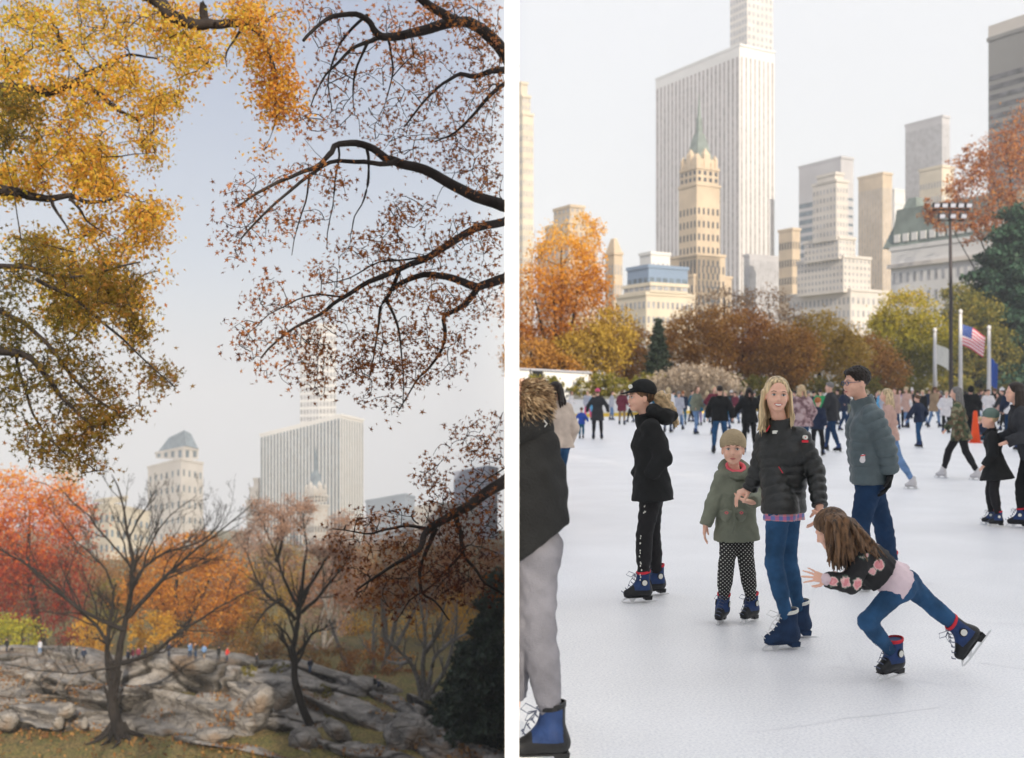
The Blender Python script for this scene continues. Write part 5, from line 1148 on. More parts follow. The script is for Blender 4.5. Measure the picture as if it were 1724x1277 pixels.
def hand_field(F_, wr, dr, nrm, s, curl=.5, spread=.12, thumb=1, curls=None):
    """wr wrist, dr direction of the palm, nrm palm normal (fingers curl toward it), thumb side +1/-1 along dr x nrm"""
    dr = un(dr); nrm = un(np.asarray(nrm, float)-dr*np.dot(nrm, dr)); sd_ = np.cross(dr, nrm)*thumb; k = .007*s
    F_.cap(wr-dr*.03*s, wr+dr*.015*s, .026*s, .024*s, k=.012*s, flat=(nrm, .8))
    for i, (off, L1, L2, L3, rr) in enumerate(((.027, .043, .026, .020, .0088), (.009, .047, .030, .021, .0092), (-.009, .044, .028, .020, .0088), (-.026, .034, .021, .018, .0078))):
        kn = wr+dr*(.085-.004*abs(i-1))*s+sd_*off*s; F_.cap(wr+dr*.012*s+sd_*off*.45*s, kn, .0155*s, .0125*s, k=.014*s)
        a = spread*(1.5-i)*.55; d = un(dr+sd_*a); c = (curls[i] if curls else curl); p = kn
        for j, L in enumerate((L1, L2, L3)):
            ang = c*(.75, .95, .75)[j]; d = un(d*math.cos(ang)+nrm*math.sin(ang)); 
            q = p+d*L*s; F_.cap(p, q, rr*s*(1-.08*j), rr*s*(.92-.1*j), k=k*.5); p = q
    b0 = wr+dr*.018*s+sd_*.020*s+nrm*.004*s; b1 = b0+un(dr*.62+sd_*.80+nrm*.25)*.040*s; b2 = b1+un(dr*.9+sd_*.40+nrm*(.2+.3*curl))*.030*s; b3 = b2+un(dr*.9+sd_*.12+nrm*(.2+.6*curl))*.024*s
    F_.chain([b0, b1, b2, b3], [.0155*s, .0115*s, .0098*s, .0085*s], k=k)
def torso(J, s, infl, k, ring=None, down=.0, female=True, F_=None, waist=None):
    a = un(J['shB']-J['shA']); N = (J['shA']+J['shB'])/2; Pm = (J['hipA']+J['hipB'])/2; b = un(J['hipB']-J['hipA']); ax = un(Pm-N); L = np.linalg.norm(Pm-N)
    w_ = waist if waist is not None else (.072 if female else .092)
    hh = (np.linalg.norm(J['shB']-J['shA'])/2)
    ch = lambda sg: N+ax*L*.25+a*sg*min(hh*.50, .088*s); wa = lambda sg: N+ax*L*.62+un(a+b)*sg*.062*s; hp = lambda sg: Pm+b*sg*.072*s
    F_.cap(J['shA']*.92+J['shB']*.08+ax*.03*s, J['shB']*.92+J['shA']*.08+ax*.03*s, (.056*s+infl*.8), k=k)
    for sg in (-1, 1):
        pts = [N+ax*.07*s+a*sg*hh*.5, ch(sg), wa(sg), hp(sg)]; rd = [.075*s+infl, (.098 if female else .108)*s+infl, w_*s+infl, (.100 if female else .098)*s+infl]
        if down: pts.append(Pm+ax*down+b*sg*.085*s); rd.append(.105*s+infl*1.1)
        off = 0.0
        for i in range(len(pts)-1):
            F_.cap(pts[i], pts[i+1], rd[i], rd[i+1], k=k, ring=(ring[0], ring[1], off/ring[0]) if ring else None); off += np.linalg.norm(pts[i+1]-pts[i])
    return N, Pm, ax, a, b
def body_mesh(J, s, hs, hd, hu, fine, h, hands, post=None, female=True, bare_legs=False):
    F_ = Field(); N, Pm, ax, a, b = torso(J, s, 0, .04*s, F_=F_, female=female)
    C = J['head']; F_.cap(N-ax*.01*s, C+np.asarray(hu)*-.07*hs-un(hd)*.02*hs, .053*s, .047*s, k=.03*s)
    for q in 'AB':
        wq = J['wr'+q] if hands.get(q) != 'none' else J['el'+q]*.3+J['wr'+q]*.7
        F_.chain([J['sh'+q], J['el'+q], wq], [.046*s, .034*s, .024*s], k=.02*s)
        F_.chain([J['hip'+q], J['kn'+q], J['an'+q]], [.068*s, .046*s, .030*s], k=.02*s)
        K, An = J['kn'+q], J['an'+q]; F_.cap(K+(An-K)*.2, K+(An-K)*.45, .043*s, .040*s, k=.02*s)
        hd_ = hands.get(q)
        if hd_ and hd_ != 'none': hand_field(F_, J['wr'+q], hd_[0], hd_[1], s*(hd_[5] if len(hd_) > 5 else 1), curl=hd_[2], spread=hd_[3], thumb=hd_[4], curls=hd_[6] if len(hd_) > 6 else None)
        elif hd_ != 'none': d = un(J['wr'+q]-J['el'+q]); F_.cap(J['wr'+q], J['wr'+q]+d*.10*s, .028*s, .020*s, k=.01, flat=(un(hd), .7)); F_.cap(J['wr'+q]+d*.03*s, J['wr'+q]+d*.075*s+un(hd)*.03*s, .013*s, .010*s, k=.01)
    head_field(F_, C, hd, hu, hs, fine)
    return F_.mesh(h, post_cut=post)
def top_mesh(J, s, h, infl=.022, hem=.10, ring=None, collar=.06, k=.035, noise=(.003, .10), female=True, sleeve=1.0, post=None, cr=.066, waist=None, skirt=0, arms='AB', hemn=None):
    F_ = Field(); N, Pm, ax, a, b = torso(J, s, infl, k, ring, hem, female, F_, waist)
    if skirt: F_.cap(Pm-ax*.05*s, Pm+ax*hem, .12*s+infl, .13*s+infl+skirt, k=.05)
    hp = Pm+ax*hem; F_.cut(hp, ax if hemn is None else ax+np.asarray(hemn), hp, .42*s)
    G_ = Field()
    for q in arms:
        S_, E, W_ = J['sh'+q], J['el'+q], J['wr'+q]; W2 = E+(W_-E)*sleeve; Q_ = Field()
        Q_.cap(S_, E, .054*s+infl, .045*s+infl, k=.03, ring=ring); Q_.cap(E, W2+un(W_-E)*.03*s, .045*s+infl, .034*s+infl*.8, k=.02, ring=ring)
        d = un(W_-E); Q_.cut(W2+d*.008*s, d, W2+d*.03*s, .09*s); F_.grp(Q_, k=.018)
    if collar: 
        hv = un(J['head']-N); cl = collar+.045*s; F_.cap(N, N+hv*cl*1.3, cr*s+infl*.7, cr*s+infl*.35, k=.03); F_.cut(N+hv*cl, hv, N+hv*(cl+.05), .11*s)
        F_.cap(N+hv*cl*.7, N+hv*cl*1.6, (cr-.014)*s+infl*.2, (cr-.010)*s+infl*.2, k=.008, sub=True)
    return F_.mesh(h, noise=noise, post_cut=post)
def legs_mesh(J, s, h, infl=.012, noise=(.003, .07), end=.10, female=True, post=None, ring=None, flare=0.0):
    F_ = Field(); b = un(J['hipB']-J['hipA']); Pm = (J['hipA']+J['hipB'])/2; ax = un(Pm-(J['shA']+J['shB'])/2)
    for sg in (-1, 1): F_.cap(Pm-ax*.07*s+b*sg*.05*s, Pm+b*sg*.065*s, .078*s+infl, .100*s+infl, k=.04)
    F_.cut(Pm-ax*.08*s, -ax, Pm-ax*.14*s, .2*s)
    for q in 'AB':
        H, K, An = J['hip'+q], J['kn'+q], J['an'+q]; e = An+un(K-An)*end*s*.6
        F_.chain([H, K], [.083*s+infl, .053*s+infl], k=.035, ring=ring); F_.cap(K, An, .053*s+infl, .036*s+infl+flare, k=.025, ring=ring); F_.cap(K+(An-K)*.2, K+(An-K)*.45, .050*s+infl, .046*s+infl, k=.03)
        d = un(An-K); F_.cut(e, d, An, .13*s)
    return F_.mesh(h, noise=noise, post_cut=post)
def lock_hair(C, f, u, s, h, length, n, seed, spread=.05, front=False, back_off=.0, flow=None, r0=.015, noise=(.0018, .02), part=True, post=None):
    """scalp shell plus many tapering locks"""
    r, f, u = frame(f, u); g = np.random.default_rng(seed); F_ = Field()
    F_.ell(C+s*(u*.045-f*.022), (r, f, u), (.083*s, .098*s, .088*s), k=.02)
    F_.ell(C+s*(-u*.015+f*.075), (r, f, u), (.056*s, .075*s, .085*s), k=.012, sub=True)
    F_.cut(C-u*.055*s, -u, C-u*.10*s, .14*s)
    dn = A3(0, 0, -1) if flow is None else un(flow)
    for i in range(n):
        a = g.uniform(-1, 1)*(1.86 if front else 1.75); a = math.copysign(abs(a)**.9, a)
        side = r*math.sin(a)-f*math.cos(a); p0 = C+s*(u*.075+side*.055-f*.018); p1 = C+s*(u*.02+side*.088-f*.016); p2 = C+s*(-u*.07+side*(.085+spread*.4)-f*.012)
        L = length*g.uniform(.82, 1.05); e1 = p2+dn*L*.45+side*spread*g.uniform(-.2, .6)+g.normal(size=3)*.006; e2 = p2+dn*L+side*spread*g.uniform(-.4, .5)+g.normal(size=3)*.012
        F_.chain([p0, p1, p2, e1, e2], [r0*.9*s, r0*s, r0*s, r0*.85*s, r0*.3*s], k=.006)
    F_.ell(C+s*(u*.0+f*.098), (r, f, u), (.073*s, .090*s, .094*s), k=.006, sub=True); F_.ell(C+s*(-u*.07+f*.088), (r, f, u), (.055*s, .075*s, .070*s), k=.006, sub=True)
    return F_.mesh(h, noise=noise, post_cut=post)
def short_hair(C, f, u, s, h, seed=0, thick=.0, noise=(.003, .025)):
    r, f, u = frame(f, u); F_ = Field()
    F_.ell(C+s*(u*.048-f*.022), (r, f, u), ((.081+thick)*s, (.100+thick)*s, (.086+thick)*s), k=.02); F_.ell(C+s*(-u*.02+f*.085), (r, f, u), (.072*s, .078*s, .088*s), k=.012, sub=True); F_.cut(C-u*.05*s, -u+f*.5, C-u*.09*s, .13*s)
    F_.ell(C+s*(u*.085+f*.05), (r, f, u), (.060*s, .035*s, .022*s), k=.02)
    return F_.mesh(h, noise=noise)
def beanie(C, f, u, s, h, pom=False, ring=None):
    r, f, u = frame(f, u); F_ = Field(); F_.ell(C+s*(u*.060-f*.018), (r, f, u), (.088*s, .103*s, .092*s), k=.02); F_.cut(C+u*.022*s, -u+f*.10, C-u*.02*s, .16*s)
    F_.cap(C+s*(u*.035-f*.018), C+s*(u*.042-f*.018), .080*s, .080*s, k=.02)
    F_.cut(C+u*.024*s, -u+f*.10, C-u*.03*s, .16*s)
    if pom: F_.ell(C+s*(u*.165-f*.02), (r, f, u), (.035*s, .035*s, .035*s), k=.01)
    return F_.mesh(h, noise=(.0022, .018))
def cap_hat(C, f, u, s, h):
    r, f, u = frame(f, u); F_ = Field(); F_.ell(C+s*(u*.055-f*.018), (r, f, u), (.086*s, .104*s, .090*s), k=.02); F_.cut(C+u*.038*s, -u+f*.15, C, .16*s)
    for sg in (-1, 0, 1): F_.cap(C+s*(u*.048+f*.06+r*sg*.035), C+s*(u*.028+f*.145+r*sg*.028), .012*s, .009*s, k=.03, flat=(u, .5))
    return F_.mesh(h)
def spikes(centres, dirs, ln, wd, r): # fur
    n = len(centres); d = dirs+r.normal(size=(n, 3))*.35; d /= np.linalg.norm(d, axis=1)[:, None]; sdv = np.cross(d, r.normal(size=(n, 3))); sdv /= np.linalg.norm(sdv, axis=1)[:, None]; L = (ln*r.uniform(.5, 1.2, n))[:, None]
    g = A3(0, 0, -1)*.25; V = np.stack([centres-sdv*wd, centres+sdv*wd, centres+(d+g*.4)*L*.6+sdv*wd*.7, centres+(d+g)*L], 1); return V.reshape(-1, 3), np.arange(4*n).reshape(n, 4)
def attach(par, org, name, VF, m, smooth=True, **k):
    V, Fs = VF; return obj(name, nmesh(name, V-org, Fs, smooth=smooth, **k), m, par)
def face_parts(par, org, C, f, u, s, smile=False, child=False):
    r, f, u = frame(f, u)
    for sg in (-1, 1):
        c = C+s*(r*sg*.0315+f*.0805+u*.001); F_ = Field(); F_.ell(c, (r, f, u), (.0150*s, .0085*s, (.0060 if smile else .0072)*s), k=.001); e = attach(par, org, 'eye', F_.mesh(.0022), m_eye)
        F_ = Field(); F_.ell(c+f*.0062*s, (r, f, u), (.0064*s, .0025*s, .0064*s), k=.001); attach(e, org, 'iris', F_.mesh(.0016), m_iris)
        mb = MB(org); mb.tube([c+s*(r*sg*-.013+u*.004+f*.004), c+s*(u*.0085+f*.0075), c+s*(r*sg*.015+u*.003+f*.001)], [.0012*s, .0022*s, .0012*s], k=5); mb.build('eyelid', m_brow, e)
        mb = MB(org); mb.tube([c+s*(-r*sg*.014+u*.022+f*.012), c+s*(r*sg*.003+u*.026+f*.0085), c+s*(r*sg*.019+u*.020-f*.003)], [.0020*s, .0022*s, .0010*s], k=6); mb.build('eyebrow', m_brow, par)
    w_ = .027 if smile else .019; up = .008 if smile else .0
    def mp_(x, dz, df=0): return C+s*(r*x-u*(.066-up*(x/w_)**2+dz)+f*(.0915-12*x*x+df))
    F_ = Field(); xs = [-w_, -w_*.5, 0, w_*.5, w_]; gap = .0072 if smile else .002
    F_.chain([mp_(x, -gap*(1-(x/w_)**2), .001) for x in xs], [.0022*s, .0036*s, .0034*s, .0036*s, .0022*s], k=.002); F_.chain([mp_(x, gap*1.1*(1-(x/w_)**2), .0015) for x in xs], [.0022*s, .0042*s, .0048*s, .0042*s, .0022*s], k=.002)
    attach(par, org, 'lips', F_.mesh(.0020), m_lip)
    F_ = Field(); F_.chain([mp_(x*.92, 0, -.0015) for x in xs], [.0015*s, gap*.95*s+.001, gap*s+.001, gap*.95*s+.001, .0015*s], k=.001); attach(par, org, 'teeth', F_.mesh(.0020), m_teeth if smile else m_iris)

def pose(px, d, H, yaw, stride=.12, lean=.05, swing=.35, bend=.6, side=.10, sit=False, armout=.12, x=None):
    """a standing or gliding figure; yaw 0 faces away from the viewer, +90 faces right"""
    yaw = math.radians(yaw); fw = A3(math.sin(yaw), math.cos(yaw), 0); rt = A3(math.cos(yaw), -math.sin(yaw), 0); s = H/1.75
    o = A3(PX(px, d) if x is None else x, d, 0); up = A3(0, 0, 1)
    J = {}; hip = o+up*.95*s+fw*.0; N = hip+up*.50*s+fw*lean*s; J['head'] = N+up*.205*s+fw*(.03+lean*.15)*s
    for q, sg in (('A', -1), ('B', 1)):
        J['sh'+q] = N+rt*sg*.158*s-up*.03*s; J['hip'+q] = hip+rt*sg*.085*s
        st = stride*sg; J['an'+q] = o+fw*st*s*1.3+rt*sg*side*s+up*.135*s; J['kn'+q] = (J['hip'+q]+J['an'+q])/2+fw*(.05+.03*abs(st))*s+rt*sg*.01
        sw = -swing*sg; J['el'+q] = J['sh'+q]-up*.27*s*math.cos(sw)+fw*.27*s*math.sin(sw)-fw*.02+rt*sg*armout*s*.6; J['wr'+q] = J['el'+q]-up*.23*s*math.cos(bend)+fw*.23*s*math.sin(bend)+rt*sg*armout*s*.1
        J['toe'+q] = un(fw+rt*sg*.25)
    return J, s, o, fw, up
def simple_person(label, px, d, H, yaw, top, legs, hair=h_brown, hairlen=0, hat=None, hatcol=None, skates='rental', group='skaters in the distance', h=None, hem=.10, skirt=0, J0=None, ring=None, infl=.028, sk=sk_fair, hood=None, female=True, pom=False, legdx=None, scarf=None, **pk):
    J, s, o, fw, up = pose(px, d, H, yaw, **pk) if J0 is None else J0
    h = h or max(.012, d*.00075); fine = d < 15; hs = s*1.04 if H > 1.45 else s*1.22
    if H <= 1.45: J['head'] = J['head']+up*.015
    body = attach(None, o, 'person', body_mesh(J, s, hs, fw, up, fine, h*.85, {}, female=female), sk); body.location = o
    tag(body, label, 'person', group)
    attach(body, o, 'jacket', top_mesh(J, s, h, hem=hem*s, infl=infl*s, skirt=skirt, ring=ring, female=female), top)
    attach(body, o, 'trousers', legs_mesh(J, s, h, female=female), legs)
    C = J['head']
    if hat == 'beanie': attach(body, o, 'beanie', beanie(C, fw, up, hs, h*.7, pom), hatcol)
    elif hat == 'cap': attach(body, o, 'cap', cap_hat(C, fw, up, hs, h*.6), hatcol)
    if hood is not None:
        F_ = Field(); r_, f_, u_ = frame(fw, up); F_.ell(C+hs*(u_*.035-f_*.03), (r_, f_, u_), (.105*hs, .115*hs, .125*hs), k=.02); F_.ell(C+hs*(-u_*.02+f_*.09), (r_, f_, u_), (.07*hs, .085*hs, .10*hs), k=.02, sub=True); attach(body, o, 'hood', F_.mesh(h*.8), hood)
    if hairlen > 0: attach(body, o, 'hair', lock_hair(C, fw, up, hs, max(h*.75, .007), hairlen, 26 if d < 20 else 12, int(px), r0=.018, noise=None), hair)
    elif hood is None: attach(body, o, 'hair', short_hair(C, fw, up, hs, h*.7) if hat is None else short_hair(C-up*.012*hs, fw, up, hs*.97, h*.7), hair)
    for q in 'AB': add_skate(body, o, J['an'+q], J['toe'+q], un(J['kn'+q]-J['an'+q])*.35+up*.65, s, skates, 'fine' if d < 16 else 'coarse')
    return body, J, s, o, fw, up
# ================================================================ the people on the ice
def JJ(d, **k): return {a: P(v[0], v[1], d+(v[2] if len(v) > 2 else 0)) for a, v in k.items()}
def figure(label, J, s, hs, hd, hu, o, h=.0065, hands={}, female=True, skm=sk_fair, post=None, group=None, fine=True):
    b = attach(None, o, 'person', body_mesh(J, s, hs, hd, hu, fine, h, hands, post=post, female=female), skm); b.location = o
    return tag(b, label, 'person', group)
GF = 'skaters close to the camera'
UP = A3(0, 0, 1)
# --- smiling blonde woman
J = JJ(6.6, head=(1308, 666), shA=(1291, 733, .12), shB=(1345, 733, -.02), elA=(1277, 792, .16), wrA=(1263, 823, .20), elB=(1372, 790, -.03), wrB=(1380, 850, -.15), hipA=(1311, 852, -.06), hipB=(1328, 850, .10), knA=(1303, 948, -.10), anA=(1328, 1046, -.03), knB=(1327, 942, .14), anB=(1348, 1024, .27))
J['anA'][2] = .135; J['anB'][2] = .135
o = A3((J['anA'][0]+J['anB'][0])/2, 6.68, 0); hd = un((-.10, -1, .02)); hu = un((.06, 0, 1)); C = J['head']
pw = figure('smiling blonde woman in black puffer and blue jeans holding two children by the hand', J, .93, .93, hd, hu, o, h=.0052, hands={'A': ((-1, .05, -.42), (-.3, .25, -1), .95, .08, 1, 1.02), 'B': ((-.12, -.05, -1), (-1, .1, .1), .62, .08, 1, 1.02)})
attach(pw, o, 'jacket', top_mesh(J, .92, .0068, infl=.016, hem=.05, ring=(.055, .015), collar=.075, cr=.068, noise=(.0015, .06), waist=.078, k=.022), m_puff)
attach(pw, o, 'shirt', top_mesh(J, .92, .009, infl=.006, hem=.095, collar=0, noise=(.003, .05), waist=.055, arms='', ring=None), m_plaid)
attach(pw, o, 'jeans', legs_mesh(J, .93, .008, infl=.003, noise=(.0022, .045)), m_jean)
attach(pw, o, 'hair', lock_hair(C, hd, hu, .93, .005, .17, 110, 5, spread=.03, front=True, r0=.0125, noise=(.0012, .015)), h_blonde)
face_parts(pw, o, C, hd, hu, .93, smile=True)
mb = MB(o); q = P(1304, 728, 6.40); mb.obox(q, (.012, 0, 0), (0, .006, 0), (0, 0, .009)); mb.obox(q+A3(.006, -.001, .006), (.012, 0, 0), (0, .006, 0), (0, 0, .004)); mb.build('chest_logo', m_badge, pw)
mb = MB(o); q = P(1355, 739, 6.49); mb.tube([q+A3(0, .01, .008), q+A3(.004, -.012, .008)], .0135, k=14); mb.build('sleeve_patch', m_badge, pw)
mb = MB(o); mb.tube([q+A3(.0, -.0118, .009), q+A3(.003, -.0135, .009)], .005, k=10); mb.obox(q+A3(.001, -.002, -.016), (.018, 0, 0), (0, .008, 0), (0, 0, .007)); mb.build('sleeve_mark', m_redt, pw)
mb = MB(o); mb.tube([P(1311, 786, 6.405), P(1318, 797, 6.41)], .0025, k=5); mb.tube([P(1296, 717, 6.44), P(1290, 727, 6.45)], .003, k=5); mb.build('zip_pull', m_redt, pw)
add_skate(pw, o, J['anA'], (-1, -.30, 0), un(J['knA']-J['anA'])*.3+UP*.7, 1.06, 'navy'); add_skate(pw, o, J['anB'], (-1, -.05, 0), un(J['knB']-J['anB'])*.3+UP*.7, 1.03, 'navy')
# --- child in olive coat and tan beanie
J = JJ(7.35, head=(1234, 757), shA=(1217, 804, .0), shB=(1259, 804, .05), elA=(1201, 848, .0), wrA=(1188, 884, -.04), elB=(1278, 838, -.12), wrB=(1266, 846, -.40), hipA=(1229, 895, .02), hipB=(1251, 895, .04), knA=(1223, 950, -.06), anA=(1217, 1005, -.02), knB=(1257, 950, -.06), anB=(1266, 1005, .0))
J['anA'][2] = .115; J['anB'][2] = .115
s = .76; o = A3((J['anA'][0]+J['anB'][0])/2, 7.35, 0); hd = un((-.22, -1, .06)); hu = UP; C = J['head']
pg = figure('child in tan beanie, olive coat and dotted leggings left of the blonde woman', J, s, .98, hd, hu, o, h=.0055, hands={'A': ((-.15, 0, -1), (1, -.3, 0), .35, .25, -1), 'B': ((-1, -.1, .22), (0, -.3, 1), .35, .05, 1)})
attach(pg, o, 'coat', top_mesh(J, s, .0075, infl=.020, hem=.06, collar=0, noise=(.0035, .065), skirt=.008, waist=.09, k=.022), m_olive)
F_ = Field(); N_ = (J['shA']+J['shB'])/2
for i in range(16): a0, a1 = i*math.pi/8, (i+1)*math.pi/8; rr = .084; F_.cap(N_+A3(rr*math.cos(a0), rr*.95*math.sin(a0)+.012, .052+.040*math.sin(a0)), N_+A3(rr*math.cos(a1), rr*.95*math.sin(a1)+.012, .052+.040*math.sin(a1)), .026+.012*max(0, math.sin(a0)), k=.02)
attach(pg, o, 'hood', F_.mesh(.008, noise=(.003, .05)), m_olive)
F_ = Field(); 
for i in range(16): a0, a1 = i*math.pi/8, (i+1)*math.pi/8; rr = .060; F_.cap(N_+A3(rr*math.cos(a0), rr*.9*math.sin(a0)-.002, .070+.030*math.sin(a0)), N_+A3(rr*math.cos(a1), rr*.9*math.sin(a1)-.002, .070+.030*math.sin(a1)), .014, k=.01)
attach(pg, o, 'neckband', F_.mesh(.005), mat('coral_pink', (.85, .16, .20), rough=.8))
for x in (1222, 1247):
    F_ = Field(); c = P(x, 868, 7.22); F_.ell(c, (A3(1, 0, 0), A3(0, 1, 0), A3(0, 0, 1)), (.038, .020, .045), k=.01); F_.cap(c+A3(-.036, -.012, .026), c+A3(.036, -.012, .026), .010, k=.01); pk_ = attach(pg, o, 'pocket', F_.mesh(.005), m_olive)
    mb = MB(o); cc = c+A3(0, -.024, .020)
    for a, b_ in (((-.012, 0), (0, .009)), ((0, .009), (.012, 0)), ((.012, 0), (0, -.009)), ((0, -.009), (-.012, 0))): mb.tube([cc+A3(a[0], 0, a[1]), cc+A3(b_[0], 0, b_[1])], .0022, k=4)
    mb.build('pocket_stitch', MATS['coral_pink'], pk_)
mb = MB(o); mb.obox(P(1236, 852, 7.205), (.007, 0, 0), (0, .008, 0), (0, 0, .17)); mb.build('coat_placket', m_olive, pg)
attach(pg, o, 'leggings', legs_mesh(J, s, .0075, infl=.010, noise=(.002, .05)), m_dots)
attach(pg, o, 'beanie', beanie(C-hu*.012, hd, hu, 1.03, .0055), m_tan); face_parts(pg, o, C, hd, hu, .98)
add_skate(pg, o, J['anA'], (-.45, -1, 0), UP+A3(.1, 0, 0), .84, 'rental'); add_skate(pg, o, J['anB'], (-.75, -.8, 0), UP, .84, 'rental')
# --- girl pushing off, bent forward
J = JJ(5.8, head=(1399, 893, .02), shA=(1418, 922, .16), shB=(1452, 934, -.14), elA=(1404, 908, .40), wrA=(1390, 888, .60), elB=(1432, 982, -.16), wrB=(1393, 976, -.20), hipA=(1527, 982, .09), hipB=(1515, 990, -.06), knA=(1572, 1022, .10), anA=(1623, 1064, .10), knB=(1459, 1047, -.10), anB=(1502, 1102, .0))
J['anB'] = P(1506, 1104, 5.86); s = .78; o = A3(J['anB'][0], 5.86, 0); hd = un((-.88, .15, -.42)); hu = un((-.35, 0, .9)); C = J['head']
pb = figure('girl bent forward pushing off on one skate in black floral jacket and blue jeans', J, s, .90, hd, hu, o, h=.0052, hands={'A': ((-.38, .05, .9), (-.9, -.2, -.3), .45, .05, 1), 'B': ((-1, -.05, .28), (-.1, .9, -.4), .12, .55, 1, 1.0, [.05, .15, .2, .3])})
attach(pb, o, 'jacket', top_mesh(J, s, .0068, infl=.020, hem=-.15, collar=.02, noise=(.0035, .05), sleeve=.97, waist=.08), m_flor)
attach(pb, o, 'shirt', top_mesh(J, s, .008, infl=.014, hem=-.02, collar=0, noise=(.003, .05), arms='', waist=.085), m_pinkw)
for q in 'AB':
    F_ = Field(); d = un(J['wr'+q]-J['el'+q]); F_.cap(J['wr'+q]-d*.02, J['wr'+q]+d*.012, .034, .031, k=.01); attach(pb, o, 'cuff', F_.mesh(.005, noise=(.002, .02)), m_pinkw)
attach(pb, o, 'jeans', legs_mesh(J, s, .007, infl=.003, noise=(.0022, .04)), m_jean)
# long brown hair thrown over the shoulder
r = np.random.default_rng(9); F_ = Field(); rr_, ff_, uu_ = frame(hd, hu)
F_.ell(C+.9*(uu_*.045-ff_*.020), (rr_, ff_, uu_), (.080, .095, .085), k=.02); F_.ell(C+.9*(-uu_*.03+ff_*.085), (rr_, ff_, uu_), (.05, .055, .07), k=.01, sub=True)
for i in range(44):
    p0 = P(1400+10*r.uniform(-1, 1), 866+6*r.random(), 5.72); e2 = P(1393+28*r.random(), 945+r.uniform(-25, 22), 5.60+.04*r.random()); mid = P(1391+14*r.random(), 900+r.normal()*5, 5.66+.03*r.random()); F_.chain([p0, (p0+mid)/2+A3(-.008, -.03, .01), mid, (mid+e2)/2, e2], [.013, .013, .012, .009, .003], k=.005)
for i in range(120):
    sd_ = r.uniform(-1, 1); st = r.uniform(0, 1); p0 = P(1405+14*r.uniform(-1, 1), 866+10*r.random(), 5.74+.10*sd_); a = r.uniform(0, 1)
    e2 = P(1404+a*84+r.normal()*5, 958-a*18+r.uniform(-18, 8), 5.62+.07*sd_+.05*a); mid = P(1404+a*48+r.normal()*3, 905-a*6+r.normal()*4, 5.64+.09*sd_)
    F_.chain([p0, (p0+mid)/2+A3(0, -.02, .022), mid, (mid+e2)/2+A3(0, -.004, .006), e2], [.014, .014, .0125, .010, .0035], k=.005)
attach(pb, o, 'hair', F_.mesh(.0052, noise=(.0012, .014)), h_brown)
add_skate(pb, o, J['anB'], (-.82, -.55, -.03), un(J['knB']-J['anB'])*.25+UP*.8, .90, 'rental'); add_skate(pb, o, J['anA'], (-.61, -.05, -.79), (-.79, 0, .61), .90, 'rental')
# --- woman in black with cap, profile left
J = JJ(8.1, head=(1079, 670), shA=(1089, 722, .17), shB=(1096, 722, -.17), elA=(1092, 775, .22), wrA=(1072, 800, .15), elB=(1116, 772, -.22), wrB=(1094, 800, -.17), hipA=(1098, 826, .08), hipB=(1098, 826, -.08), knA=(1098, 900, .12), anA=(1107, 973, .20), knB=(1085, 902, -.10), anB=(1083, 982, -.08))
J['anA'][2] = .135; J['anB'][2] = .135; s = .98; o = A3(J['anB'][0]+.03, 8.1, 0); hd = un((-1, -.16, .02)); hu = UP; C = J['head']
pc_ = figure('woman in black cap, black hooded coat and studded leggings seen in profile', J, s, .98, hd, hu, o, h=.0065, hands={'A': 'none', 'B': 'none'})
attach(pc_, o, 'coat', top_mesh(J, s, .009, infl=.026, hem=.07, collar=.085, cr=.074, noise=(.004, .10), skirt=.01, waist=.09, female=False), m_black)
attach(pc_, o, 'leggings', legs_mesh(J, s, .009, infl=.008), m_legg)
F_ = Field(); F_.cap(P(1100, 692, 7.98), P(1100, 692, 8.22), .055, k=.03); F_.cap(P(1120, 702, 8.0), P(1120, 702, 8.2), .065, k=.05); F_.cap(P(1136, 700, 8.05), P(1134, 704, 8.15), .028, k=.05); attach(pc_, o, 'hood', F_.mesh(.009, noise=(.005, .07)), m_black)
attach(pc_, o, 'cap', cap_hat(C, hd, hu, 1.02, .006), m_black)
mb = MB(o); mb.tube([P(1062, 651, 8.03), P(1060.5, 651.5, 8.02)], .016, k=14); mb.build('cap_badge', m_badge, pc_)
attach(pc_, o, 'hair', short_hair(C-UP*.015, hd, hu, .95, .0065), h_brown)
F_ = Field(); r = np.random.default_rng(4)
for i in range(26): q = P(1100, 668, 8.1)+r.normal(size=3)*.012; F_.chain([q, P(1114, 672, 8.1)+r.normal(size=3)*.022, P(1126, 690, 8.1)+r.normal(size=3)*.025, P(1139, 716, 8.1)+r.normal(size=3)*.014], [.014, .018, .014, .004], k=.006)
attach(pc_, o, 'ponytail', F_.mesh(.0065), h_lblonde)
face_parts(pc_, o, C, hd, hu, .98)
mb = MB(o); r = np.random.default_rng(2)
for i in range(34):
    f_ = i/33; p = J['hipB']*(1-f_)+J['knB']*f_ if i < 17 else J['hipB']*0+J['knB']*(1-(i-17)/16)+J['anB']*((i-17)/16)
    rad = .083 if i < 8 else .066 if i < 17 else .055-.012*(i-17)/16; c = p+un((-.55, -.85, 0))*(rad+.010)+A3(r.normal()*.004, 0, r.normal()*.012); mb.obox(c, (.004, .002, 0), (0, .004, 0), (0, 0, .006))
mb.build('studs', m_badge, pc_)
add_skate(pc_, o, J['anB'], (-1, -.28, 0), UP, 1.0, 'rental'); add_skate(pc_, o, J['anA'], (-.9, -.5, 0), UP, 1.0, 'rental')
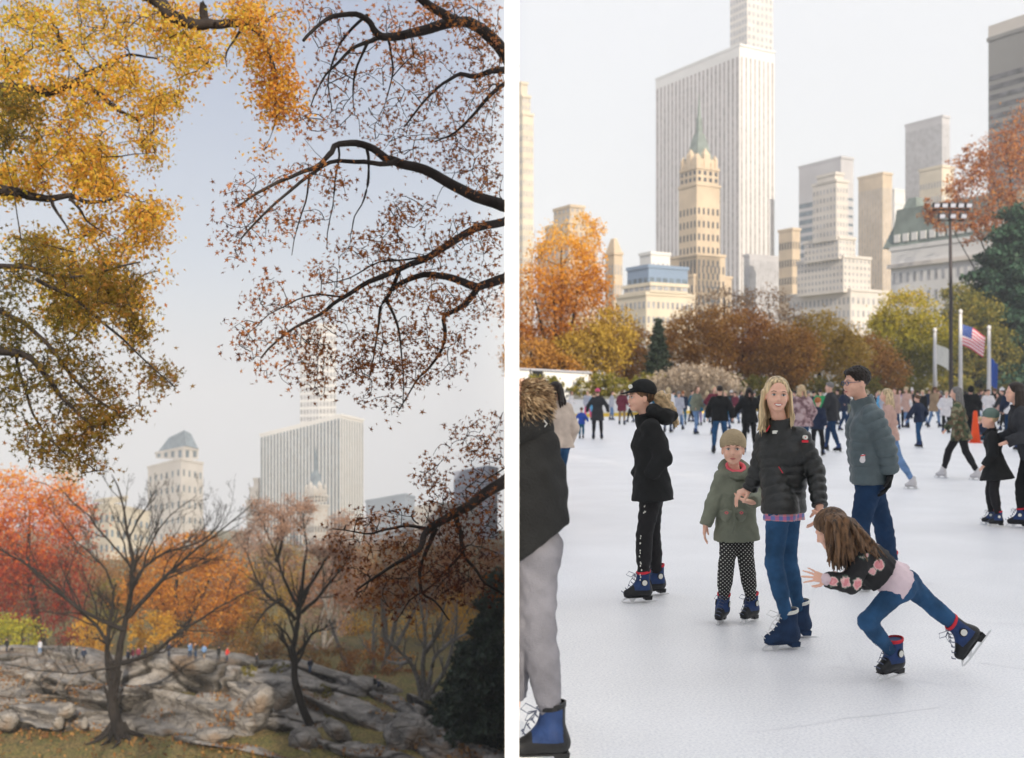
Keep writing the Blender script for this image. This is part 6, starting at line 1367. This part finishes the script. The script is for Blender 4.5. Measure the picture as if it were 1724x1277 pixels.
# --- tall man in slate puffer, profile left
J = JJ(8.5, head=(1441, 645), shA=(1449, 692, .19), shB=(1466, 695, -.19), elA=(1456, 750, .22), wrA=(1456, 785, .2), elB=(1492, 752, -.24), wrB=(1499, 796, -.22), hipA=(1462, 806, .09), hipB=(1466, 808, -.09), knA=(1486, 880, .20), anA=(1499, 950, .35), knB=(1447, 888, -.12), anB=(1450, 968, -.02))
J['anA'][2] = .14; J['anB'][2] = .14; s = 1.06; o = A3(J['anB'][0]+.1, 8.55, 0); hd = un((-1, -.22, -.04)); hu = un((-.04, 0, 1)); C = J['head']
pm = figure('tall young man with glasses in slate puffer jacket and jeans, seen from the side', J, s, 1.02, hd, hu, o, h=.0065, hands={'A': 'none', 'B': 'none'}, female=False)
attach(pm, o, 'jacket', top_mesh(J, s, .009, infl=.030, hem=.03, ring=(.072, .024), collar=.075, cr=.076, noise=(.0015, .07), female=False, waist=.11, k=.022), m_gpuff)
attach(pm, o, 'jeans', legs_mesh(J, s, .009, infl=.018, noise=(.004, .06), female=False, flare=.012), m_djean)
attach(pm, o, 'hair', short_hair(C, hd, hu, 1.05, .0055, thick=.0, noise=(.0055, .024)), h_dark); face_parts(pm, o, C, hd, hu, 1.02)
F_ = Field(); hand_field(F_, J['wrB']+A3(0, 0, -.01), (-.15, 0, -1), (-1, .2, 0), 1.18, curl=.55, spread=.08, thumb=-1); attach(pm, o, 'glove', F_.mesh(.0065), m_black)
rr_, ff_, uu_ = frame(hd, hu); mb = MB(o)
for sg in (-1, 1):
    c = C+rr_*sg*.034+ff_*.098+uu_*.0; pts = [c+rr_*.024*math.cos(a)+uu_*.017*math.sin(a) for a in np.linspace(0, 2*math.pi, 13)]; mb.tube(pts, .0022, k=5, cap=False); mb.tube([c+rr_*sg*.024+uu_*.006, C+rr_*sg*.078-ff_*.005+uu_*.008], .002, k=4)
mb.tube([C+rr_*.010+ff_*.100, C-rr_*.010+ff_*.100], .002, k=4); mb.build('glasses', mat('glasses_blue', (.03, .06, .16), rough=.3), pm)
F_ = Field(); q = P(1452, 775, 8.22); F_.cap(q, q+A3(.005, 0, .03), .024, .018, k=.01, flat=((0, 1, 0), .5)); pk_ = attach(pm, o, 'mitten', F_.mesh(.005), m_white)
mb = MB(o); mb.tube([q+A3(-.018, -.012, .034), q+A3(.02, -.012, .040)], .004, k=5); mb.build('mitten_stripe', m_redt, pk_)
add_skate(pm, o, J['anB'], (-1, -.15, 0), UP, 1.12, 'rental'); add_skate(pm, o, J['anA'], (-.8, -.6, 0), UP, 1.12, 'rental')
# --- figure cropped by the wall at the left edge
CUT = .0305
J = JJ(4.6, head=(868, 684, .0), shA=(822, 752, .06), shB=(908, 748, .0), elA=(810, 830, 0), wrA=(820, 900, -.1), elB=(924, 822, .02), wrB=(908, 880, -.04), hipA=(864, 925, .06), hipB=(903, 922, -.02), knA=(872, 1060, -.02), anA=(862, 1230, .12), knB=(908, 1065, -.06), anB=(928, 1226, -.06))
J['anA'][2] = .14; J['anB'][2] = .14; J['anB'][1] = 4.56; J['anB'][0] = PX(930, 4.56); s = 1.0; o = A3(.15, 4.58, 0); hd = un((-.8, .55, 0)); hu = UP; C = J['head']
pl_ = figure('skater in black parka with fur hood and grey sweatpants at the wall edge', J, s, 1.0, hd, hu, o, h=.007, hands={'A': 'none', 'B': 'none'}, post=CUT, female=False)
attach(pl_, o, 'parka', top_mesh(J, s, .008, infl=.036, hem=.02, collar=0, noise=(.006, .13), post=CUT, female=False, waist=.11, skirt=.01, hemn=(.62, 0, 0)), m_black)
F_ = Field(); F_.ell(P(885, 712, 4.62), (A3(1, 0, 0), A3(0, 1, 0), A3(0, 0, 1)), (.125, .13, .13), k=.03); F_.ell(C+A3(-.12, .06, .02), (A3(1, 0, 0), A3(0, 1, 0), A3(0, 0, 1)), (.09, .1, .1), k=.02, sub=True); attach(pl_, o, 'hood', F_.mesh(.008, noise=(.006, .09), post_cut=CUT), m_black)
mb = MB(o); mb.tube([P(916, 708, 4.50), P(921, 714, 4.49), P(917, 719, 4.49)], .0022, k=5); mb.build('hood_toggle', m_steel, pl_)
r = np.random.default_rng(12); n = 5200; a = r.uniform(0, 2*math.pi, n); b_ = r.uniform(-.8, 1.3, n)
cc = P(876, 676, 4.62)+np.stack([.11*np.cos(a)*np.cos(b_*.75), .12*np.sin(a)*np.cos(b_*.75), .085*np.sin(b_)], 1); dr = cc-P(876, 660, 4.62); dr /= np.linalg.norm(dr, axis=1)[:, None]; dr[:, 0] += .35
V, Fs = spikes(cc, dr, .055, .0024, r); ok = (V.reshape(-1, 4, 3)[:, :, 0].min(1) > CUT); ok = np.where(ok)[0]; V = V.reshape(-1, 4, 3)[ok].reshape(-1, 3); Fs = np.arange(len(V)).reshape(-1, 4)
obj('fur_trim', nmesh('fur_trim', V-o, Fs, rnd=r.random(len(Fs))), m_fur, pl_)
attach(pl_, o, 'sweatpants', legs_mesh(J, s, .007, infl=.016, noise=(.0035, .085), end=.30, post=CUT, female=False), m_sweat)
F_ = Field(); d = un(J['anB']-J['knB']); e_ = J['anB']-d*.11; F_.cap(e_-d*.05, e_+d*.03, .052, .045, k=.02); attach(pl_, o, 'ankle_cuff', F_.mesh(.006, noise=(.0018, .012), post_cut=CUT), m_sweat)
add_skate(pl_, o, J['anB'], (-1, -.12, 0), UP, 1.10, 'plain')
# --- middle distance
GM = 'skaters in the middle distance'
def mid(*a, **k): return simple_person(*a, group=GM, **k)
mid('woman with black ponytail in cream sweater and jeans behind the fur hooded skater', 940, 13.7, 1.70, -30, m_cream, m_jean, hair=h_dark, hairlen=.16, stride=.10, swing=.2, hem=.06, infl=.035)
b_, J, s, o, fw, up = mid('woman with long pale hair in camouflage jacket and black leggings', 1617, 19.3, 1.66, -65, m_camo, m_legg, hair=h_grey, hairlen=.26, stride=.24, skates='white', hem=.20, skirt=.05, swing=.3, armout=.3)
mid('girl in dusty pink jacket and pale jeans half hidden behind the tall man', 1500, 17.5, 1.62, -75, m_pinkc, m_ljean, hair=h_blonde, hairlen=.25, stride=.28, skates='white', hem=.10)
mid('child in sage beanie, black dress coat and leggings at the right edge', 1676, 12.6, 1.33, -70, m_black, m_legg, hair=h_lblonde, hat='beanie', hatcol=m_sage, hem=.22, skirt=.08, stride=.03, swing=.1)
b_, J, s, o, fw, up = mid('woman with long black hair in dark quilted jacket behind the sage beanie child', 1738, 12.3, 1.68, -75, m_char, m_black, hair=h_dark, hairlen=.30, stride=.08, swing=-.1, bend=1.2, lean=.15, ring=(.06, .012), infl=.034)
mid('boy in navy puffer jacket and jeans gliding away right of the tall man', 1548, 30, 1.48, -40, m_navy, m_jean, hair=h_brown, stride=.08, armout=.3, ring=(.08, .012), infl=.04)
mid('man in black coat and dark jeans with grey hair looking left', 1402, 28, 1.82, -60, m_char, m_djean, hair=h_grey, stride=.16, side=.22, hem=.16, female=False, infl=.04)
mid('man seen from behind in black jacket and jeans, arms held out', 1212, 27, 1.72, 10, m_black, m_jean, hair=h_dark, stride=.03, side=.16, armout=.22, bend=.3, infl=.04, female=False)
mid('woman with long black hair all in black beside the man in jeans', 1262, 27.5, 1.68, 0, m_black, m_black, hair=h_dark, hairlen=.34, stride=.03, side=.16, armout=.3, infl=.04, hem=.14)
mid('blonde person in pink mottled coat just right of the smiling woman', 1352, 24, 1.72, -20, m_pcamo, m_jean, hair=h_lblonde, hairlen=.10, stride=.05, hem=.14, infl=.05)
mid('small boy in dark jacket before the man in the black coat', 1376, 26, 1.40, 30, m_navy, m_black, hair=h_ginger, stride=.2, hem=.12)
mid('adult in charcoal coat and pink beanie skating away at left', 1006, 35, 1.66, 5, m_char, m_legg, hat='beanie', hatcol=m_pink, hem=.28, skirt=.06, stride=.04, side=.14, armout=.3)
mid('small child in cobalt jacket beside the adult in charcoal coat', 979, 35.5, 1.02, 0, m_blue, m_teal, hair=h_brown, stride=.1, armout=.3)
mid('person in big black hooded coat behind the camouflage jacket woman', 1636, 36, 1.74, 0, m_black, m_black, hood=m_black, hem=.3, skirt=.08, infl=.07)
# seated pair near the cone
def seated(label, px, d, top, legs, hair, hairlen=0, hat=None, hatcol=None, yaw=-60, H=1.5):
    J, s, o, fw, up = pose(px, d, H, yaw, stride=0, swing=.5, bend=1.0)
    dz = -.80*s
    for k in J:
        if k[:2] in ('sh', 'el', 'wr', 'he'): J[k] = J[k]+up*dz
    for q, sg in (('A', -1), ('B', 1)):
        J['hip'+q] = J['hip'+q]+up*dz; J['kn'+q] = J['hip'+q]+fw*.40*s+up*.10*s+np.cross(fw, up)*sg*.06; J['an'+q] = J['kn'+q]+fw*.36*s-up*.14*s; J['toe'+q] = un(fw*.4+up*.9)
    return simple_person(label, px, d, H, yaw, top, legs, hair=hair, hairlen=hairlen, hat=hat, hatcol=hatcol, group=GM, J0=(J, s, o, fw, up))
seated('blond child in navy jacket sitting on the ice behind the orange cone', 1650, 34, m_navy, m_legg, h_lblonde, yaw=30, H=1.35)
seated('person in black with red hat sitting on the ice right of the cone', 1672, 33, m_black, m_teal, h_brown, .3, 'beanie', m_red, yaw=-70, H=1.65)
# --- far crowd along the boards
r = np.random.default_rng(77)
crowd = [(990, 57, 1.62, 200, m_lgrey, m_pink, h_grey, 'light grey top and pink trousers'), (1000, 52, 1.5, 0, m_sky, m_navy, h_brown, 'sky blue jacket'), (1047, 50, 1.66, 20, m_maroon, m_khaki, h_brown, 'maroon top and khaki trousers'), (1062, 54, 1.6, -60, m_white, m_black, h_dark, 'white jacket, black trousers'), (1029, 58, 1.6, 90, m_lgrey, m_ljean, h_brown, 'grey hoodie and pale jeans'),
 (1118, 56, 1.55, 0, m_char, m_black, h_dark, 'charcoal jacket'), (1133, 58, 1.6, 40, m_teal, m_ljean, h_dark, 'teal jacket and pale jeans'), (1150, 50, 1.58, 10, m_navy, m_teal, h_ginger, 'navy coat and ginger hair'), (1178, 49, 1.45, -20, m_teal, m_lilac, h_brown, 'teal jacket and lilac trousers'), (1190, 53, 1.6, 30, m_khaki, m_ljean, h_blonde, 'khaki coat'),
 (1232, 55, 1.6, 0, m_char, m_khaki, h_brown, 'charcoal top, khaki trousers'), (1246, 60, 1.6, 120, m_lgrey, m_navy, h_dark, 'light grey coat'), (1283, 48, 1.66, 180, m_black, m_djean, h_brown, 'black coat and dark jeans'), (1381, 44, 1.66, 10, m_green, m_navy, h_dark, 'bright green jacket'), (1368, 46, 1.6, 60, m_navy, m_black, h_dark, 'navy jacket'), (1412, 50, 1.68, -30, m_char, m_black, h_dark, 'charcoal coat'), (1424, 58, 1.64, 20, m_navy, m_khaki, h_brown, 'navy coat and khaki trousers'),
 (1515, 58, 1.66, 200, m_lilac, m_black, h_dark, 'lilac jacket'), (1524, 46, 1.60, 30, m_white, m_black, h_brown, 'white jacket by the far cone'), (1534, 62, 1.70, 150, m_char, m_djean, h_dark, 'charcoal jacket, dark jeans'), (1545, 60, 1.6, 10, m_black, m_black, h_dark, 'all black clothes'), (1563, 66, 1.7, 60, m_navy, m_djean, h_brown, 'navy jacket, dark jeans'), (1580, 70, 1.66, 0, m_black, m_ljean, h_brown, 'black jacket and pale jeans'), (1592, 40, 1.60, 180, m_white, m_black, h_blonde, 'white coat near the camouflage jacket'), (1612, 58, 1.7, 170, m_maroon, m_black, h_dark, 'maroon coat'), (1650, 52, 1.68, 90, m_navy, m_black, h_brown, 'navy coat behind the big hooded coat'),
 (1663, 46, 1.66, 180, m_white, m_char, h_brown, 'off white jacket among dark coats'), (1676, 50, 1.72, 0, m_black, m_djean, h_brown, 'black coat, dark jeans'), (1690, 42, 1.7, -40, m_char, m_black, h_dark, 'charcoal jacket with black trousers'), (1702, 34, 1.74, 10, m_navy, m_djean, h_brown, 'navy jacket with hood down'), (1718, 28, 1.78, -30, m_white, m_navy, h_brown, 'pale jacket and brown hair'), (1625, 66, 1.6, 30, m_teal, m_black, h_dark, 'teal coat'), (960, 60, 1.6, 100, m_white, m_pink, h_brown, 'white top and pink trousers'), (1092, 60, 1.6, 45, m_navy, m_black, h_dark, 'navy coat, black trousers'), (1265, 48, 1.55, 70, m_pink, m_navy, h_dark, 'hot pink jacket'), (1340, 44, 1.6, -50, m_teal, m_djean, h_dark, 'teal jacket and dark jeans'), (1438, 38, 1.6, 100, m_char, m_ljean, h_dark, 'charcoal jacket, pale jeans'), (1482, 52, 1.6, -80, m_sky, m_black, h_blonde, 'sky blue coat'), (1700, 62, 1.6, 20, m_red, m_black, h_dark, 'red jacket')]
for i, (px, d, H, yaw, tp, lg, hr, what) in enumerate(crowd):
    near = 'far left' if px < 1100 else 'left of centre' if px < 1260 else 'behind the blonde woman' if px < 1450 else 'right of the tall man' if px < 1600 else 'far right'
    hat = 'beanie' if i in (5, 10, 19, 28) else None
    simple_person('distant skater, %s, %s' % (what, near), px, d, H, yaw, tp, lg, hair=hr, hat=hat, hatcol=m_white if hat else None, pom=bool(hat), h=.034, stride=float(r.uniform(.02, .2)), side=float(r.uniform(.08, .16)), hem=float(r.choice([.08, .15, .25])), armout=float(r.uniform(.06, .17)), bend=float(r.uniform(.2, 1.3)), swing=float(r.uniform(.1, .6)), hairlen=float(r.choice([0, 0, .2])) if hat is None else 0, infl=.04, group='distant skaters along the boards')
cl = [('black coat', m_black), ('navy coat', m_navy), ('charcoal jacket', m_char), ('grey jacket', m_lgrey), ('teal jacket', m_teal), ('khaki coat', m_khaki), ('maroon jacket', m_maroon), ('white coat', m_white), ('dusty pink coat', m_pinkc), ('olive coat', m_olive)]
lg_ = [('black trousers', m_black), ('dark jeans', m_djean), ('pale jeans', m_ljean)]
ids = list(range(30)); r.shuffle(ids)
spots = [1085, 1099, 1124, 1142, 1163, 1171, 1200, 1224, 1239, 1256, 1272, 1290, 1345, 1360, 1390, 1420, 1432, 1475, 1490, 1508, 1528, 1556, 1572, 1586, 1605, 1631, 1644, 1657, 1683, 1712]
for px, k in zip(spots, ids):
    (an, am), (bn, bm) = cl[k//3], lg_[k % 3]; d = float(r.uniform(38, 56)); d = min(d, 52+(px-1085)*.04)
    simple_person('one skater in the far band of people, %s with %s' % (an, bn), px, d, float(r.uniform(1.5, 1.8)), float(r.uniform(0, 360)), am, bm, hair=[h_dark, h_brown, h_blonde, h_grey][k % 4], h=.036, stride=float(r.uniform(.02, .2)), side=float(r.uniform(.08, .14)), hem=float(r.choice([.08, .15, .25])), armout=float(r.uniform(.05, .15)), bend=float(r.uniform(.2, 1.3)), swing=float(r.uniform(.1, .6)), hairlen=float(r.choice([0, .2])), infl=.04, group='distant skaters along the boards')
# --- people on the outcrop of the park
mp_list = [(67, 'pale blue shirt on the left end of the rocks', m_lgrey, m_ljean), (128, 'dark coat sitting height near the crimson maple', m_char, m_black), (141, 'navy coat left of the bare tree', m_navy, m_black), (216, 'blue shirt, tall figure right of the forked trunk', m_navy, m_black), (224, 'brown jacket in the standing group', m_maroon, m_navy), (233, 'dark red coat in the standing group', m_maroon, m_black), (244, 'dark clothes at the end of the standing group', m_navy, m_char), (284, 'blue jacket alone on the smooth rock', m_navy, m_navy), (320, 'sky blue jacket raising an arm', m_ljean, m_djean), (330, 'grey jacket beside the sky blue one', m_char, m_djean), (344, 'light blue top with hands on hips', m_ljean, m_khaki), (368, 'black coat under the orange oak', m_black, m_black), (382, 'red jacket under the orange oak', m_red, m_navy), (522, 'blue jeans and dark top behind the second trunk', m_navy, m_jean), (433, 'dark clothes behind the notch of the rocks', m_char, m_black), (12, 'dark coat at the far left end of the rocks', m_black, m_navy)]
for i, (px, what, tp, lg) in enumerate(mp_list):
    q = rock_surface(px); d = q[1]+.6; yt = interp(top_pts, px)+2; z0 = PZ(yt, d)-.05; J, s, o, fw, up = pose(px, d, 1.6+.03*(i % 5), (i*67) % 360, stride=.05, x=PX(px, d))
    J = {k: (v+A3(0, 0, z0) if k[:3] != 'toe' else v) for k, v in J.items()}; J['anA'] = J['anA']-A3(0, 0, .07); J['anB'] = J['anB']-A3(0, 0, .07); o = o+A3(0, 0, z0)
    if i == 8: J['elB'] = J['shB']+A3(.2, 0, .12); J['wrB'] = J['elB']+A3(.2, 0, .05)
    body = attach(None, o, 'person', body_mesh(J, s, s*1.04, fw, up, False, .045, {}), sk_fair); body.location = o; tag(body, 'tiny person, '+what, 'person', 'people standing on the outcrop')
    attach(body, o, 'jacket', top_mesh(J, s, .045, hem=.10, infl=.04), tp); attach(body, o, 'trousers', legs_mesh(J, s, .045, end=.03), lg); attach(body, o, 'hair', short_hair(J['head'], fw, up, s*1.08, .03, noise=None), h_dark)
for i, (px, py, d, lab, tp) in enumerate(((631, 1152, 112, 'person in black with red hat seated on the rock slope', m_black), (637, 1156, 111.6, 'second person in dark clothes seated beside the red hat on the slope', m_navy))):
    J, s, o, fw, up = pose(px, d, 1.7, 30+i*40, stride=0, swing=.5, bend=1.2, x=PX(px, d)); z0 = PZ(py, d)-.55*s
    for k in J:
        if k[:2] in ('sh', 'el', 'wr', 'he'): J[k] = J[k]+A3(0, 0, z0-.35*s)
    for q, sg in (('A', -1), ('B', 1)):
        J['hip'+q] = J['hip'+q]+A3(0, 0, z0-.35*s); J['kn'+q] = J['hip'+q]+fw*.42+A3(sg*.06, 0, .12); J['an'+q] = J['kn'+q]+fw*.1-A3(0, 0, .42)
    o = o+A3(0, 0, z0); body = attach(None, o, 'person', body_mesh(J, s, s*1.04, fw, up, False, .045, {}), sk_fair); body.location = o; tag(body, lab, 'person')
    attach(body, o, 'jacket', top_mesh(J, s, .045, hem=.02, infl=.04), tp); attach(body, o, 'trousers', legs_mesh(J, s, .045, end=.03), m_black); attach(body, o, 'beanie' if i == 0 else 'hair', short_hair(J['head'], fw, up, s*1.08, .03, noise=None), m_red if i == 0 else h_dark)

# ================================================================ rink furniture
# barrier along the far side
A0 = np.array((edge_x(59)+.05, 59.0)); dv = un(np.array((1, 1.345))); nn_ = np.array((dv[1], -dv[0])); Ln = 99.0
e = empty('rink_barrier', (A0[0], A0[1], 0), label='white rink barrier with yellow kick strip along the far side of the ice', cat='barrier')
m_board = mat('barrier_white', (.74, .74, .75), rough=.4, var=.04); m_yel = mat('kick_yellow', (.75, .52, .05), rough=.5, var=.05)
npan = 41
for i in range(npan):
    a0 = A0+dv*Ln*i/npan; a1 = A0+dv*Ln*(i+1)/npan-dv*.03; c = (a0+a1)/2; mb = MB((A0[0], A0[1], 0))
    mb.obox((*c, .60), (*(a1-a0)/2, 0), (*(nn_*.04), 0), (0, 0, .46)); mb.build('panel', m_board, e)
mb = MB((A0[0], A0[1], 0)); c = A0+dv*Ln/2; mb.obox((*(c+nn_*.03), .115), (*(dv*Ln/2), 0), (*(nn_*.045), 0), (0, 0, .11)); mb.build('kick_strip', m_yel, e)
mb = MB((A0[0], A0[1], 0)); mb.obox((*c, 1.085), (*(dv*Ln/2), 0), (*(nn_*.06), 0), (0, 0, .025)); mb.build('top_rail', m_board, e)
# low white hall at the left with a loudspeaker
d = 76; mb = MB(P(930, 690, d)); x0, x1 = PX(866, d)+.05, PX(991, d)
e = empty('white_hall', (x0, d, 0), label='low white walled hall behind the rink at the far left', cat='building')
mb = MB((x0, d, 0)); mb.add([(x0, d, 0), (x1, d, 0), (x1, d+9, 0), (x0, d+9, 0), (x0, d, PZ(622, d)), (x1, d, PZ(629, d)), (x1, d+9, PZ(629, d)), (x0, d+9, PZ(622, d))], BOXF); mb.build('wall', m_board, e)
mb = MB((x0, d, 0)); mb.add([(x0-.0, d-.15, PZ(622, d)), (x1+.2, d-.15, PZ(629, d)), (x1+.2, d+9.2, PZ(629, d)), (x0, d+9.2, PZ(622, d)), (x0, d-.15, PZ(622, d)+.12), (x1+.2, d-.15, PZ(629, d)+.12), (x1+.2, d+9.2, PZ(629, d)+.12), (x0, d+9.2, PZ(622, d)+.12)], BOXF); mb.build('roof', m_lgrey, e)
q = P(905, 634, 74.5); e = empty('loudspeaker', q, label='dark loudspeaker box on a bracket before the white hall', cat='loudspeaker')
mb = MB(q); mb.obox(q, (.38, 0, 0), (0, .35, 0), (0, 0, .38)); mb.build('cabinet', m_char, e)
mb = MB(q); mb.obox(q+A3(-.05, -.36, 0), (.27, 0, 0), (0, .03, 0), (0, 0, .28)); mb.build('grille', m_black, e)
mb = MB(q); mb.tube([(q[0]-.5, 74.6, 0), (q[0]-.5, 74.6, q[2]+.5)], .06, k=8); mb.tube([(q[0]-.5, 74.6, q[2]), (q[0]-.3, 74.6, q[2])], .05, k=6); mb.build('bracket', m_char, e)
# flagpoles and flags
m_pole = mat('pole_white', (.66, .64, .64), rough=.4, var=.04)
def flagpole(px, yt, lab, cloth, w_, h_, m, seed, dflag=0, droop=.35, extra=None):
    d = 131; b0 = A3(PX(px, d), d, 0); zt = PZ(yt, d); e = empty('flagpole', b0, label=lab, cat='flagpole')
    mb = MB(b0); mb.tube([b0, b0+A3(0, 0, zt*.5), A3(b0[0], d, zt)], [.27, .23, .18], k=12); mb.build('pole', m_pole, e, smooth=True)
    mb = MB(b0); mb.lathe((b0[0], d, zt), [(.05, 0), (.2, .1), (.25, .3), (.18, .5), (.03, .6)], k=12); mb.build('finial', m_pole, e)
    mb = MB(b0); mb.lathe((b0[0], d, 0), [(.5, 0), (.5, .2), (.3, .4), (.28, .5)], k=12); mb.build('base', m_pole, e)
    if not cloth: return e
    nx_, ny_ = 26, 26; V = []; z1 = zt-.5-dflag
    for j in range(ny_+1):
        for i in range(nx_+1):
            u, v = i/nx_, j/ny_; V.append((b0[0]+.24+w_*u*(1-.15*v), d+.22*math.sin(u*7+v*2+seed)*u, z1-h_*v-droop*h_*u**1.3-.10*math.sin(u*6+seed)*u))
    Fs = np.array([(j*(nx_+1)+i, (j+1)*(nx_+1)+i, (j+1)*(nx_+1)+i+1, j*(nx_+1)+i+1) for j in range(ny_) for i in range(nx_)])
    fm = None
    if cloth == 'stripes':
        fm = [(1 if (i < nx_*.4 and j < ny_*7/13) else (2 if int(j*13/ny_) % 2 == 0 else 0)) for j in range(ny_) for i in range(nx_)]
    o = obj('flag', nmesh('flag', np.array(V)-b0, Fs, smooth=True, fmat=fm), m, e)
    if cloth == 'stripes':
        mb = MB(b0)
        for a in range(5):
            for b__ in range(6):
                u, v = .03+.065*b__, .045+.10*a; x = b0[0]+.24+w_*u*(1-.15*v); z = z1-h_*v-droop*h_*u**1.3-.10*math.sin(u*6+seed)*u; y = d+.22*math.sin(u*7+v*2+seed)*u
                mb.add([(x+.05*(1 if k % 2 == 0 else .4)*math.cos(k*math.pi/5+math.pi/2), y-.02, z+.05*(1 if k % 2 == 0 else .4)*math.sin(k*math.pi/5+math.pi/2)) for k in range(10)], [tuple(range(10))])
        mb.build('stars', m_white, o)
    return e
flagpole(1574, 560, 'left flagpole with plain white flag', 'white', 1.9, 2.4, fabric('flag_white', (.62, .62, .58)), 1, dflag=1.0, droop=.4)
flagpole(1617, 529, 'tallest middle flagpole flying the stars and stripes', 'stripes', 2.9, 2.6, [fabric('flag_pale', (.74, .66, .68)), fabric('flag_navy', (.02, .06, .25)), fabric('flag_red', (.60, .10, .14))], 2, dflag=.8, droop=.55)
flagpole(1665, 556, 'right flagpole with limp blue flag', 'blue', .8, 3.4, fabric('flag_blue', (.02, .08, .35)), 3, dflag=3.0, droop=.2)
# floodlight mast
d = 118; b0 = A3(PX(1601, d), d, 0); zt = PZ(352, d); e = empty('floodlight_mast', b0, label='tall dark floodlight mast behind the flagpoles', cat='lamp post')
m_mast = mat('mast_brown', (.05, .04, .04), rough=.6, var=.2); mb = MB(b0); mb.tube([b0, A3(b0[0], d, zt*.5), A3(b0[0]-.1, d, zt)], [.24, .20, .15], k=12); mb.build('pole', m_mast, e, smooth=True)
mb = MB(b0); mb.obox((b0[0], d, zt-.1), (2.1, 0, 0), (0, .1, 0), (0, 0, .1)); mb.obox((b0[0], d, zt-1.3), (1.5, 0, 0), (0, .1, 0), (0, 0, .08)); mb.build('crossbar', m_mast, e)
for i, (dx, dz) in enumerate(((-1.8, .1), (-.9, .1), (0, .1), (.9, .1), (1.8, .1), (-1.2, -1.1), (1.2, -1.1), (0, -1.1))):
    c = A3(b0[0]+dx, d-.35, zt+dz+.25); mb = MB(b0); mb.obox(c, (.34, 0, 0), (0, .26, .08), (0, -.08, .26)); l = mb.build('lamp', m_mast, e); mb = MB(b0); mb.obox(c+A3(0, -.27, -.08), (.28, 0, 0), (0, .02, .0), (0, -.06, .2)); mb.build('lens', m_lgrey, l)
# traffic cones
def cone(px, yb, lab, H):
    d = EYE*F/(yb-HY); b0 = A3(PX(px, d), d, 0); e = empty('traffic_cone', b0, label=lab, cat='traffic cone')
    mb = MB(b0); mb.lathe((b0[0], d, .03), [(.155*H, 0), (.11*H, .35*H), (.065*H, .9*H), (.045*H, .97*H)], k=20); mb.build('cone_body', m_orange, e, smooth=True)
    mb = MB(b0); mb.prism([(b0[0]+.22*H*math.cos(a), d+.22*H*math.sin(a)) for a in np.linspace(math.pi/4, math.pi*9/4, 5)[:-1]], 0, .035); mb.build('base', m_orange, e)
cone(1642, 746, 'tall orange cone on the ice before the seated pair', 1.0); cone(1522, 705, 'small orange cone far off right of the tall man', .75); cone(1517, 690, 'second far orange cone near the white jacket skater', .7)
# ================================================================ air
hz = bpy.data.materials.new('haze_air'); hz.use_nodes = True; t = hz.node_tree; t.nodes.clear()
pv = t.nodes.new('ShaderNodeVolumePrincipled'); pv.inputs['Color'].default_value = (.95, .97, 1, 1); pv.inputs['Density'].default_value = .00034; pv.inputs['Anisotropy'].default_value = 0.0
o_ = t.nodes.new('ShaderNodeOutputMaterial'); t.links.new(pv.outputs[0], o_.inputs['Volume'])
b = MB(); b.box(-760, 960, -140, 1150, -180, 460); b.build('haze', hz, kind='stuff')
